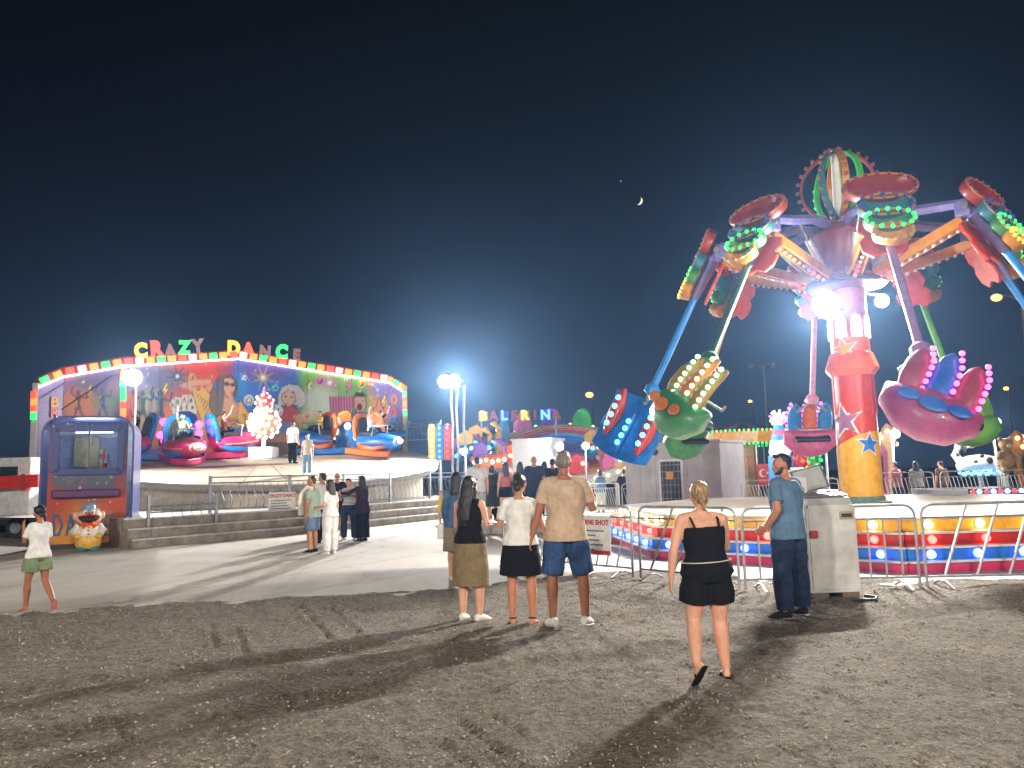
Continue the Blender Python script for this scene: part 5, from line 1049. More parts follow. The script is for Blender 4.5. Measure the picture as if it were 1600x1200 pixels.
def light_pillar():
    c = dp(687, 690, 35); o = thing('light_pillar', 'red blue and yellow scalloped light pillar left of the masts', 'light pillar', (c.x, c.y, 0))
    q = MB(); q.tube([(0, 0, 0.02), (0, 0, c.z)], .1, 8); q.build('post', GREYM, o, True)
    for k, m_ in enumerate((PYE, PBL, PRED)):
        q = MB(); q.prism([(-.17, -.85), (.17, -.85), (.17, .6), (.1, .8), (-.1, .8), (-.17, .6)], (-.36 + .36 * k, -.1, c.z), (1, 0, 0), (0, 0, 1), (0, 1, 0), .2); q.build('scallop_panel', m_, o, bevel=.04)
        g = bulb_mesh('bulb', .07, (G_WARM, G_BLU, G_RED)[k])
        for i in range(6): put('bulb', g, o, T(-.36 + .36 * k, -.14, c.z - .7 + .26 * i))
light_pillar()
def kiosk():
    c = gp(842, 772); c = Vector((dp(842, 740, 29).x, 29, 0)); o = thing('white_kiosk', 'white ticket kiosk with a lit door in front of the rainbow ride', 'kiosk', c, math.radians(-24))
    zt = dp(842, 687, 29).z; W_, D_ = 1.55, 1.3
    for nm, P, s in (('wall', (0, -D_ / 2, zt / 2), (W_, .05, zt - .06)), ('wall', (0, D_ / 2, zt / 2), (W_, .05, zt - .06)), ('wall', (W_ / 2, 0, zt / 2), (.05, D_ - .06, zt - .06)), ('wall', (-W_ / 2, 0, zt / 2), (.05, D_ - .06, zt - .06)), ('roof', (0, 0, zt), (W_ + .12, D_ + .12, .06))):
        q = MB(); q.box(P, s); q.build(nm, mat('kiosk_white', (.66, .66, .66), .5, var=.06), o, bevel=.01)
    q = MB(); q.box((-W_ / 2 - .035, -.05, 1.0), (.03, .72, 1.9)); d = q.build('door', WHITE, o, bevel=.01); q = MB(); q.box((-W_ / 2 - .058, -.05, 1.35), (.012, .46, .9)); q.build('door_glass', mat('door_glow', (.6, .8, .7), emit=(.55, .8, .62), es=.45), d)
kiosk()
def container():
    A = dp(978, 760, 26.5); B = dp(1128, 760, 24.5); A.z = B.z = 0; zt = dp(1050, 692, 25.5).z; d = B - A; L = d.length; o = thing('grey_container', 'plain grey white site cabin with a grille door behind the far barriers', 'cabin', A, math.atan2(d.y, d.x))
    G = mat('cabin_grey', (.46, .45, .45), .6, var=.12, vscale=2)
    n = 6
    for i in range(n): q = MB(); q.box((L * (i + .5) / n, .02, zt / 2), (L / n - .012, .05, zt - .1)); q.build('wall_panel', G, o)
    for nm, P, s in (('end_wall', (.03, 1.1, zt / 2), (.05, 2.1, zt - .1)), ('end_wall', (L - .03, 1.1, zt / 2), (.05, 2.1, zt - .1)), ('rear_wall', (L / 2, 2.15, zt / 2), (L, .05, zt - .1)), ('roof', (L / 2, 1.08, zt), (L + .1, 2.3, .09))):
        q = MB(); q.box(P, s); q.build(nm, G, o, bevel=.01)
    x = L * .50; q = MB(); q.box((x, -.03, 1.0), (.86, .04, 1.96)); q.build('door_frame', WHITE, o); q = MB(); q.box((x, -.058, 1.0), (.70, .02, 1.8)); dr = q.build('door', mat('door_dark', (.05, .055, .06), .4), o)
    for k in range(8): q = MB(); q.box((x, -.075, .25 + .22 * k), (.70, .012, .018)); q.build('grille_bar', GREYM, dr)
    for k in range(5): q = MB(); q.box((x - .28 + .14 * k, -.088, 1.0), (.014, .012, 1.8)); q.build('grille_bar', GREYM, dr)
    q = MB(); q.box((x - .02, -.10, 1.45), (.26, .012, .26)); q.build('notice', paint_of('notice_orange', (214, 150, 80)), dr)
container()
def carousel():
    Y = 35.; c = dp(1160, 712, Y); R = 2.3; o = thing('carousel', 'small carousel edged with green lights and hung with red flag plates', 'carousel', (c.x, Y, 0)); z0 = dp(1160, 691, Y - R).z; z1 = dp(1160, 674, Y - R).z
    n = 16; g = bulb_mesh('bulb', .055, G_GRN); gy = bulb_mesh('bulb', .055, G_YEL)
    for k in range(n):
        a0 = 2 * PI * k / n; a1 = 2 * PI * (k + 1) / n; P = lambda a, z, r=R: Vector((r * math.cos(a), r * math.sin(a), z))
        q = MB(); vs = [P(a0, z0), P(a1, z0), P(a1, z1, R + .12), P(a0, z1, R + .12)]; vs += [v * .985 for v in vs[:0]] + [Vector((v.x * .97, v.y * .97, v.z)) for v in vs]; q.add(vs, [(0, 1, 2, 3), (7, 6, 5, 4), (0, 4, 5, 1), (1, 5, 6, 2), (2, 6, 7, 3), (3, 7, 4, 0)]); q.build('canopy_panel', PSAND if k % 2 else OCH, o)
        q = MB(); q.add([P(a0, z1 - .02, R + .1), P(a1, z1 - .02, R + .1), Vector((0, 0, z1 + .55))], [(0, 1, 2)]); q.build('roof_panel', mat('canvas_dark', (.12, .11, .10), .8) if k % 2 else mat('canvas_tan', (.32, .27, .2), .8), o)
        for j in range(5):
            a = a0 + (a1 - a0) * j / 5; put('bulb', g, o, T(P(a, z0 - .05, R + .05))); put('bulb', gy if j % 2 else g, o, T(P(a, z1 + .05, R + .15)))
        if k % 2 == 0:
            q = MB(); q.tube([P(a0, .3, R - .25), P(a0, z0, R - .25)], .035, 6); q.build('pole', mat('brass_pole', (.6, .55, .45), .3, .6), o, True)
            # flag plate with crescent and star
            M = RZ(a0 + PI / 2) @ T(0, 0, 0); ctr = P(a0 + .1, 1.35, R - .1); MM = T(ctr) @ RZ(a0 + .1 + PI / 2)
            q = MB(); q.box((0, 0, 0), (.62, .03, .86)); pl = q.build('flag_plate', paint_of('flag_red', (196, 24, 30)), o, bevel=.01, M=MM)
            q = MB(); pts = [(.17 * math.cos(t), .17 * math.sin(t)) for t in np.linspace(.75, 2 * PI - .75, 18)] + [(.045 + .135 * math.cos(t), .135 * math.sin(t)) for t in np.linspace(2 * PI - .92, .92, 16)]
            q.prism([(x - .05, y) for x, y in pts], (0, -.02, .05), (1, 0, 0), (0, 0, 1), (0, -1, 0), .01); q.build('crescent', WHITE, pl)
            q = MB(); q.prism([((.075 if i % 2 == 0 else .03) * math.cos(PI + i * PI / 5) + .14, (.075 if i % 2 == 0 else .03) * math.sin(PI + i * PI / 5)) for i in range(10)], (0, -.02, .05), (1, 0, 0), (0, 0, 1), (0, -1, 0), .01); q.build('star', WHITE, pl)
    q = MB(); q.lathe([(R, .05), (R + .05, .3), (R - .1, .32)], 32); q.build('floor', PRED, o); q = MB(); q.lathe([(.7, .3), (.7, z0)], 12); q.build('core', mat('core_mirror', (.5, .4, .2), .2, .5), o)
carousel()
def deco_tower():
    c = dp(1221, 735, 31); o = thing('toy_lighthouse', 'blue and white toy lighthouse topped by a sparkling ball beside the carousel', 'lighthouse', (c.x, 31, 0)); z = lambda v: dp(1221, v, 31).z
    q = MB(); q.lathe([(.52, .03), (.50, z(712))], 8); q.build('base', PBL, o); q = MB(); q.lathe([(.40, z(712)), (.46, z(706)), (.36, z(688))], 8); q.build('gallery', WHITE, o)
    vs_ = [688, 680, 672, 664]
    for k, (a, b) in enumerate(zip(vs_, vs_[1:])): q = MB(); q.lathe([(.34 - .05 * k, z(a)), (.29 - .05 * k, z(b))], 12); q.build('shaft_band', (PSKY, PPK, PSKY)[k], o, True)
    q = MB(); q.ball((0, 0, z(653)), .24); q.build('ball', WHITE, o, True); bw = bulb_mesh('bulb', .055, G_WHT); bp_ = bulb_mesh('bulb', .05, G_PNK)
    for i in range(26): zz = 1 - 2 * (i + .5) / 26; r = math.sqrt(1 - zz * zz); a = i * 2.4; put('bulb', bw if i % 3 else bp_, o, T(.31 * r * math.cos(a), .31 * r * math.sin(a), z(653) + .31 * zz))
deco_tower()
def dog_ride():
    c = dp(1522, 730, 27); o = thing('spotted_dog_car', 'white ride car shaped like a black spotted dog above blue lights', 'ride car', (c.x, 27, 0)); z = c.z
    wh = mat('dog_white', (.68, .67, .62), .4)
    q = MB(); q.tube([(-.55, 0, z + .0), (-.2, 0, z + .12), (.3, 0, z + .16), (.75, 0, z + .10), (.95, 0, z - .05)], [(.15, .15), (.34, .28), (.38, .3), (.30, .26), (.08, .1)], 12); b_ = q.build('body', wh, o, True)
    q = MB(); q.tube([(-.4, 0, z + .1), (-.62, 0, z + .45), (-.5, 0, z + .72)], [.16, .15, .13], 10); q.build('neck', wh, o, True)
    q = MB(); q.ball((-.32, 0, z + .80), (.27, .2, .19)); h = q.build('head', wh, o, True); q = MB(); q.ball((-.04, -.03, z + .74), (.13, .11, .09)); q.build('muzzle', wh, h, True)
    for s in (-1, 1): q = MB(); q.ball((-.40, s * .19, z + .70), (.10, .05, .2)); q.build('ear', DARK, h, True)
    for (x, y, zz, r) in ((-.1, -.31, z + .16, .1), (.35, -.36, z + .22, .12), (.7, -.27, z + .1, .12), (.15, -.28, z + .38, .08), (-.60, -.13, z + .45, .07), (-.3, -.18, z + .86, .07)): q = MB(); q.ball((x, y, zz), (r, .035, r)); q.build('spot', DARK, b_, True)
    q = MB(); q.tube([(0.2, 0, .03), (.2, 0, z)], .09, 8); q.build('support', GREYM, o, True)
    bb = bulb_mesh('bulb', .075, G_CYAN); b2 = bulb_mesh('bulb', .07, G_BLU)
    for k in range(13): put('bulb', bb if k % 3 else b2, o, T(-.75 + .13 * k, -.42 - .02 * (k % 2), z - .18 - .06 * (k % 2)))
    c = dp(1574, 732, 25); o = thing('bear_figure', 'golden brown toy bear figure with round ears at the right edge', 'figure', (c.x, 25, 0)); z = c.z - .1; gold = mat('bear_gold', (.45, .27, .10), .6, var=.3); lt = mat('bear_cream', (.6, .45, .25), .6)
    q = MB(); q.ball((0, 0, z + .38), (.27, .22, .36)); q.build('body', gold, o, True); q = MB(); q.ball((.02, -.02, z + .88), (.22, .2, .2)); h = q.build('head', gold, o, True); q = MB(); q.ball((.02, -.19, z + .83), (.1, .09, .08)); q.build('muzzle', lt, h, True)
    for s in (-1, 1):
        q = MB(); q.ball((.02 + s * .17, 0, z + 1.05), .075); q.build('ear', gold, h, True); q = MB(); q.tube([(s * .22, -.05, z + .6), (s * .34, -.2, z + .42)], [.09, .08], 8); q.build('arm', gold, o, True); q = MB(); q.tube([(s * .13, 0, z + .12), (s * .16, -.22, z + .0)], [.12, .1], 8); q.build('leg', gold, o, True)
    q = MB(); q.tube([(0, .1, .03), (0, .1, z + .1)], .12, 8); q.build('support', GREYM, o)
    # low platform edged with red and white bulbs
    A = dp(1512, 764, 22); B = dp(1660, 764, 22); A.z = B.z = .0; o = thing('kiddie_ride_platform', 'low dark platform edged with red and white bulbs at the right edge', 'platform', A, math.atan2(B.y - A.y, B.x - A.x)); L = (B - A).length; zz = dp(1560, 764, 22).z
    q = MB(); q.box((L / 2, 1.6, zz / 2), (L, 3.2, zz - .04)); q.build('deck', mat('deck_dark', (.12, .1, .1), .6), o, bevel=.02)
    br = bulb_mesh('bulb', .065, G_RED); bw = bulb_mesh('bulb', .065, G_WHT)
    for k in range(14): put('bulb', br if k % 2 == 0 else bw, o, T(.1 + L * k / 13.5, -.05, zz - .06))
    q = MB(); q.bar((0, 0, zz - .06), (L, 0, zz - .06), .03, .16); q.build('edge_board', PBL, o)
    for (u, v, y, ub, lab) in ((1555, 660, 26, 1563, 'white floodlight on a bent pole right of the lime gondola'), (1290, 646, 28, 1294, 'white floodlight behind the pink gondola arm'), (1398, 678, 27, 1402, 'white floodlight low behind the magenta gondola')):
        P = dp(u, v, y); b_ = dp(ub, v + 60, y); o = thing('floodlight_pole', lab, 'floodlight', (b_.x, y, 0), 0, 'white floodlights behind the tower ride'); dx = P.x - b_.x
        q = MB(); q.tube([(0, .2, 0.02), (0, .2, P.z - .9), (dx * .6, .2, P.z - .6), (dx, .15, P.z - .1)], .04, 7); q.build('pole', WHITE, o, True); flood_head(o, Vector((dx, 0, P.z)), .15)
dog_ride()
def small_far_lights():
    """string of pink and amber kiddie-ride lamps behind the barriers"""
    rs = random.Random(3)
    for k, (u, v, y, g, lab) in enumerate(((1250, 722, 33, G_RED, 'far toy tower with red lamps left of the column'), (1272, 728, 34, G_GRN, 'far toy tower with green lamps left of the column'), (1382, 700, 33, G_PNK, 'far toy tower with pink lamps right of the column'), (1388, 690, 30, G_WARM, 'far toy tower with warm lamps right of the column'), (1590, 700, 31, G_WARM, 'far toy tower with warm lamps at the right edge'), (1000, 715, 31, G_CYAN, 'narrow far toy tower with blue lamps left of the cabin'))):
        c = dp(u, v, y); o = thing('lamp_stand', lab, 'lamp stand', (c.x, y, 0), 0, 'far lamp stands'); bm_ = bulb_mesh('bulb', .09, g)
        q = MB(); q.lathe([(.3, .03), (.14, .2), (.1, c.z - .4), (.3, c.z - .1), (.22, c.z + .5), (.05, c.z + .7)], 10); q.build('body', (PRED, PGR, PPK, PSAND, OCH, PBL)[k], o, True)
        for i in range(9): a = i * 2.4; put('bulb', bm_, o, T(.30 * math.cos(a), .30 * math.sin(a), c.z - .1 + .07 * i))
small_far_lights()
def trailer():
    A = dp(-40, 760, 24.5); o = thing('site_trailer', 'white trailer with dark window and red boom at the left edge', 'trailer', (A.x, 24.5, 0)); z = lambda v: dp(20, v, 24.5).z; L = 1.75
    q = MB(); q.box((L / 2, .8, (z(715) + .6) / 2), (L, 1.6, z(715) - .6)); q.build('body', mat('trailer_white', (.5, .52, .54), .5), o, bevel=.03)
    q = MB(); q.box((L * .62, -.02, z(738)), (.55, .05, .36)); q.build('window', mat('dark_glass', (.02, .03, .04), .15), o)
    q = MB(); q.bar((-.6, -.35, z(757)), (L + .55, -.35, z(752)), .24, .40); q.build('boom', PRED, o, bevel=.02); q = MB(); q.box((L + .1, -.35, z(754)), (.14, .3, .5)); q.build('boom_collar', MAR, o)
    for x in (.3, L - .3): q = MB(); q.lathe([(.1, -.12), (.32, -.12), (.36, 0), (.32, .12), (.1, .12)], 18, (x, 0, .36), Matrix.Rotation(PI / 2, 3, 'X')); w = q.build('wheel', DARK, o, True); q = MB(); q.lathe([(.18, -.02), (.18, .02)], 14, (x, -.13, .36), Matrix.Rotation(PI / 2, 3, 'X')); q.build('rim', GREYM, w)
    q = MB(); q.tube([gp(-20, 872), gp(15, 868), gp(40, 862), gp(56, 853)], .035, 6); tag(q.build('hose', DARK, None, True), 'black hose lying on the ground left of the ticket booth', 'hose')
trailer()

# small floodlights that the far rides carry
for (u, v, y, ub, lab) in ((725, 706, 33, 728, 'white floodlight low beside the masts'), (874, 698, 27.5, 877, 'white floodlight behind the tall beige shirted man'), (915, 697, 32, 918, 'white floodlight left of the blue gondola'), (1134, 694, 31, 1137, 'white floodlight in front of the carousel')):
    P = dp(u, v, y); b_ = dp(ub, v + 60, y); o = thing('floodlight_pole', lab, 'floodlight', (b_.x, y, 0), 0, 'white floodlights of the far rides'); dx = P.x - b_.x
    q = MB(); q.tube([(0, .3, 0.02), (0, .3, P.z - .05), (dx, .12, P.z)], .035, 7); q.build('pole', GREYM, o, True); flood_head(o, Vector((dx, 0, P.z)), .14)
# ================================================================ crowd barriers, control desk, sign
BARM = mat('barrier_zinc', (.40, .41, .42), .45, .6, var=.18, vscale=8)
BARW = mat('barrier_pale', (.62, .63, .64), .45, .4, var=.12, vscale=8)
def barrier(A, B, label, group, nb=12, slant=0.0, h=1.08, m_=BARM, r=.019, foot=True, zb=.16):
    A = Vector((A.x, A.y, 0)); B = Vector((B.x, B.y, 0)); d = B - A; L = d.length; o = thing('crowd_barrier', label, 'barrier', A, math.atan2(d.y, d.x), group); rr = .14
    loop = []
    for (cx, cz, a0) in ((L - rr - .02, h - rr, 0), (rr + .02, h - rr, 90)):
        for k in range(5): a = math.radians(a0 + 22.5 * k); loop.append((cx + rr * math.cos(a), 0, cz + rr * math.sin(a)))
    pts = [(L - .02, 0, .03)] + loop + [(.02, 0, .03)]
    q = MB(); q.tube(pts, r, 8, up=(0, 1, 0)); q.build('frame', m_, o, True)
    for z in ((h - .17, zb)): q = MB(); q.tube([(.02, 0, z), (L - .02, 0, z)], r * .85, 6); q.build('rail', m_, o, True)
    if abs(slant) < .3:
        q = MB(); q.tube([(slant * .5, 0, h - .17), (-slant * .5, 0, zb)], r * .72, 6); me = q.mesh('bar', m_)
    else:
        q = MB(); q.tube([(slant * .5, 0, h), (-slant * .5, 0, zb)], r * .9, 6); me = q.mesh('bar', m_)
    for i in range(nb):
        x = .02 + (L - .04) * (i + 1) / (nb + 1)
        if .04 + abs(slant) * .5 < x < L - .04 - abs(slant) * .5: put('bar', me, o, T(x, 0, 0))
    if foot:
        for x in (.22, L - .22): q = MB(); q.tube([(x, -.28, .03), (x, -.08, .10), (x, .08, .10), (x, .28, .03)], r * .8, 6); q.build('foot', m_, o, True)
    return o
near = 'barriers in front of the tower ride'
barrier(gp(786, 884), gp(991, 905), 'barrier carrying the white and red rules sign behind the beige shirted man', near, 13, .20)
barrier(gp(1000, 906), gp(1158, 922), 'open barrier with few slanted bars behind the woman in black', near, 3, .45)
barrier(gp(1163, 925), gp(1441, 921), 'barrier with upright bars behind the control desk', near, 10, 0.0)
barrier(gp(1447, 921), gp(1705, 915), 'barrier with slanted bars at the right edge in front of the platform', near, 4, .35)
far = 'pale barriers behind the tower platform'
fb = [(812, 868, 30.5), (868, 916, 29.5), (918, 968, 28.5), (971, 1069, 26.5), (1074, 1160, 26.2), (1164, 1240, 26.4), (1243, 1312, 26.6), (1368, 1462, 25.0), (1470, 1562, 24.6), (1566, 1660, 24.4)]
nm = ('first', 'second', 'third', 'fourth', 'fifth', 'sixth', 'seventh', 'eighth', 'ninth', 'tenth')
for i, (ua, ub, y) in enumerate(fb):
    A = dp(ua, 770, y); B = dp(ub, 770, y - .3); barrier(A, B, '%s from the left in the row of pale far barriers' % nm[i], far, 13, -.20, 1.2 if ua < 1300 else 1.35, BARW)
# rules sign tied to the near barrier
A = gp(786, 884); B = gp(991, 905); d = (B - A).normalized(); n_ = Vector((d.y, -d.x, 0)); P = onwall(929, 836, A, n_) + n_ * .045
rules_board('ride_rules_sign', 'white AIRBORNE SHOT rules sign with red heading on the near barrier', P - d * .06, .84, .60, math.atan2(d.y, d.x), 'AIRBORNE SHOT', 5, True)
def control_desk():
    A = gp(1268, 937); B = gp(1347, 934); d = B - A; L = d.length; o = thing('control_desk', 'white metal ride control desk with its lid propped open beside the operator', 'control desk', A, math.atan2(d.y, d.x)); W_ = mat('desk_white', (.60, .60, .58), .45, var=.10, vscale=3, dirt=(.40, .38, .35)); zt = .06 + 1.13; D_ = .55
    prof = [(0, .07), (D_, .07), (D_, zt + .10), (.12, zt + .02), (0, zt - .10)]
    q = MB(); q.prism([(a, b) for a, b in prof], (0, 0, 0), (0, 1, 0), (0, 0, 1), (1, 0, 0), L); q.build('cabinet', W_, o, bevel=.012)
    q = MB(); q.box((L / 2, -.006, .62), (L - .06, .012, 1.02)); q.build('front_door', W_, o, bevel=.005)
    q = MB(); q.box((L * .80, -.018, 1.00), (.17, .012, .10)); q.build('maker_plate', mat('plate_tan', srgb(170, 150, 120), .5), o); q = MB(); q.box((L * .80, -.026, 1.0), (.13, .008, .045)); q.build('plate_print', DARK, o)
    q = MB(); q.box((L * .12, -.03, .78), (.09, .05, .09)); q.build('stop_button_box', PRED, o, bevel=.01)
    # sloping console face, open lid, raised switch box
    q = MB(); q.box((L * .5, .27, zt + .075), (L - .04, .30, .02), Matrix.Rotation(math.radians(11), 3, 'X')); q.build('console_face', mat('console', (.22, .22, .22), .5), o)
    for k in range(6): q = MB(); q.lathe([(.014, 0), (.014, .02), (.009, .026)], 10, (L * (.62 + .06 * k), .20 + .02 * (k % 2), zt + .085)); q.build('switch', (DARK, PRED, GREYM)[k % 3], o)
    M = T(L * .42, .30, zt + .10) @ RZ(math.radians(-12)) @ RX(math.radians(-14)) @ RY(math.radians(-14))
    q = MB(); q.box((0, 0, .16), (.40, .025, .32)); lid = q.build('lid', WHITE, o, bevel=.006, M=M); q = MB(); q.box((0, -.016, .16), (.35, .008, .27)); q.build('lid_panel', mat('lid_grey', (.36, .36, .35), .5), lid)
    for P_, s in (((0, -.022, .305), (.40, .012, .02)), ((0, -.022, .015), (.40, .012, .02)), ((-.19, -.022, .16), (.02, .012, .30)), ((.19, -.022, .16), (.02, .012, .30))): q = MB(); q.box(P_, s); q.build('lid_frame', mat('lid_dark', (.10, .09, .08), .5), lid)
    q = MB(); q.box((L * .12, .40, zt + .16), (.22, .22, .26)); q.build('switch_box', W_, o, bevel=.015); q = MB(); q.lathe([(.05, 0), (.06, .02), (.03, .03)], 14, (L * .10, .285, zt + .12), Matrix.Rotation(PI / 2, 3, 'X')); q.build('dial', GREYM, o)
    q = MB(); q.box((L * .30, .5, zt + .22), (.40, .16, .36)); q.build('rear_box', W_, o, bevel=.02)
    for x, y, s in ((L * .2, .1, (.2, .2, .07)), (L * .8, .1, (.22, .18, .07)), (L * .2, .46, (.2, .2, .07)), (L * .8, .46, (.2, .2, .07))): q = MB(); q.box((x, y, .035), s); q.build('packing_block', mat('packing_wood', (.16, .12, .09), .8), o, bevel=.008)
    q = MB(); q.tube([B + Vector((.02, -.02, .03)), B + Vector((.12, -.12, .02)), B + Vector((.05, -.25, .015)), B + Vector((-.2, -.22, .01))], .02, 6); tag(q.build('power_cable', DARK, None, True), 'dark cable trailing from the foot of the control desk', 'cable')
control_desk()
# ================================================================ people
WR = bpy.data.textures.new('wrinkle', 'CLOUDS'); WR.noise_scale = .075; WR.noise_depth = 2
HR = bpy.data.textures.new('hair_lumps', 'CLOUDS'); HR.noise_scale = .025; HR.noise_depth = 3
def cloth(name, c, var=.12): return mat('cloth_' + name, srgb(*c), .9, var=var, vscale=9, bump=.6, bscale=16, spec=.2)
def skinm(name, c): return mat('skin_' + name, srgb(*c), .5, var=.08, vscale=14, spec=.35)
def hairm(name, c):
    M = bpy.data.materials.new('hair_' + name); M.use_nodes = True; n = M.node_tree; b = n.nodes['Principled BSDF']; L = n.links.new
    t = n.nodes.new('ShaderNodeTexCoord'); mp = n.nodes.new('ShaderNodeMapping'); mp.inputs['Scale'].default_value = (1, 1, .12); L(t.outputs['Object'], mp.inputs[0])
    z = n.nodes.new('ShaderNodeTexNoise'); z.inputs['Scale'].default_value = 95; z.inputs['Detail'].default_value = 4; z.inputs['Distortion'].default_value = .3; L(mp.outputs[0], z.inputs['Vector'])
    r = n.nodes.new('ShaderNodeValToRGB'); k = srgb(*c); r.color_ramp.elements[0].position = .35; r.color_ramp.elements[0].color = (*[x * .4 for x in k], 1); r.color_ramp.elements[1].position = .68; r.color_ramp.elements[1].color = (*[min(1, x * 1.9 + .006) for x in k], 1)
    L(z.outputs[0], r.inputs[0]); L(r.outputs[0], b.inputs['Base Color']); b.inputs['Roughness'].default_value = .42
    bp = n.nodes.new('ShaderNodeBump'); bp.inputs['Strength'].default_value = .9; bp.inputs['Distance'].default_value = .01; L(z.outputs[0], bp.inputs['Height']); L(bp.outputs[0], b.inputs['Normal']); return M
SK1 = skinm('fair', (214, 160, 134)); SK2 = skinm('tan', (186, 128, 98)); SK3 = skinm('olive', (160, 106, 80))
HBLK = hairm('black', (26, 22, 22)); HBRN = hairm('brown', (58, 40, 32)); HBLD = hairm('blond', (150, 120, 84)); HGRY = hairm('grey', (112, 104, 98)); HDRK = hairm('dark', (40, 32, 30))
BLACKC = cloth('black', (22, 22, 26)); WHITEC = cloth('white', (226, 224, 220)); DENIM = cloth('denim', (52, 76, 116), .3); JEANS = cloth('jeans', (40, 54, 82), .3); KHAKI = cloth('khaki', (128, 112, 84)); BEIGE = cloth('beige', (192, 166, 142)); BLUEG = cloth('blue_grey', (92, 122, 150)); NAVY = cloth('navy', (40, 48, 66)); DGREEN = cloth('dark_green', (52, 60, 56)); SAGE = cloth('sage', (150, 164, 150)); PURP = cloth('plum', (52, 34, 50)); YELC = cloth('yellow', (224, 190, 70)); LGREY = cloth('light_grey', (176, 176, 180)); LJEAN = cloth('light_jeans', (140, 170, 196), .25); PINKC = cloth('rose', (196, 120, 120)); GREENS = cloth('olive_short', (122, 138, 104)); CREAMC = cloth('cream', (222, 214, 196))
def stripes():
    M = bpy.data.materials.new('cloth_striped'); M.use_nodes = True; n = M.node_tree; b = n.nodes['Principled BSDF']; t = n.nodes.new('ShaderNodeTexCoord'); w = n.nodes.new('ShaderNodeTexWave'); w.bands_direction = 'Z'; w.inputs['Scale'].default_value = 9
    r = n.nodes.new('ShaderNodeValToRGB'); r.color_ramp.interpolation = 'CONSTANT'; r.color_ramp.elements[0].color = (.7, .68, .64, 1); r.color_ramp.elements[1].position = .5; r.color_ramp.elements[1].color = (.06, .06, .07, 1)
    n.links.new(t.outputs['Object'], w.inputs[0]); n.links.new(w.outputs[1], r.inputs[0]); n.links.new(r.outputs[0], b.inputs['Base Color']); b.inputs['Roughness'].default_value = .9; return M
STRIPE = stripes()
MALE = [(-.10, .12, .10), (-.04, .165, .118), (.04, .163, .115), (.14, .152, .108), (.25, .166, .118), (.36, .18, .120), (.43, .165, .100), (.49, .09, .072), (.54, .058, .058)]
FEM = [(-.10, .13, .11), (-.03, .178, .13), (.05, .163, .118), (.15, .130, .096), (.25, .142, .106), (.34, .150, .114), (.42, .140, .088), (.47, .078, .064), (.53, .048, .05)]
def solid(q, name, m_, parent, vox, smooth_it=4, disp=None, ds=.0, tex=None):
    o = q.build(name, m_, parent)
    r = o.modifiers.new('remesh', 'REMESH'); r.mode = 'VOXEL'; r.voxel_size = vox; r.use_smooth_shade = True
    s = o.modifiers.new('smooth', 'SMOOTH'); s.factor = .5; s.iterations = smooth_it
    if ds: d = o.modifiers.new('folds', 'DISPLACE'); d.texture = tex or WR; d.strength = ds; d.mid_level = .5; d.texture_coords = 'LOCAL'
    return o
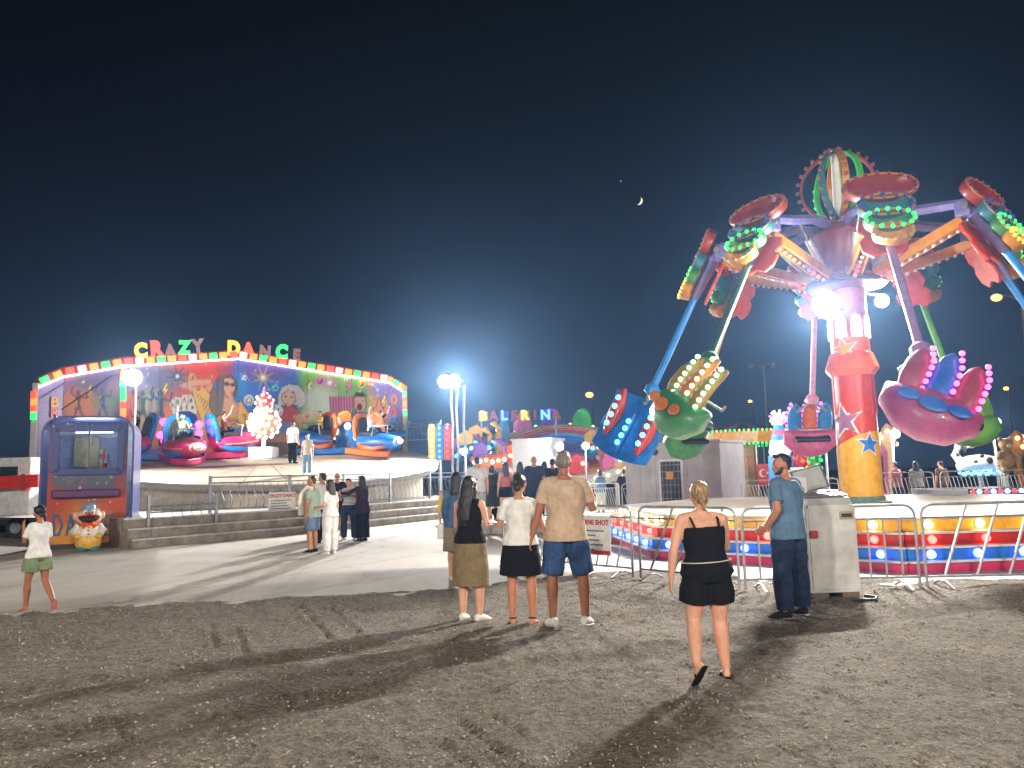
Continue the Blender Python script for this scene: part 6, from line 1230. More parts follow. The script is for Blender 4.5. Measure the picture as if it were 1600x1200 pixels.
def person(label, P, rz, H=1.7, sex='f', fat=1.0, top=None, bottom=None, hair=('short', HBLK), skin=SK2, shoes=('sneaker', None), pose=None, group=None, vox=.014, z=None, seated=False, head=(0, 0), beard=None, extra=None, lift=0.0):
    pose = pose or {}; k = H / 1.75; P = Vector(P)
    o = thing('person', label, 'person', (P.x, P.y, P.z if z is None else z), math.radians(rz), group)
    tb = FEM if sex == 'f' else MALE; F = Vector
    up = F(pose.get('torso', (0, 0, 1))).normalized(); N = lambda v: F(v).normalized()
    hw = .095 if sex == 'f' else .092; sw = (.160 if sex == 'f' else .188) * (1 + (fat - 1) * .6); tw = math.radians(pose.get('twist', 0))
    hipL, hipR = F((-hw, 0, -.03)), F((hw, 0, -.03)); J = {}
    for s, hip in (('L', hipL), ('R', hipR)):
        sg = -1 if s == 'L' else 1
        kn = hip + N(pose.get('th' + s, (sg * .03, .02, -1))) * .43; an = kn + N(pose.get('sh' + s, (sg * .01, -.03, -1))) * .41
        J['hip' + s], J['kn' + s], J['an' + s] = hip, kn, an; J['ft' + s] = N(pose.get('ft' + s, (sg * .25, 1, -.12)))
    low = min(J['anL'].z, J['anR'].z); dz = (.085 - low + lift) if not seated else 0.0
    for a in J:
        if not a.startswith('ft'): J[a] = J[a] + F((0, 0, dz))
    pel = F((0, 0, dz)); tx = F((math.cos(tw), math.sin(tw), 0))
    neck = pel + up * .50; sc = pel + up * .445
    for s in 'LR':
        sg = -1 if s == 'L' else 1; sh = sc + tx * (sg * sw); el = sh + N(pose.get('ua' + s, (sg * .20, -.02, -1))) * .285; wr = el + N(pose.get('fa' + s, (sg * .06, .16, -1))) * .25
        J['sh' + s + 'o'], J['el' + s], J['wr' + s] = sh, el, wr; J['hd' + s] = N(pose.get('hd' + s, tuple(wr - el)))
    HC = neck + up * .045 + F((0, .025, .115)); HMx = T(HC) @ RZ(math.radians(head[0])) @ RX(math.radians(head[1]))
    SC = Matrix.Scale(k, 4); K = lambda q: q.xf(SC)
    def torso_pts(t0, t1, inf=0.0, wmul=1.0, full=False):
        ts = [t0] + [t for t, _, _ in tb if t0 + .015 < t < t1 - .015] + [t1]; W = np.interp(ts, [r[0] for r in tb], [r[1] for r in tb]); D = np.interp(ts, [r[0] for r in tb], [r[2] for r in tb])
        if full: W = np.where(np.array(ts) < -.03, np.maximum(W, tb[1][1] + .004), W); D = np.where(np.array(ts) < -.03, np.maximum(D, tb[1][2]), D)
        return [pel + up * t for t in ts], [((w * fat + inf) * wmul, (d * (1 + (fat - 1) * 1.1) + inf) * wmul) for w, d in zip(W, D)]
    def legtube(q, s, f0, f1, inf, flare=0.0):
        """leg from fraction f0 to f1 (0 hip, 1 knee, 2 ankle)"""
        fr = [0, .35, .7, 1.0, 1.3, 1.65, 2.0]; rd = [.074, .085, .069, .055, .060, .047, .036]; hip, kn, an = J['hip' + s], J['kn' + s], J['an' + s]; pts = []; rr = []
        for f in sorted(set([f0, f1] + [x for x in fr if f0 < x < f1])):
            p = hip.lerp(kn, f) if f <= 1 else kn.lerp(an, f - 1); r = float(np.interp(f, fr, rd)) * (1 + (fat - 1) * (.9 if f < 1 else .6)) + inf + flare * max(0, (f - f0) / (f1 - f0))
            pts.append(p); rr.append((r, r * 1.03))
        q.tube(pts, rr, 12, up=(0, 1, 0))
    # ---- body (one continuous surface)
    q = MB(); a, b = torso_pts(-.10, .53); q.tube(a, b, 18, up=(0, 1, 0))
    q.tube([neck - up * .06, neck + up * .02, HC - F((0, .015, .06))], [.062 if sex == 'm' else .052, .054 if sex == 'm' else .046, .05], 12, up=(0, 1, 0))
    for s in 'LR':
        legtube(q, s, 0, 2.0, 0); sh, el, wr = J['sh' + s + 'o'], J['el' + s], J['wr' + s]; am = (1.0 if sex == 'm' else .86) * (1 + (fat - 1) * .9)
        q.ball(sh + F((0, 0, -.005)) - tx * (.012 if s == 'R' else -.012), (.062 * am, .060 * am, .058 * am), 10, 8)
        q.tube([neck - up * .02, sc + tx * ((-1 if s == 'L' else 1) * sw * .55) + up * .012, sh - up * .004], [.050 * am, .056 * am, .056 * am], 10, up=(0, 1, 0))
        q.tube([sh, sh.lerp(el, .45), el, el.lerp(wr, .35), wr], [.053 * am, .047 * am, .039 * am, .040 * am, .027 * am], 12, up=(0, 1, 0))
        hd = J['hd' + s]; side = hd.cross(F((0, 0, 1)) if abs(hd.z) < .8 else F((0, 1, 0)) * -1).normalized(); sg = -1 if s == 'L' else 1
        wd = F((0, 1, 0)) if abs(hd.z) > .6 else F((0, 0, 1)); wd = (wd - hd * wd.dot(hd)).normalized(); pn = hd.cross(wd).normalized(); inn = pn * (-1 if pn.x * sg > 0 else 1)
        q.tube([wr - hd * .01, wr + hd * .04, wr + hd * .09], [(.020, .027), (.019, .040), (.015, .038)] if True else .03, 10, up=tuple(wd))
        for i, (oy, ln) in enumerate(((.030, .072), (.011, .082), (-.009, .077), (-.029, .060))):
            b0 = wr + hd * .085 + wd * oy; q.tube([b0, b0 + hd * ln * .5 + inn * .006, b0 + hd * ln * .85 + inn * .028], [.0105, .0098, .0085], 6)
        t0 = wr + hd * .025 + wd * .030; q.tube([t0, t0 + hd * .035 + wd * .024 + inn * .008, t0 + hd * .065 + wd * .026 + inn * .02], [.013, .012, .010], 6)
        an, ft = J['an' + s], J['ft' + s]; dn = F((0, 0, -1)) - ft * ft.dot(F((0, 0, -1))); dn.normalize()
        q.tube([an - ft * .045 + dn * .045, an + ft * .03 + dn * .045, an + ft * .10 + dn * .055, an + ft * .165 + dn * .062], [(.032, .035), (.037, .037), (.042, .028), (.032, .016)], 10, up=(0, 0, 1)); q.tube([an, an + dn * .05], [.035, .034], 8)
    hb = MB(); hb.ball((0, -.005, .018), (.076, .094, .092), 18, 14); hb.tube([(0, .012, .02), (0, .020, -.04), (0, .030, -.085), (0, .036, -.105)], [(.072, .082), (.064, .074), (.046, .052), (.026, .03)], 14, up=(0, 1, 0)); hb.ball((0, .072, -.088), (.026, .020, .018))
    hb.tube([(0, .084, .018), (0, .098, -.015), (0, .108, -.032), (0, .088, -.042)], [.009, .012, .014, .010], 8, up=(0, 1, 0)); hb.tube([(-.045, .078, .026), (0, .092, .030), (.045, .078, .026)], [.010, .011, .010], 8); hb.ball((0, .086, -.066), (.026, .010, .010))
    for sg in (-1, 1): hb.ball((sg * .076, -.005, -.008), (.010, .020, .032), 8, 8); hb.ball((sg * .045, .066, -.025), (.024, .020, .022), 8, 8)
    hb.xf(HMx); q.add(hb.v, hb.f)
    body = solid(K(q), 'body', skin, o, vox * k if vox > .01 else vox, 3)
    for sg in (-1, 1):
        e = MB(); e.ball((sg * .031, .078, .008), (.013, .010, .009), 10, 8); e.xf(HMx); K(e).build('eye', mat('eye_white', (.6, .58, .55), .25), body, True); e = MB(); e.ball((sg * .031, .0865, .008), (.0058, .004, .006), 8, 6); e.xf(HMx); K(e).build('iris', mat('iris', (.03, .02, .015), .2), body, True)
    e = MB(); e.tube([(-.024, .090, -.066), (0, .098, -.0645), (.024, .090, -.066)], [(.003, .005), (.006, .007), (.003, .005)], 6); e.xf(HMx); K(e).build('mouth', mat('lip', srgb(150, 80, 76), .5), body, True)
    if beard:
        e = MB(); e.tube([(-.068, .022, -.03), (-.056, .044, -.075), (-.03, .066, -.096), (0, .074, -.100), (.03, .066, -.096), (.056, .044, -.075), (.068, .022, -.03)], [(.010, .018), (.014, .024), (.017, .022), (.018, .020), (.017, .022), (.014, .024), (.010, .018)], 8); e.tube([(-.03, .092, -.055), (0, .100, -.050), (.03, .092, -.055)], .006, 6); e.xf(HMx); solid(K(e), 'beard', beard, body, .008, 2)
    # ---- hair
    hs, hm = hair
    if hs != 'bald':
        q = MB()
        if hs in ('short', 'crop'):
            g = .0 if hs == 'short' else -.006; q.ball((0, -.026, .034), (.081 + g, .090 + g, .092 + g), 16, 12); q.tube([(-.05, .060, .088), (0, .074, .092), (.05, .060, .088)], .020, 8); q.ball((0, -.070, -.02), (.060, .036, .05))
        else:
            q.ball((0, -.024, .034), (.088, .098, .096), 16, 12); q.tube([(-.055, .055, .085), (0, .072, .092), (.055, .055, .085)], .022, 8)
        if hs in ('long', 'verylong'):
            e = -.36 if hs == 'long' else -.50; q.tube([(0, -.045, .06), (0, -.070, -.05), (0, -.095, -.20), (0, -.105, e + .08), (0, -.10, e)], [(.088, .065), (.094, .058), (.100, .050), (.085, .036), (.05, .018)], 14, up=(0, 1, 0))
            for sg in (-1, 1): q.tube([(sg * .070, .01, .04), (sg * .085, .0, -.06), (sg * .090, -.03, -.17)], [.026, .028, .02], 8)
        if hs == 'bob': q.tube([(0, -.03, .05), (0, -.045, -.04), (0, -.045, -.12)], [(.092, .09), (.094, .072), (.08, .05)], 14, up=(0, 1, 0))
        if hs == 'bun': q.ball((0, -.115, .02), (.045, .04, .042)); q.ball((0, -.075, -.04), (.055, .036, .05))
        if hs == 'lowbun': q.ball((0, -.105, -.045), (.046, .036, .046)); q.ball((0, -.065, -.03), (.062, .05, .06)); q.tube([(0, -.10, -.06), (0, -.105, -.15)], [.03, .012], 8)
        if hs == 'pony': q.ball((0, -.07, -.02), (.06, .04, .05)); q.tube([(0, -.11, .04), (0, -.15, -.03), (0, -.14, -.16), (0, -.12, -.26)], [.022, .032, .03, .012], 8)
        q.xf(HMx); solid(K(q), 'hair', hm, o, .011 if vox > .01 else .008, 2, ds=.010, tex=HR)
    # ---- clothes
    if top:
        kind, m_, hem = top[0], top[1], top[2] if len(top) > 2 else -.08; inf = top[3] if len(top) > 3 else .016
        q = MB(); t1 = {'tank': .375, 'sleeveless': .465, 'tee': .485, 'long': .495, 'shirt': .485}[kind]
        a, b = torso_pts(hem, t1, inf, full=True); b = b if kind == 'tank' else [(x + (.016 if i < 2 else .004 if i < 3 else 0), y + (.016 if i < 2 else .004 if i < 3 else 0)) for i, (x, y) in enumerate(b)]
        if kind in ('tee', 'shirt', 'long'): b[-1] = (b[-1][0] * .95, b[-1][1])
        q.tube(a, b, 20, up=(0, 1, 0))
        for s in 'LR':
            sh, el, wr = J['sh' + s + 'o'], J['el' + s], J['wr' + s]; am = (1.0 if sex == 'm' else .88) * (1 + (fat - 1) * .9)
            if kind in ('tee', 'shirt', 'long', 'sleeveless'): q.tube([neck - up * .045, sc + tx * ((-1 if s == 'L' else 1) * sw * .55) + up * .012, (sh if kind != 'sleeveless' else sh.lerp(sc, .2)) - up * .004], [.054 * am, .067 * am, .066 * am], 10, up=(0, 1, 0))
            if kind in ('tee', 'shirt'): q.ball(sh.lerp(sc, .06) - up * .006, (.064 * am, .064 * am, .060 * am), 10, 8); q.tube([sh.lerp(sc, .28) - up * .012, sh.lerp(sc, .03) - up * .008, sh.lerp(el, .35), sh.lerp(el, .70)], [.060 * am, .063 * am, .061 * am, .062 * am], 12, up=(0, 1, 0))
            if kind == 'long': q.ball(sh, (.072 * am, .068 * am, .064 * am), 10, 8); q.tube([sh.lerp(sc, .25), sh, el, el.lerp(wr, .9)], [.064 * am, .070 * am, .056 * am, .042 * am], 12, up=(0, 1, 0))
            if kind == 'sleeveless': q.ball(sh.lerp(sc, .22), (.052 * am, .060 * am, .060 * am), 10, 8)
        tp = solid(K(q), 'top', m_, o, vox * 1.0, 4, ds=.013 if kind != 'tank' else .008)
        if kind == 'tank':
            for sg in (-1, 1): e = MB(); e.tube([pel + up * .36 + tx * (sg * .085 * fat) + F((0, -.118 * fat, 0)), pel + up * .45 + tx * (sg * .095 * fat) + F((0, -.085, 0)), pel + up * .487 + tx * (sg * .095 * fat), pel + up * .45 + tx * (sg * .095 * fat) + F((0, .085, 0)), pel + up * .36 + tx * (sg * .085 * fat) + F((0, .118 * fat, 0))], (.013, .006) if False else .010, 6); K(e).build('strap', m_, tp, True)
    if bottom:
        kind, m_ = bottom[0], bottom[1]; q = MB(); inf = bottom[2] if len(bottom) > 2 else .010
        if kind in ('jeans', 'shorts', 'wide'):
            f1 = {'jeans': 1.98, 'shorts': bottom[3] if len(bottom) > 3 else .85, 'wide': 1.98}[kind]; a, b = torso_pts(-.11, .08, inf + .004); q.tube(a, b, 18, up=(0, 1, 0))
            for s in 'LR': legtube(q, s, .02, f1, inf + .012, {'jeans': .018, 'shorts': .026, 'wide': .055}[kind])
        else:
            L = bottom[3] if len(bottom) > 3 else .45; a, b = torso_pts(-.08, .10, inf + .012, full=True); a = a[::-1]; b = b[::-1]; hm_ = (J['knL'] + J['knR']) / 2; e0 = pel + F((0, 0, -.08)); wx = max(b[-1][0], .198 * fat); fl = bottom[4] if len(bottom) > 4 else .03
            sp = abs(J['knL'].x - J['knR'].x) / 2
            for f in (.33, .66, 1.0): a.append(e0 + F((0, (hm_.y) * f * .5, -L * f))); b.append((wx + fl * f + sp * .1, .145 * fat + fl * f * .8 + abs(J['knL'].y - J['knR'].y) * .3 * f))
            q.tube(a, b, 20, up=(0, 1, 0))
        solid(K(q), {'jeans': 'trousers', 'wide': 'trousers', 'shorts': 'shorts', 'skirt': 'skirt'}[kind], m_, o, vox, 4, ds=.014)
    st, sm = shoes
    for s in 'LR':
        an, ft = J['an' + s], J['ft' + s]; dn = F((0, 0, -1)) - ft * ft.dot(F((0, 0, -1))); dn.normalize()
        if st == 'bare': continue
        q = MB()
        if st in ('sneaker', 'shoe'):
            q.tube([an - ft * .065 + dn * .045, an - ft * .03 + dn * .035, an + ft * .04 + dn * .038, an + ft * .12 + dn * .052, an + ft * .185 + dn * .062], [(.030, .036), (.042, .048), (.045, .046), (.050, .034), (.034, .018)], 12, up=(0, 0, 1)); sho = solid(K(q), 'shoe', sm, o, .009, 2)
            q = MB(); q.tube([an - ft * .072 + dn * .078, an + ft * .05 + dn * .078, an + ft * .13 + dn * .078, an + ft * .20 + dn * .078], [(.030, .009), (.044, .009), (.052, .009), (.030, .008)], 12, up=(0, 0, 1)); K(q).build('sole', mat('rubber_sole', (.5, .48, .45), .7) if sm is not BLACKC else DARK, sho, True)
        else:
            q.tube([an - ft * .07 + dn * .080, an + ft * .05 + dn * .080, an + ft * .13 + dn * .080, an + ft * .20 + dn * .080], [(.032, .010), (.042, .010), (.050, .010), (.028, .008)], 12, up=(0, 0, 1)); sho = K(q).build('sandal', sm, o, True)
            q = MB(); side = ft.cross(dn).normalized(); q.tube([an + ft * .05 + dn * .075 + side * .046, an + ft * .085 + dn * .015, an + ft * .05 + dn * .075 - side * .046], [(.008, .02)] * 3, 8); K(q).build('sandal_strap', sm, sho, True)
            if st == 'sandal': q = MB(); q.tube([an - ft * .02 + side * .042, an - ft * .052 + dn * .0, an - ft * .02 - side * .042, an + ft * .042 + dn * .002], .008, 6, close=True); K(q).build('sandal_strap', sm, sho, True)
    if extra: extra(o, J, pel, up, k, HMx, tx)
    return o
def G(u, v, h=0.0): p = gp(u, v); p.z = h; return p
NV = .0095
# ---- the woman walking in
def cord(o, J, pel, up, k, HM, tx):
    q = MB(); q.tube([(pel + up * .075 + Vector(((.229) * math.cos(a), .176 * math.sin(a), .012 * math.cos(a)))) * k for a in np.linspace(0, 2 * PI, 20)[:-1]], .004, 6, close=True); q.build('cord_belt', CREAMC, o, True)
p_ = gp(1128, 1062)
person('woman in black camisole and black shorts walking towards the tower ride', (p_.x - .06, p_.y + .05, 0), 4, 1.52, 'f', 1.30, ('tank', BLACKC, .03, .010), ('shorts', BLACKC, .012, .62), ('lowbun', HBLD), SK1, ('flipflop', BLACKC), vox=NV,
       pose=dict(thR=(.02, .06, -1), shR=(.06, -.06, -1), thL=(-.10, .06, -1), shL=(-.20, -.80, -1), ftL=(-.25, .6, -.8), ftR=(.12, 1, -.12), uaL=(-.34, -.10, -1), faL=(-.10, .16, -1), uaR=(.20, .30, -1), faR=(-.2, .9, -.35), torso=(-.03, .06, 1)), head=(6, -4), extra=cord, group=None)
# ---- operator in blue
person('man in blue grey shirt and jeans looking over his shoulder beside the control desk', G(1240, 964), 38, 1.78, 'm', 1.12, ('tee', BLUEG, -.13, .026), ('jeans', JEANS, .016), ('short', HBLK), SK2, ('shoe', cloth('shoe_brown', (46, 36, 30))), vox=NV,
       pose=dict(thL=(-.12, .02, -1), thR=(.14, .0, -1), uaL=(-.30, -.28, -1), faL=(-.02, .62, -.75), hdL=(.10, .9, -.35), uaR=(.16, .30, -1), faR=(-.1, .9, -.7), ftL=(-.5, 1, -.12), ftR=(.4, 1, -.12)), head=(58, -2), beard=HBLK)
# ---- the couple and the woman with the phone
person('tall man in beige shirt and denim shorts holding hands with the woman in white', G(889, 978), 2, 1.87, 'm', 1.06, ('tee', BEIGE, -.12, .026), ('shorts', DENIM, .014, .98), ('crop', HGRY), SK3, ('sneaker', WHITEC), vox=NV,
       pose=dict(thL=(-.13, .0, -1), thR=(.16, .02, -1), shL=(-.02, -.03, -1), shR=(.02, -.03, -1), uaL=(-.26, -.02, -1), faL=(-.30, .05, -1), hdL=(-.3, 0, -1), uaR=(.34, .18, -1), faR=(.18, 1, .16), ftL=(-.3, 1, -.12), ftR=(.45, 1, -.12)), head=(-6, -8))
person('woman in white shirt and short black skirt holding the tall man by the hand', G(816, 977), -6, 1.62, 'f', 1.04, ('tee', WHITEC, -.04, .016), ('skirt', BLACKC, .012, .30, .03), ('bun', HDRK), SK2, ('sandal', BLACKC), vox=NV,
       pose=dict(thL=(-.02, .02, -1), thR=(.06, .03, -1), uaR=(.38, -.04, -1), faR=(.50, .05, -1), hdR=(.35, 0, -1), uaL=(-.30, .08, -1), faL=(-.05, .9, .35), ftR=(.3, 1, -.12)), head=(-12, -6))
def phone(o, J, pel, up, k, HM, tx):
    q = MB(); c = (J['wrR'] + J['hdR'] * .10) * k; q.box(c + Vector((0, .02, .04)), (.075, .010, .15), Matrix.Rotation(-.5, 3, 'X')); q.build('phone', DARK, o, bevel=.004)
person('woman in black sleeveless top and khaki skirt with long dark hair holding a phone', G(737, 970), -22, 1.61, 'f', 1.02, ('sleeveless', BLACKC, -.03, .014), ('skirt', KHAKI, .012, .46, .015), ('verylong', HBLK), SK1, ('sneaker', WHITEC), vox=NV,
       pose=dict(uaR=(.18, .22, -1), faR=(-.18, .9, .22), uaL=(-.15, .12, -1), faL=(.1, .9, .0), ftL=(-.1, 1, -.12), ftR=(.4, 1, -.12)), head=(-10, -6), extra=phone)
def bag(o, J, pel, up, k, HM, tx):
    q = MB(); q.box((-.24, -.02, .80 * k), (.10, .26, .24)); b = q.build('handbag', WHITEC, o, bevel=.03); q = MB(); q.tube([(-.24, -.12, .92 * k), (-.20, -.06, 1.36 * k), (-.22, .1, .92 * k)], .010, 6); q.build('bag_strap', WHITEC, b, True)
person('woman in denim jacket with long black hair half hidden behind the khaki skirt', G(716, 908), -8, 1.68, 'f', 1.02, ('long', cloth('jacket_denim', (74, 104, 140), .25), -.10, .022), ('skirt', cloth('taupe', (140, 128, 110)), .012, .4), ('long', HBLK), SK1, ('sneaker', WHITEC), pose=dict(faL=(0, .5, -.8)), extra=bag)
# ---- people on the low deck in the middle
def low_deck():
    A = dp(700, 800, 20.8); o = thing('low_walkway', 'low grey plywood walkway under the queue in the middle', 'walkway', (0, 0, 0)); n = 6
    for i in range(n): q = MB(); q.box((-1.75 + .72 * i, 23.6, .155), (.71, 5.2, .25)); q.build('walkway_board', mat('ply_grey', (.36, .33, .29), .7, var=.25, vscale=2), o, bevel=.008)
low_deck()
ZQ = .285; q_ = 'people queueing in the middle'
def D(u, y, z=ZQ): p = dp(u, 760, y); p.z = z; return p
person('tall man in loose white shirt and pale shorts in the middle queue', D(746, 21.6), 10, 1.86, 'm', 1.12, ('tee', WHITEC, -.14, .03), ('shorts', LGREY, .014, .9), ('crop', HDRK), SK1, ('sneaker', WHITEC), group=q_)
person('woman in knee length dark green dress in the middle queue', D(769, 22.6), -15, 1.62, 'f', 1.05, ('tee', DGREEN, -.05, .016), ('skirt', DGREEN, .014, .42, .02), ('bob', HBLK), SK1, ('sandal', BLACKC), group=q_, pose=dict(faR=(.0, .8, -.4)))
person('woman in rose top and black mini skirt in the middle queue', D(790, 21.8), 20, 1.68, 'f', 1.0, ('tank', PINKC, .04, .012), ('shorts', BLACKC, .02, .45), ('long', HBRN), SK1, ('sandal', WHITEC), group=q_, pose=dict(faR=(.5, .5, -.4), uaR=(.5, 0, -1)))
person('woman with waist length black hair left of the bald man', D(813, 22.3), -10, 1.70, 'f', .98, ('tank', BLACKC, -.02, .014), ('jeans', BLACKC, .014), ('verylong', HBLK), SK2, ('sneaker', BLACKC), group=q_)
person('bald man in navy shirt in the middle queue', D(835, 21.4), -12, 1.84, 'm', 1.14, ('tee', NAVY, -.13, .028), ('shorts', NAVY, .02, .95), ('bald', HBLK), SK2, ('shoe', BLACKC), group=q_)
person('woman with long dark hair right of the bald man', D(851, 22.6), 0, 1.70, 'f', .98, ('sleeveless', cloth('brownish', (96, 76, 66)), -.04, .014), ('jeans', JEANS, .014), ('long', HBLK), SK2, ('sneaker', WHITEC), group=q_)
person('short haired man in dark shirt just left of the beige shirted man', D(864, 22.0), 8, 1.76, 'm', 1.05, ('tee', BLACKC, -.12, .024), ('jeans', JEANS, .014), ('short', HBLK), SK2, ('shoe', BLACKC), group=q_)
person('small child in yellow shirt at the corner of the stage steps', G(690, 820), 160, 1.14, 'f', .95, ('tee', YELC, -.10, .02), ('shorts', YELC, .016, .7), ('short', HBRN), SK1, ('sneaker', WHITEC))
# ---- family group in front of the stage
g_ = 'group standing in front of the stage'
def draped(o, J, pel, up, k, HM, tx):
    q = MB(); sh = J['shLo']; q.tube([sh + Vector((.05, -.10, .02)), sh + Vector((0, .0, .06)), sh + Vector((-.05, .10, -.05)), sh + Vector((-.06, .13, -.25)), sh + Vector((-.05, .12, -.55))], [(.06, .03), (.07, .03), (.10, .035), (.14, .04), (.11, .03)], 10, up=(0, 1, 0)); q.xf(Matrix.Scale(k, 4)); solid(q, 'draped_sweater', CREAMC, o, .013, 3, ds=.02)
person('man in sage shirt and denim shorts with a cream sweater over his shoulder', G(488, 864), 72, 1.72, 'm', 1.10, ('shirt', SAGE, -.16, .03), ('shorts', cloth('denim_pale', (104, 124, 150), .2), .016, .98), ('crop', HBRN), SK2, ('shoe', BLACKC), group=g_, extra=draped, pose=dict(uaL=(-.15, -.1, -1), faL=(0, .15, -1)), head=(14, 6))
person('man in white shirt behind the man with the draped sweater', G(504, 849), 40, 1.80, 'm', 1.0, ('tee', WHITEC, -.12, .022), ('jeans', BLACKC, .014), ('short', HBLK), SK2, ('shoe', BLACKC), group=g_, head=(30, 8))
person('woman all in white with long brown hair', G(516, 867), 58, 1.62, 'f', 1.06, ('tee', WHITEC, -.08, .02), ('jeans', WHITEC, .018), ('long', HBRN), SK1, ('sneaker', WHITEC), group=g_, pose=dict(uaL=(-.2, -.08, -1), faL=(.05, .8, -.1)))
person('bald man all in black with shoulder strap seen from behind', G(527, 838), 6, 1.82, 'm', 1.10, ('tee', BLACKC, -.14, .024), ('shorts', cloth('dark_short', (34, 38, 44)), .02, .9), ('bald', HBLK), SK2, ('sneaker', PINKC), group=g_)
person('girl in striped crop shirt and jeans facing this way', G(545, 845), 176, 1.64, 'f', .98, ('tee', STRIPE, .02, .014), ('jeans', JEANS, .014), ('lowbun', HDRK), SK1, ('sneaker', WHITEC), group=g_, pose=dict(uaR=(.2, .2, -1), faR=(-.1, .7, .8), thL=(-.12, 0, -1), thR=(.10, 0, -1)))
person('woman in long plum tunic and wide black trousers reaching out an arm', G(566, 846), 62, 1.70, 'f', 1.10, ('long', PURP, -.22, .026), ('wide', BLACKC, .02), ('long', HBLK), SK1, ('sneaker', BLACKC), group=g_, pose=dict(uaL=(-.5, .5, -.35), faL=(-.1, .9, .0), uaR=(.2, .1, -1), faR=(.1, .6, -.5)))
# ---- child walking at left
person('child in white shirt and green shorts walking past with a hand at the mouth', G(56, 955), 62, 1.38, 'f', .96, ('tee', WHITEC, -.08, .02), ('shorts', GREENS, .02, .62), ('bun', HBLK), SK3, ('flipflop', PINKC), vox=.011, pose=dict(thL=(-.03, .18, -1), shL=(0, .06, -1), thR=(.03, -.10, -1), shR=(.0, -.75, -1), ftR=(.1, .5, -.9), uaL=(-.15, .35, -1), faL=(.15, .35, 1), uaR=(.12, .12, -1), faR=(-.1, .5, -.9)), head=(0, -8))
# ---- on the disc
def on_disc(u, v): return disc_at(u, v)
person('ride attendant in white shirt standing among the blue cars', on_disc(457, 724), -20, 1.72, 'm', 1.05, ('tee', WHITEC, -.12, .022), ('jeans', BLACKC, .014), ('short', HBLK), SK2, ('shoe', BLACKC))
person('boy in pale shirt and light jeans standing at the front of the disc', on_disc(480, 742), 175, 1.50, 'm', .95, ('tee', CREAMC, -.12, .022), ('jeans', LJEAN, .014), ('short', HBRN), SK1, ('sneaker', WHITEC))
sit = dict(thL=(-.1, 1, .05), thR=(.1, 1, .05), shL=(0, .25, -1), shR=(0, .25, -1), uaL=(-.2, .5, -.8), faL=(.1, 1, .3), uaR=(.35, .5, .6), faR=(.1, .3, 1), torso=(0, -.12, 1))
rg = 'riders in the spinning cars'
for (ci, k_, c, lab, hr) in ((0, 0, PINKC, 'rider in rose shirt in the right magenta car', HBRN), (0, 2, BLACKC, 'rider in black in the leftmost magenta car', HBLK), (0, 3, GREENS, 'rider in green in the front magenta car', HBLK), (1, 0, BLACKC, 'rider in black in the right blue car', HBRN), (1, 2, YELC, 'rider in yellow in the left blue car', HBLK), (1, 3, WHITEC, 'rider in white in the middle blue car', HBLK), (2, 0, BLACKC, 'rider in black in the back green car', HBLK), (3, 3, PINKC, 'rider in rose in the back yellow car', HBLK)):
    Mw = CARS[ci][k_]; p_ = Mw @ Vector((-.22, 0, .80)); fx = Mw.to_3x3() @ Vector((1, 0, 0)); person(lab, p_, math.degrees(math.atan2(-fx.x, fx.y)), 1.66, 'f', 1.0, ('tee', c, -.08, .02), ('jeans', JEANS, .014), ('short', hr), SK1, ('sneaker', BLACKC), pose=sit, group=rg, seated=True, vox=.018)
# ---- behind the far barriers
bg_ = 'people behind the far barriers'
for (u, y, rz, t_, b_, lab, hr, sx_) in ((1402, 26.5, 30, PINKC, JEANS, 'person in rose shirt behind the far barrier right of the column', 'short', 'm'), (1433, 26.2, -20, STRIPE, BLACKC, 'person in striped shirt behind the far barrier', 'long', 'f'), (1473, 26.8, 15, cloth('brown_tee', (90, 70, 60)), JEANS, 'person in brown shirt behind the far barrier near the spotted dog', 'short', 'm'), (975, 29.5, 0, BLACKC, BLACKC, 'person in black left of the grey cabin', 'short', 'm'), (938, 30.5, 20, BLUEG, CREAMC, 'person in blue shirt left of the person in black', 'bob', 'f'), (1135, 28.5, -30, cloth('grey_tee', (90, 90, 96)), JEANS, 'person in grey shirt in front of the carousel', 'short', 'm')):
    p_ = dp(u, 760, y); p_.z = .022; person(lab, p_, rz, 1.70, sx_, 1.05, ('tee', t_, -.12, .022), ('jeans', b_, .014), (hr, HBLK), SK2, ('shoe', BLACKC), group=bg_, vox=.018)
# ================================================================ light from the lamps
def spot(u, v, y, power, aim, cone=120, blend=.6, radius=.16, color=(1.0, .97, .92)):
    p = dp(u, v, y); l = bpy.data.lights.new('floodlight_beam', 'SPOT'); l.energy = power; l.color = color; l.shadow_soft_size = radius; l.spot_size = math.radians(cone); l.spot_blend = blend
    o = bpy.data.objects.new('floodlight_beam', l); COL.objects.link(o); o.location = p; o.rotation_euler = (Vector(aim) - p).to_track_quat('-Z', 'Y').to_euler(); return o
spot(1290, 475, 15.2, 9500, (-2.5, 3.5, 0), 150, .7, .30)
spot(1378, 470, 17.2, 1500, (9, 8, 0), 140, .8)
spot(703, 595, 36, 76000, (-2.5, 7, 0), 130, .8, .35)
spot(703, 595, 36, 13000, (-11, 38.5, 6.5), 70, .8, .25)
spot(207, 590, 27.5, 3600, (-7, 18, 0), 160, .8)
spot(207, 590, 27.5, 17000, (-10.5, 38, 6.2), 100, .9)
flood(1290, 475, 15.2, 480)
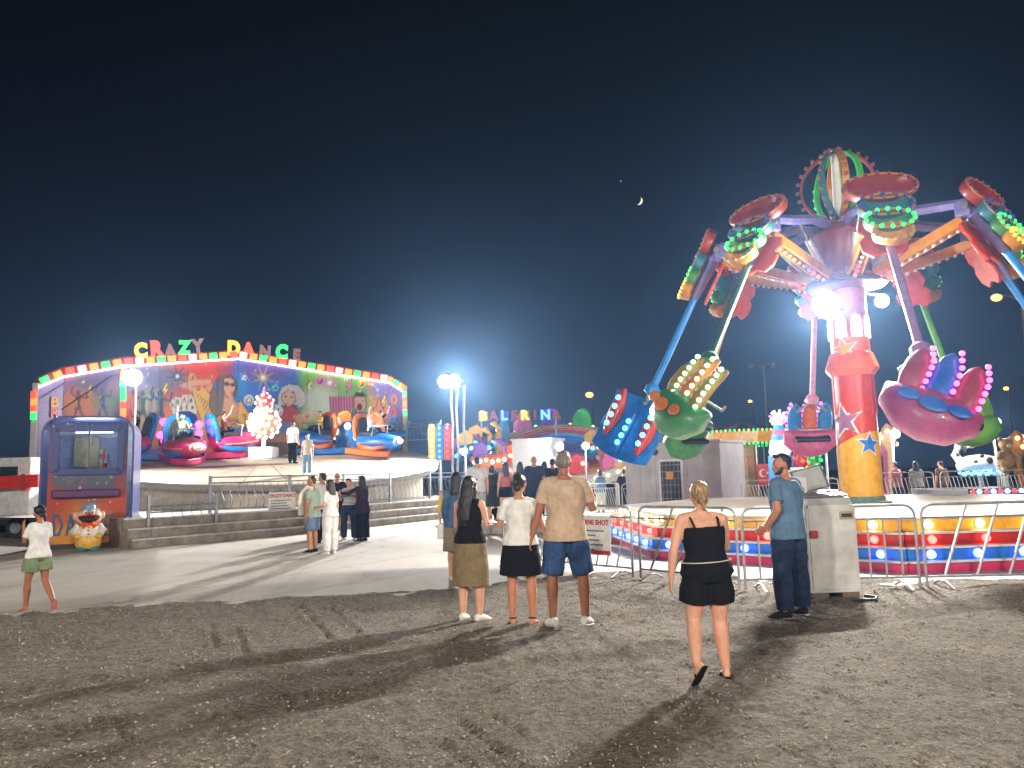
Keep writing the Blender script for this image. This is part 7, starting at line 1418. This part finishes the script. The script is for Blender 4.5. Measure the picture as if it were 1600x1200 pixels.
for (u, v, y, pw) in ((725, 706, 33, 500), (874, 698, 27.5, 260), (915, 697, 32, 700), (1134, 694, 31, 500), (1555, 660, 26, 500), (1290, 646, 28, 500), (1398, 678, 27, 400)):
    flood(u, v, y, pw, (1, .97, .92), .12)
# unseen lamps added behind the viewer to fill the foreground and fronts
for i, (x, y, lab) in enumerate(((-13, -17, 'fill lamp added behind the viewer, left one'), (11, -19, 'fill lamp added behind the viewer, right one'))):
    o = thing('street_lamp', lab, 'street lamp', (x, y, 0), 0, 'added fill lamps')
    q = MB(); q.tube([(0, 0, -.05), (0, 0, 9.2)], [.12, .07], 8); q.build('pole', mat('lamp_pole', (.3, .28, .26)), o, True)
    q = MB(); q.tube([(0, 0, 9.1), (0, .7, 9.5), (0, 1.5, 9.55)], .05, 6); q.build('arm', mat('lamp_pole', (.3, .28, .26)), o, True)
    q = MB(); q.ball((0, 1.7, 9.52), (.2, .42, .10)); q.build('lamp_head', mat('added_fill_led', (1, .95, .85), emit=(1, .9, .75), es=20), o, True)
    l = bpy.data.lights.new('added_fill_light', 'POINT'); l.energy = 19000; l.color = (1.0, .90, .77); l.shadow_soft_size = .6; lo = bpy.data.objects.new('added_fill_light', l); COL.objects.link(lo); lo.location = (x, y + 1.7, 9.0)
# ================================================================ haze volume added for the glow around the lamps
q = MB(); q.box((0, 0, 7.4), (800, 800, 17.4)); hz = q.build('haze', mat('haze_tmp', (.5, .5, .5)))
HM_ = bpy.data.materials.new('lamp_glow_haze'); HM_.use_nodes = True; n = HM_.node_tree; n.nodes.clear(); ou = n.nodes.new('ShaderNodeOutputMaterial'); pv = n.nodes.new('ShaderNodeVolumePrincipled')
pv.inputs['Density'].default_value = 0.0008; pv.inputs['Color'].default_value = (.30, .56, 1.0, 1); pv.inputs['Anisotropy'].default_value = 0.80; n.links.new(pv.outputs[0], ou.inputs['Volume'])
hz.data.materials.clear(); hz.data.materials.append(HM_); tag(hz, 'thin haze added over the fairground for the glow around the lamps', 'haze', kind='stuff')
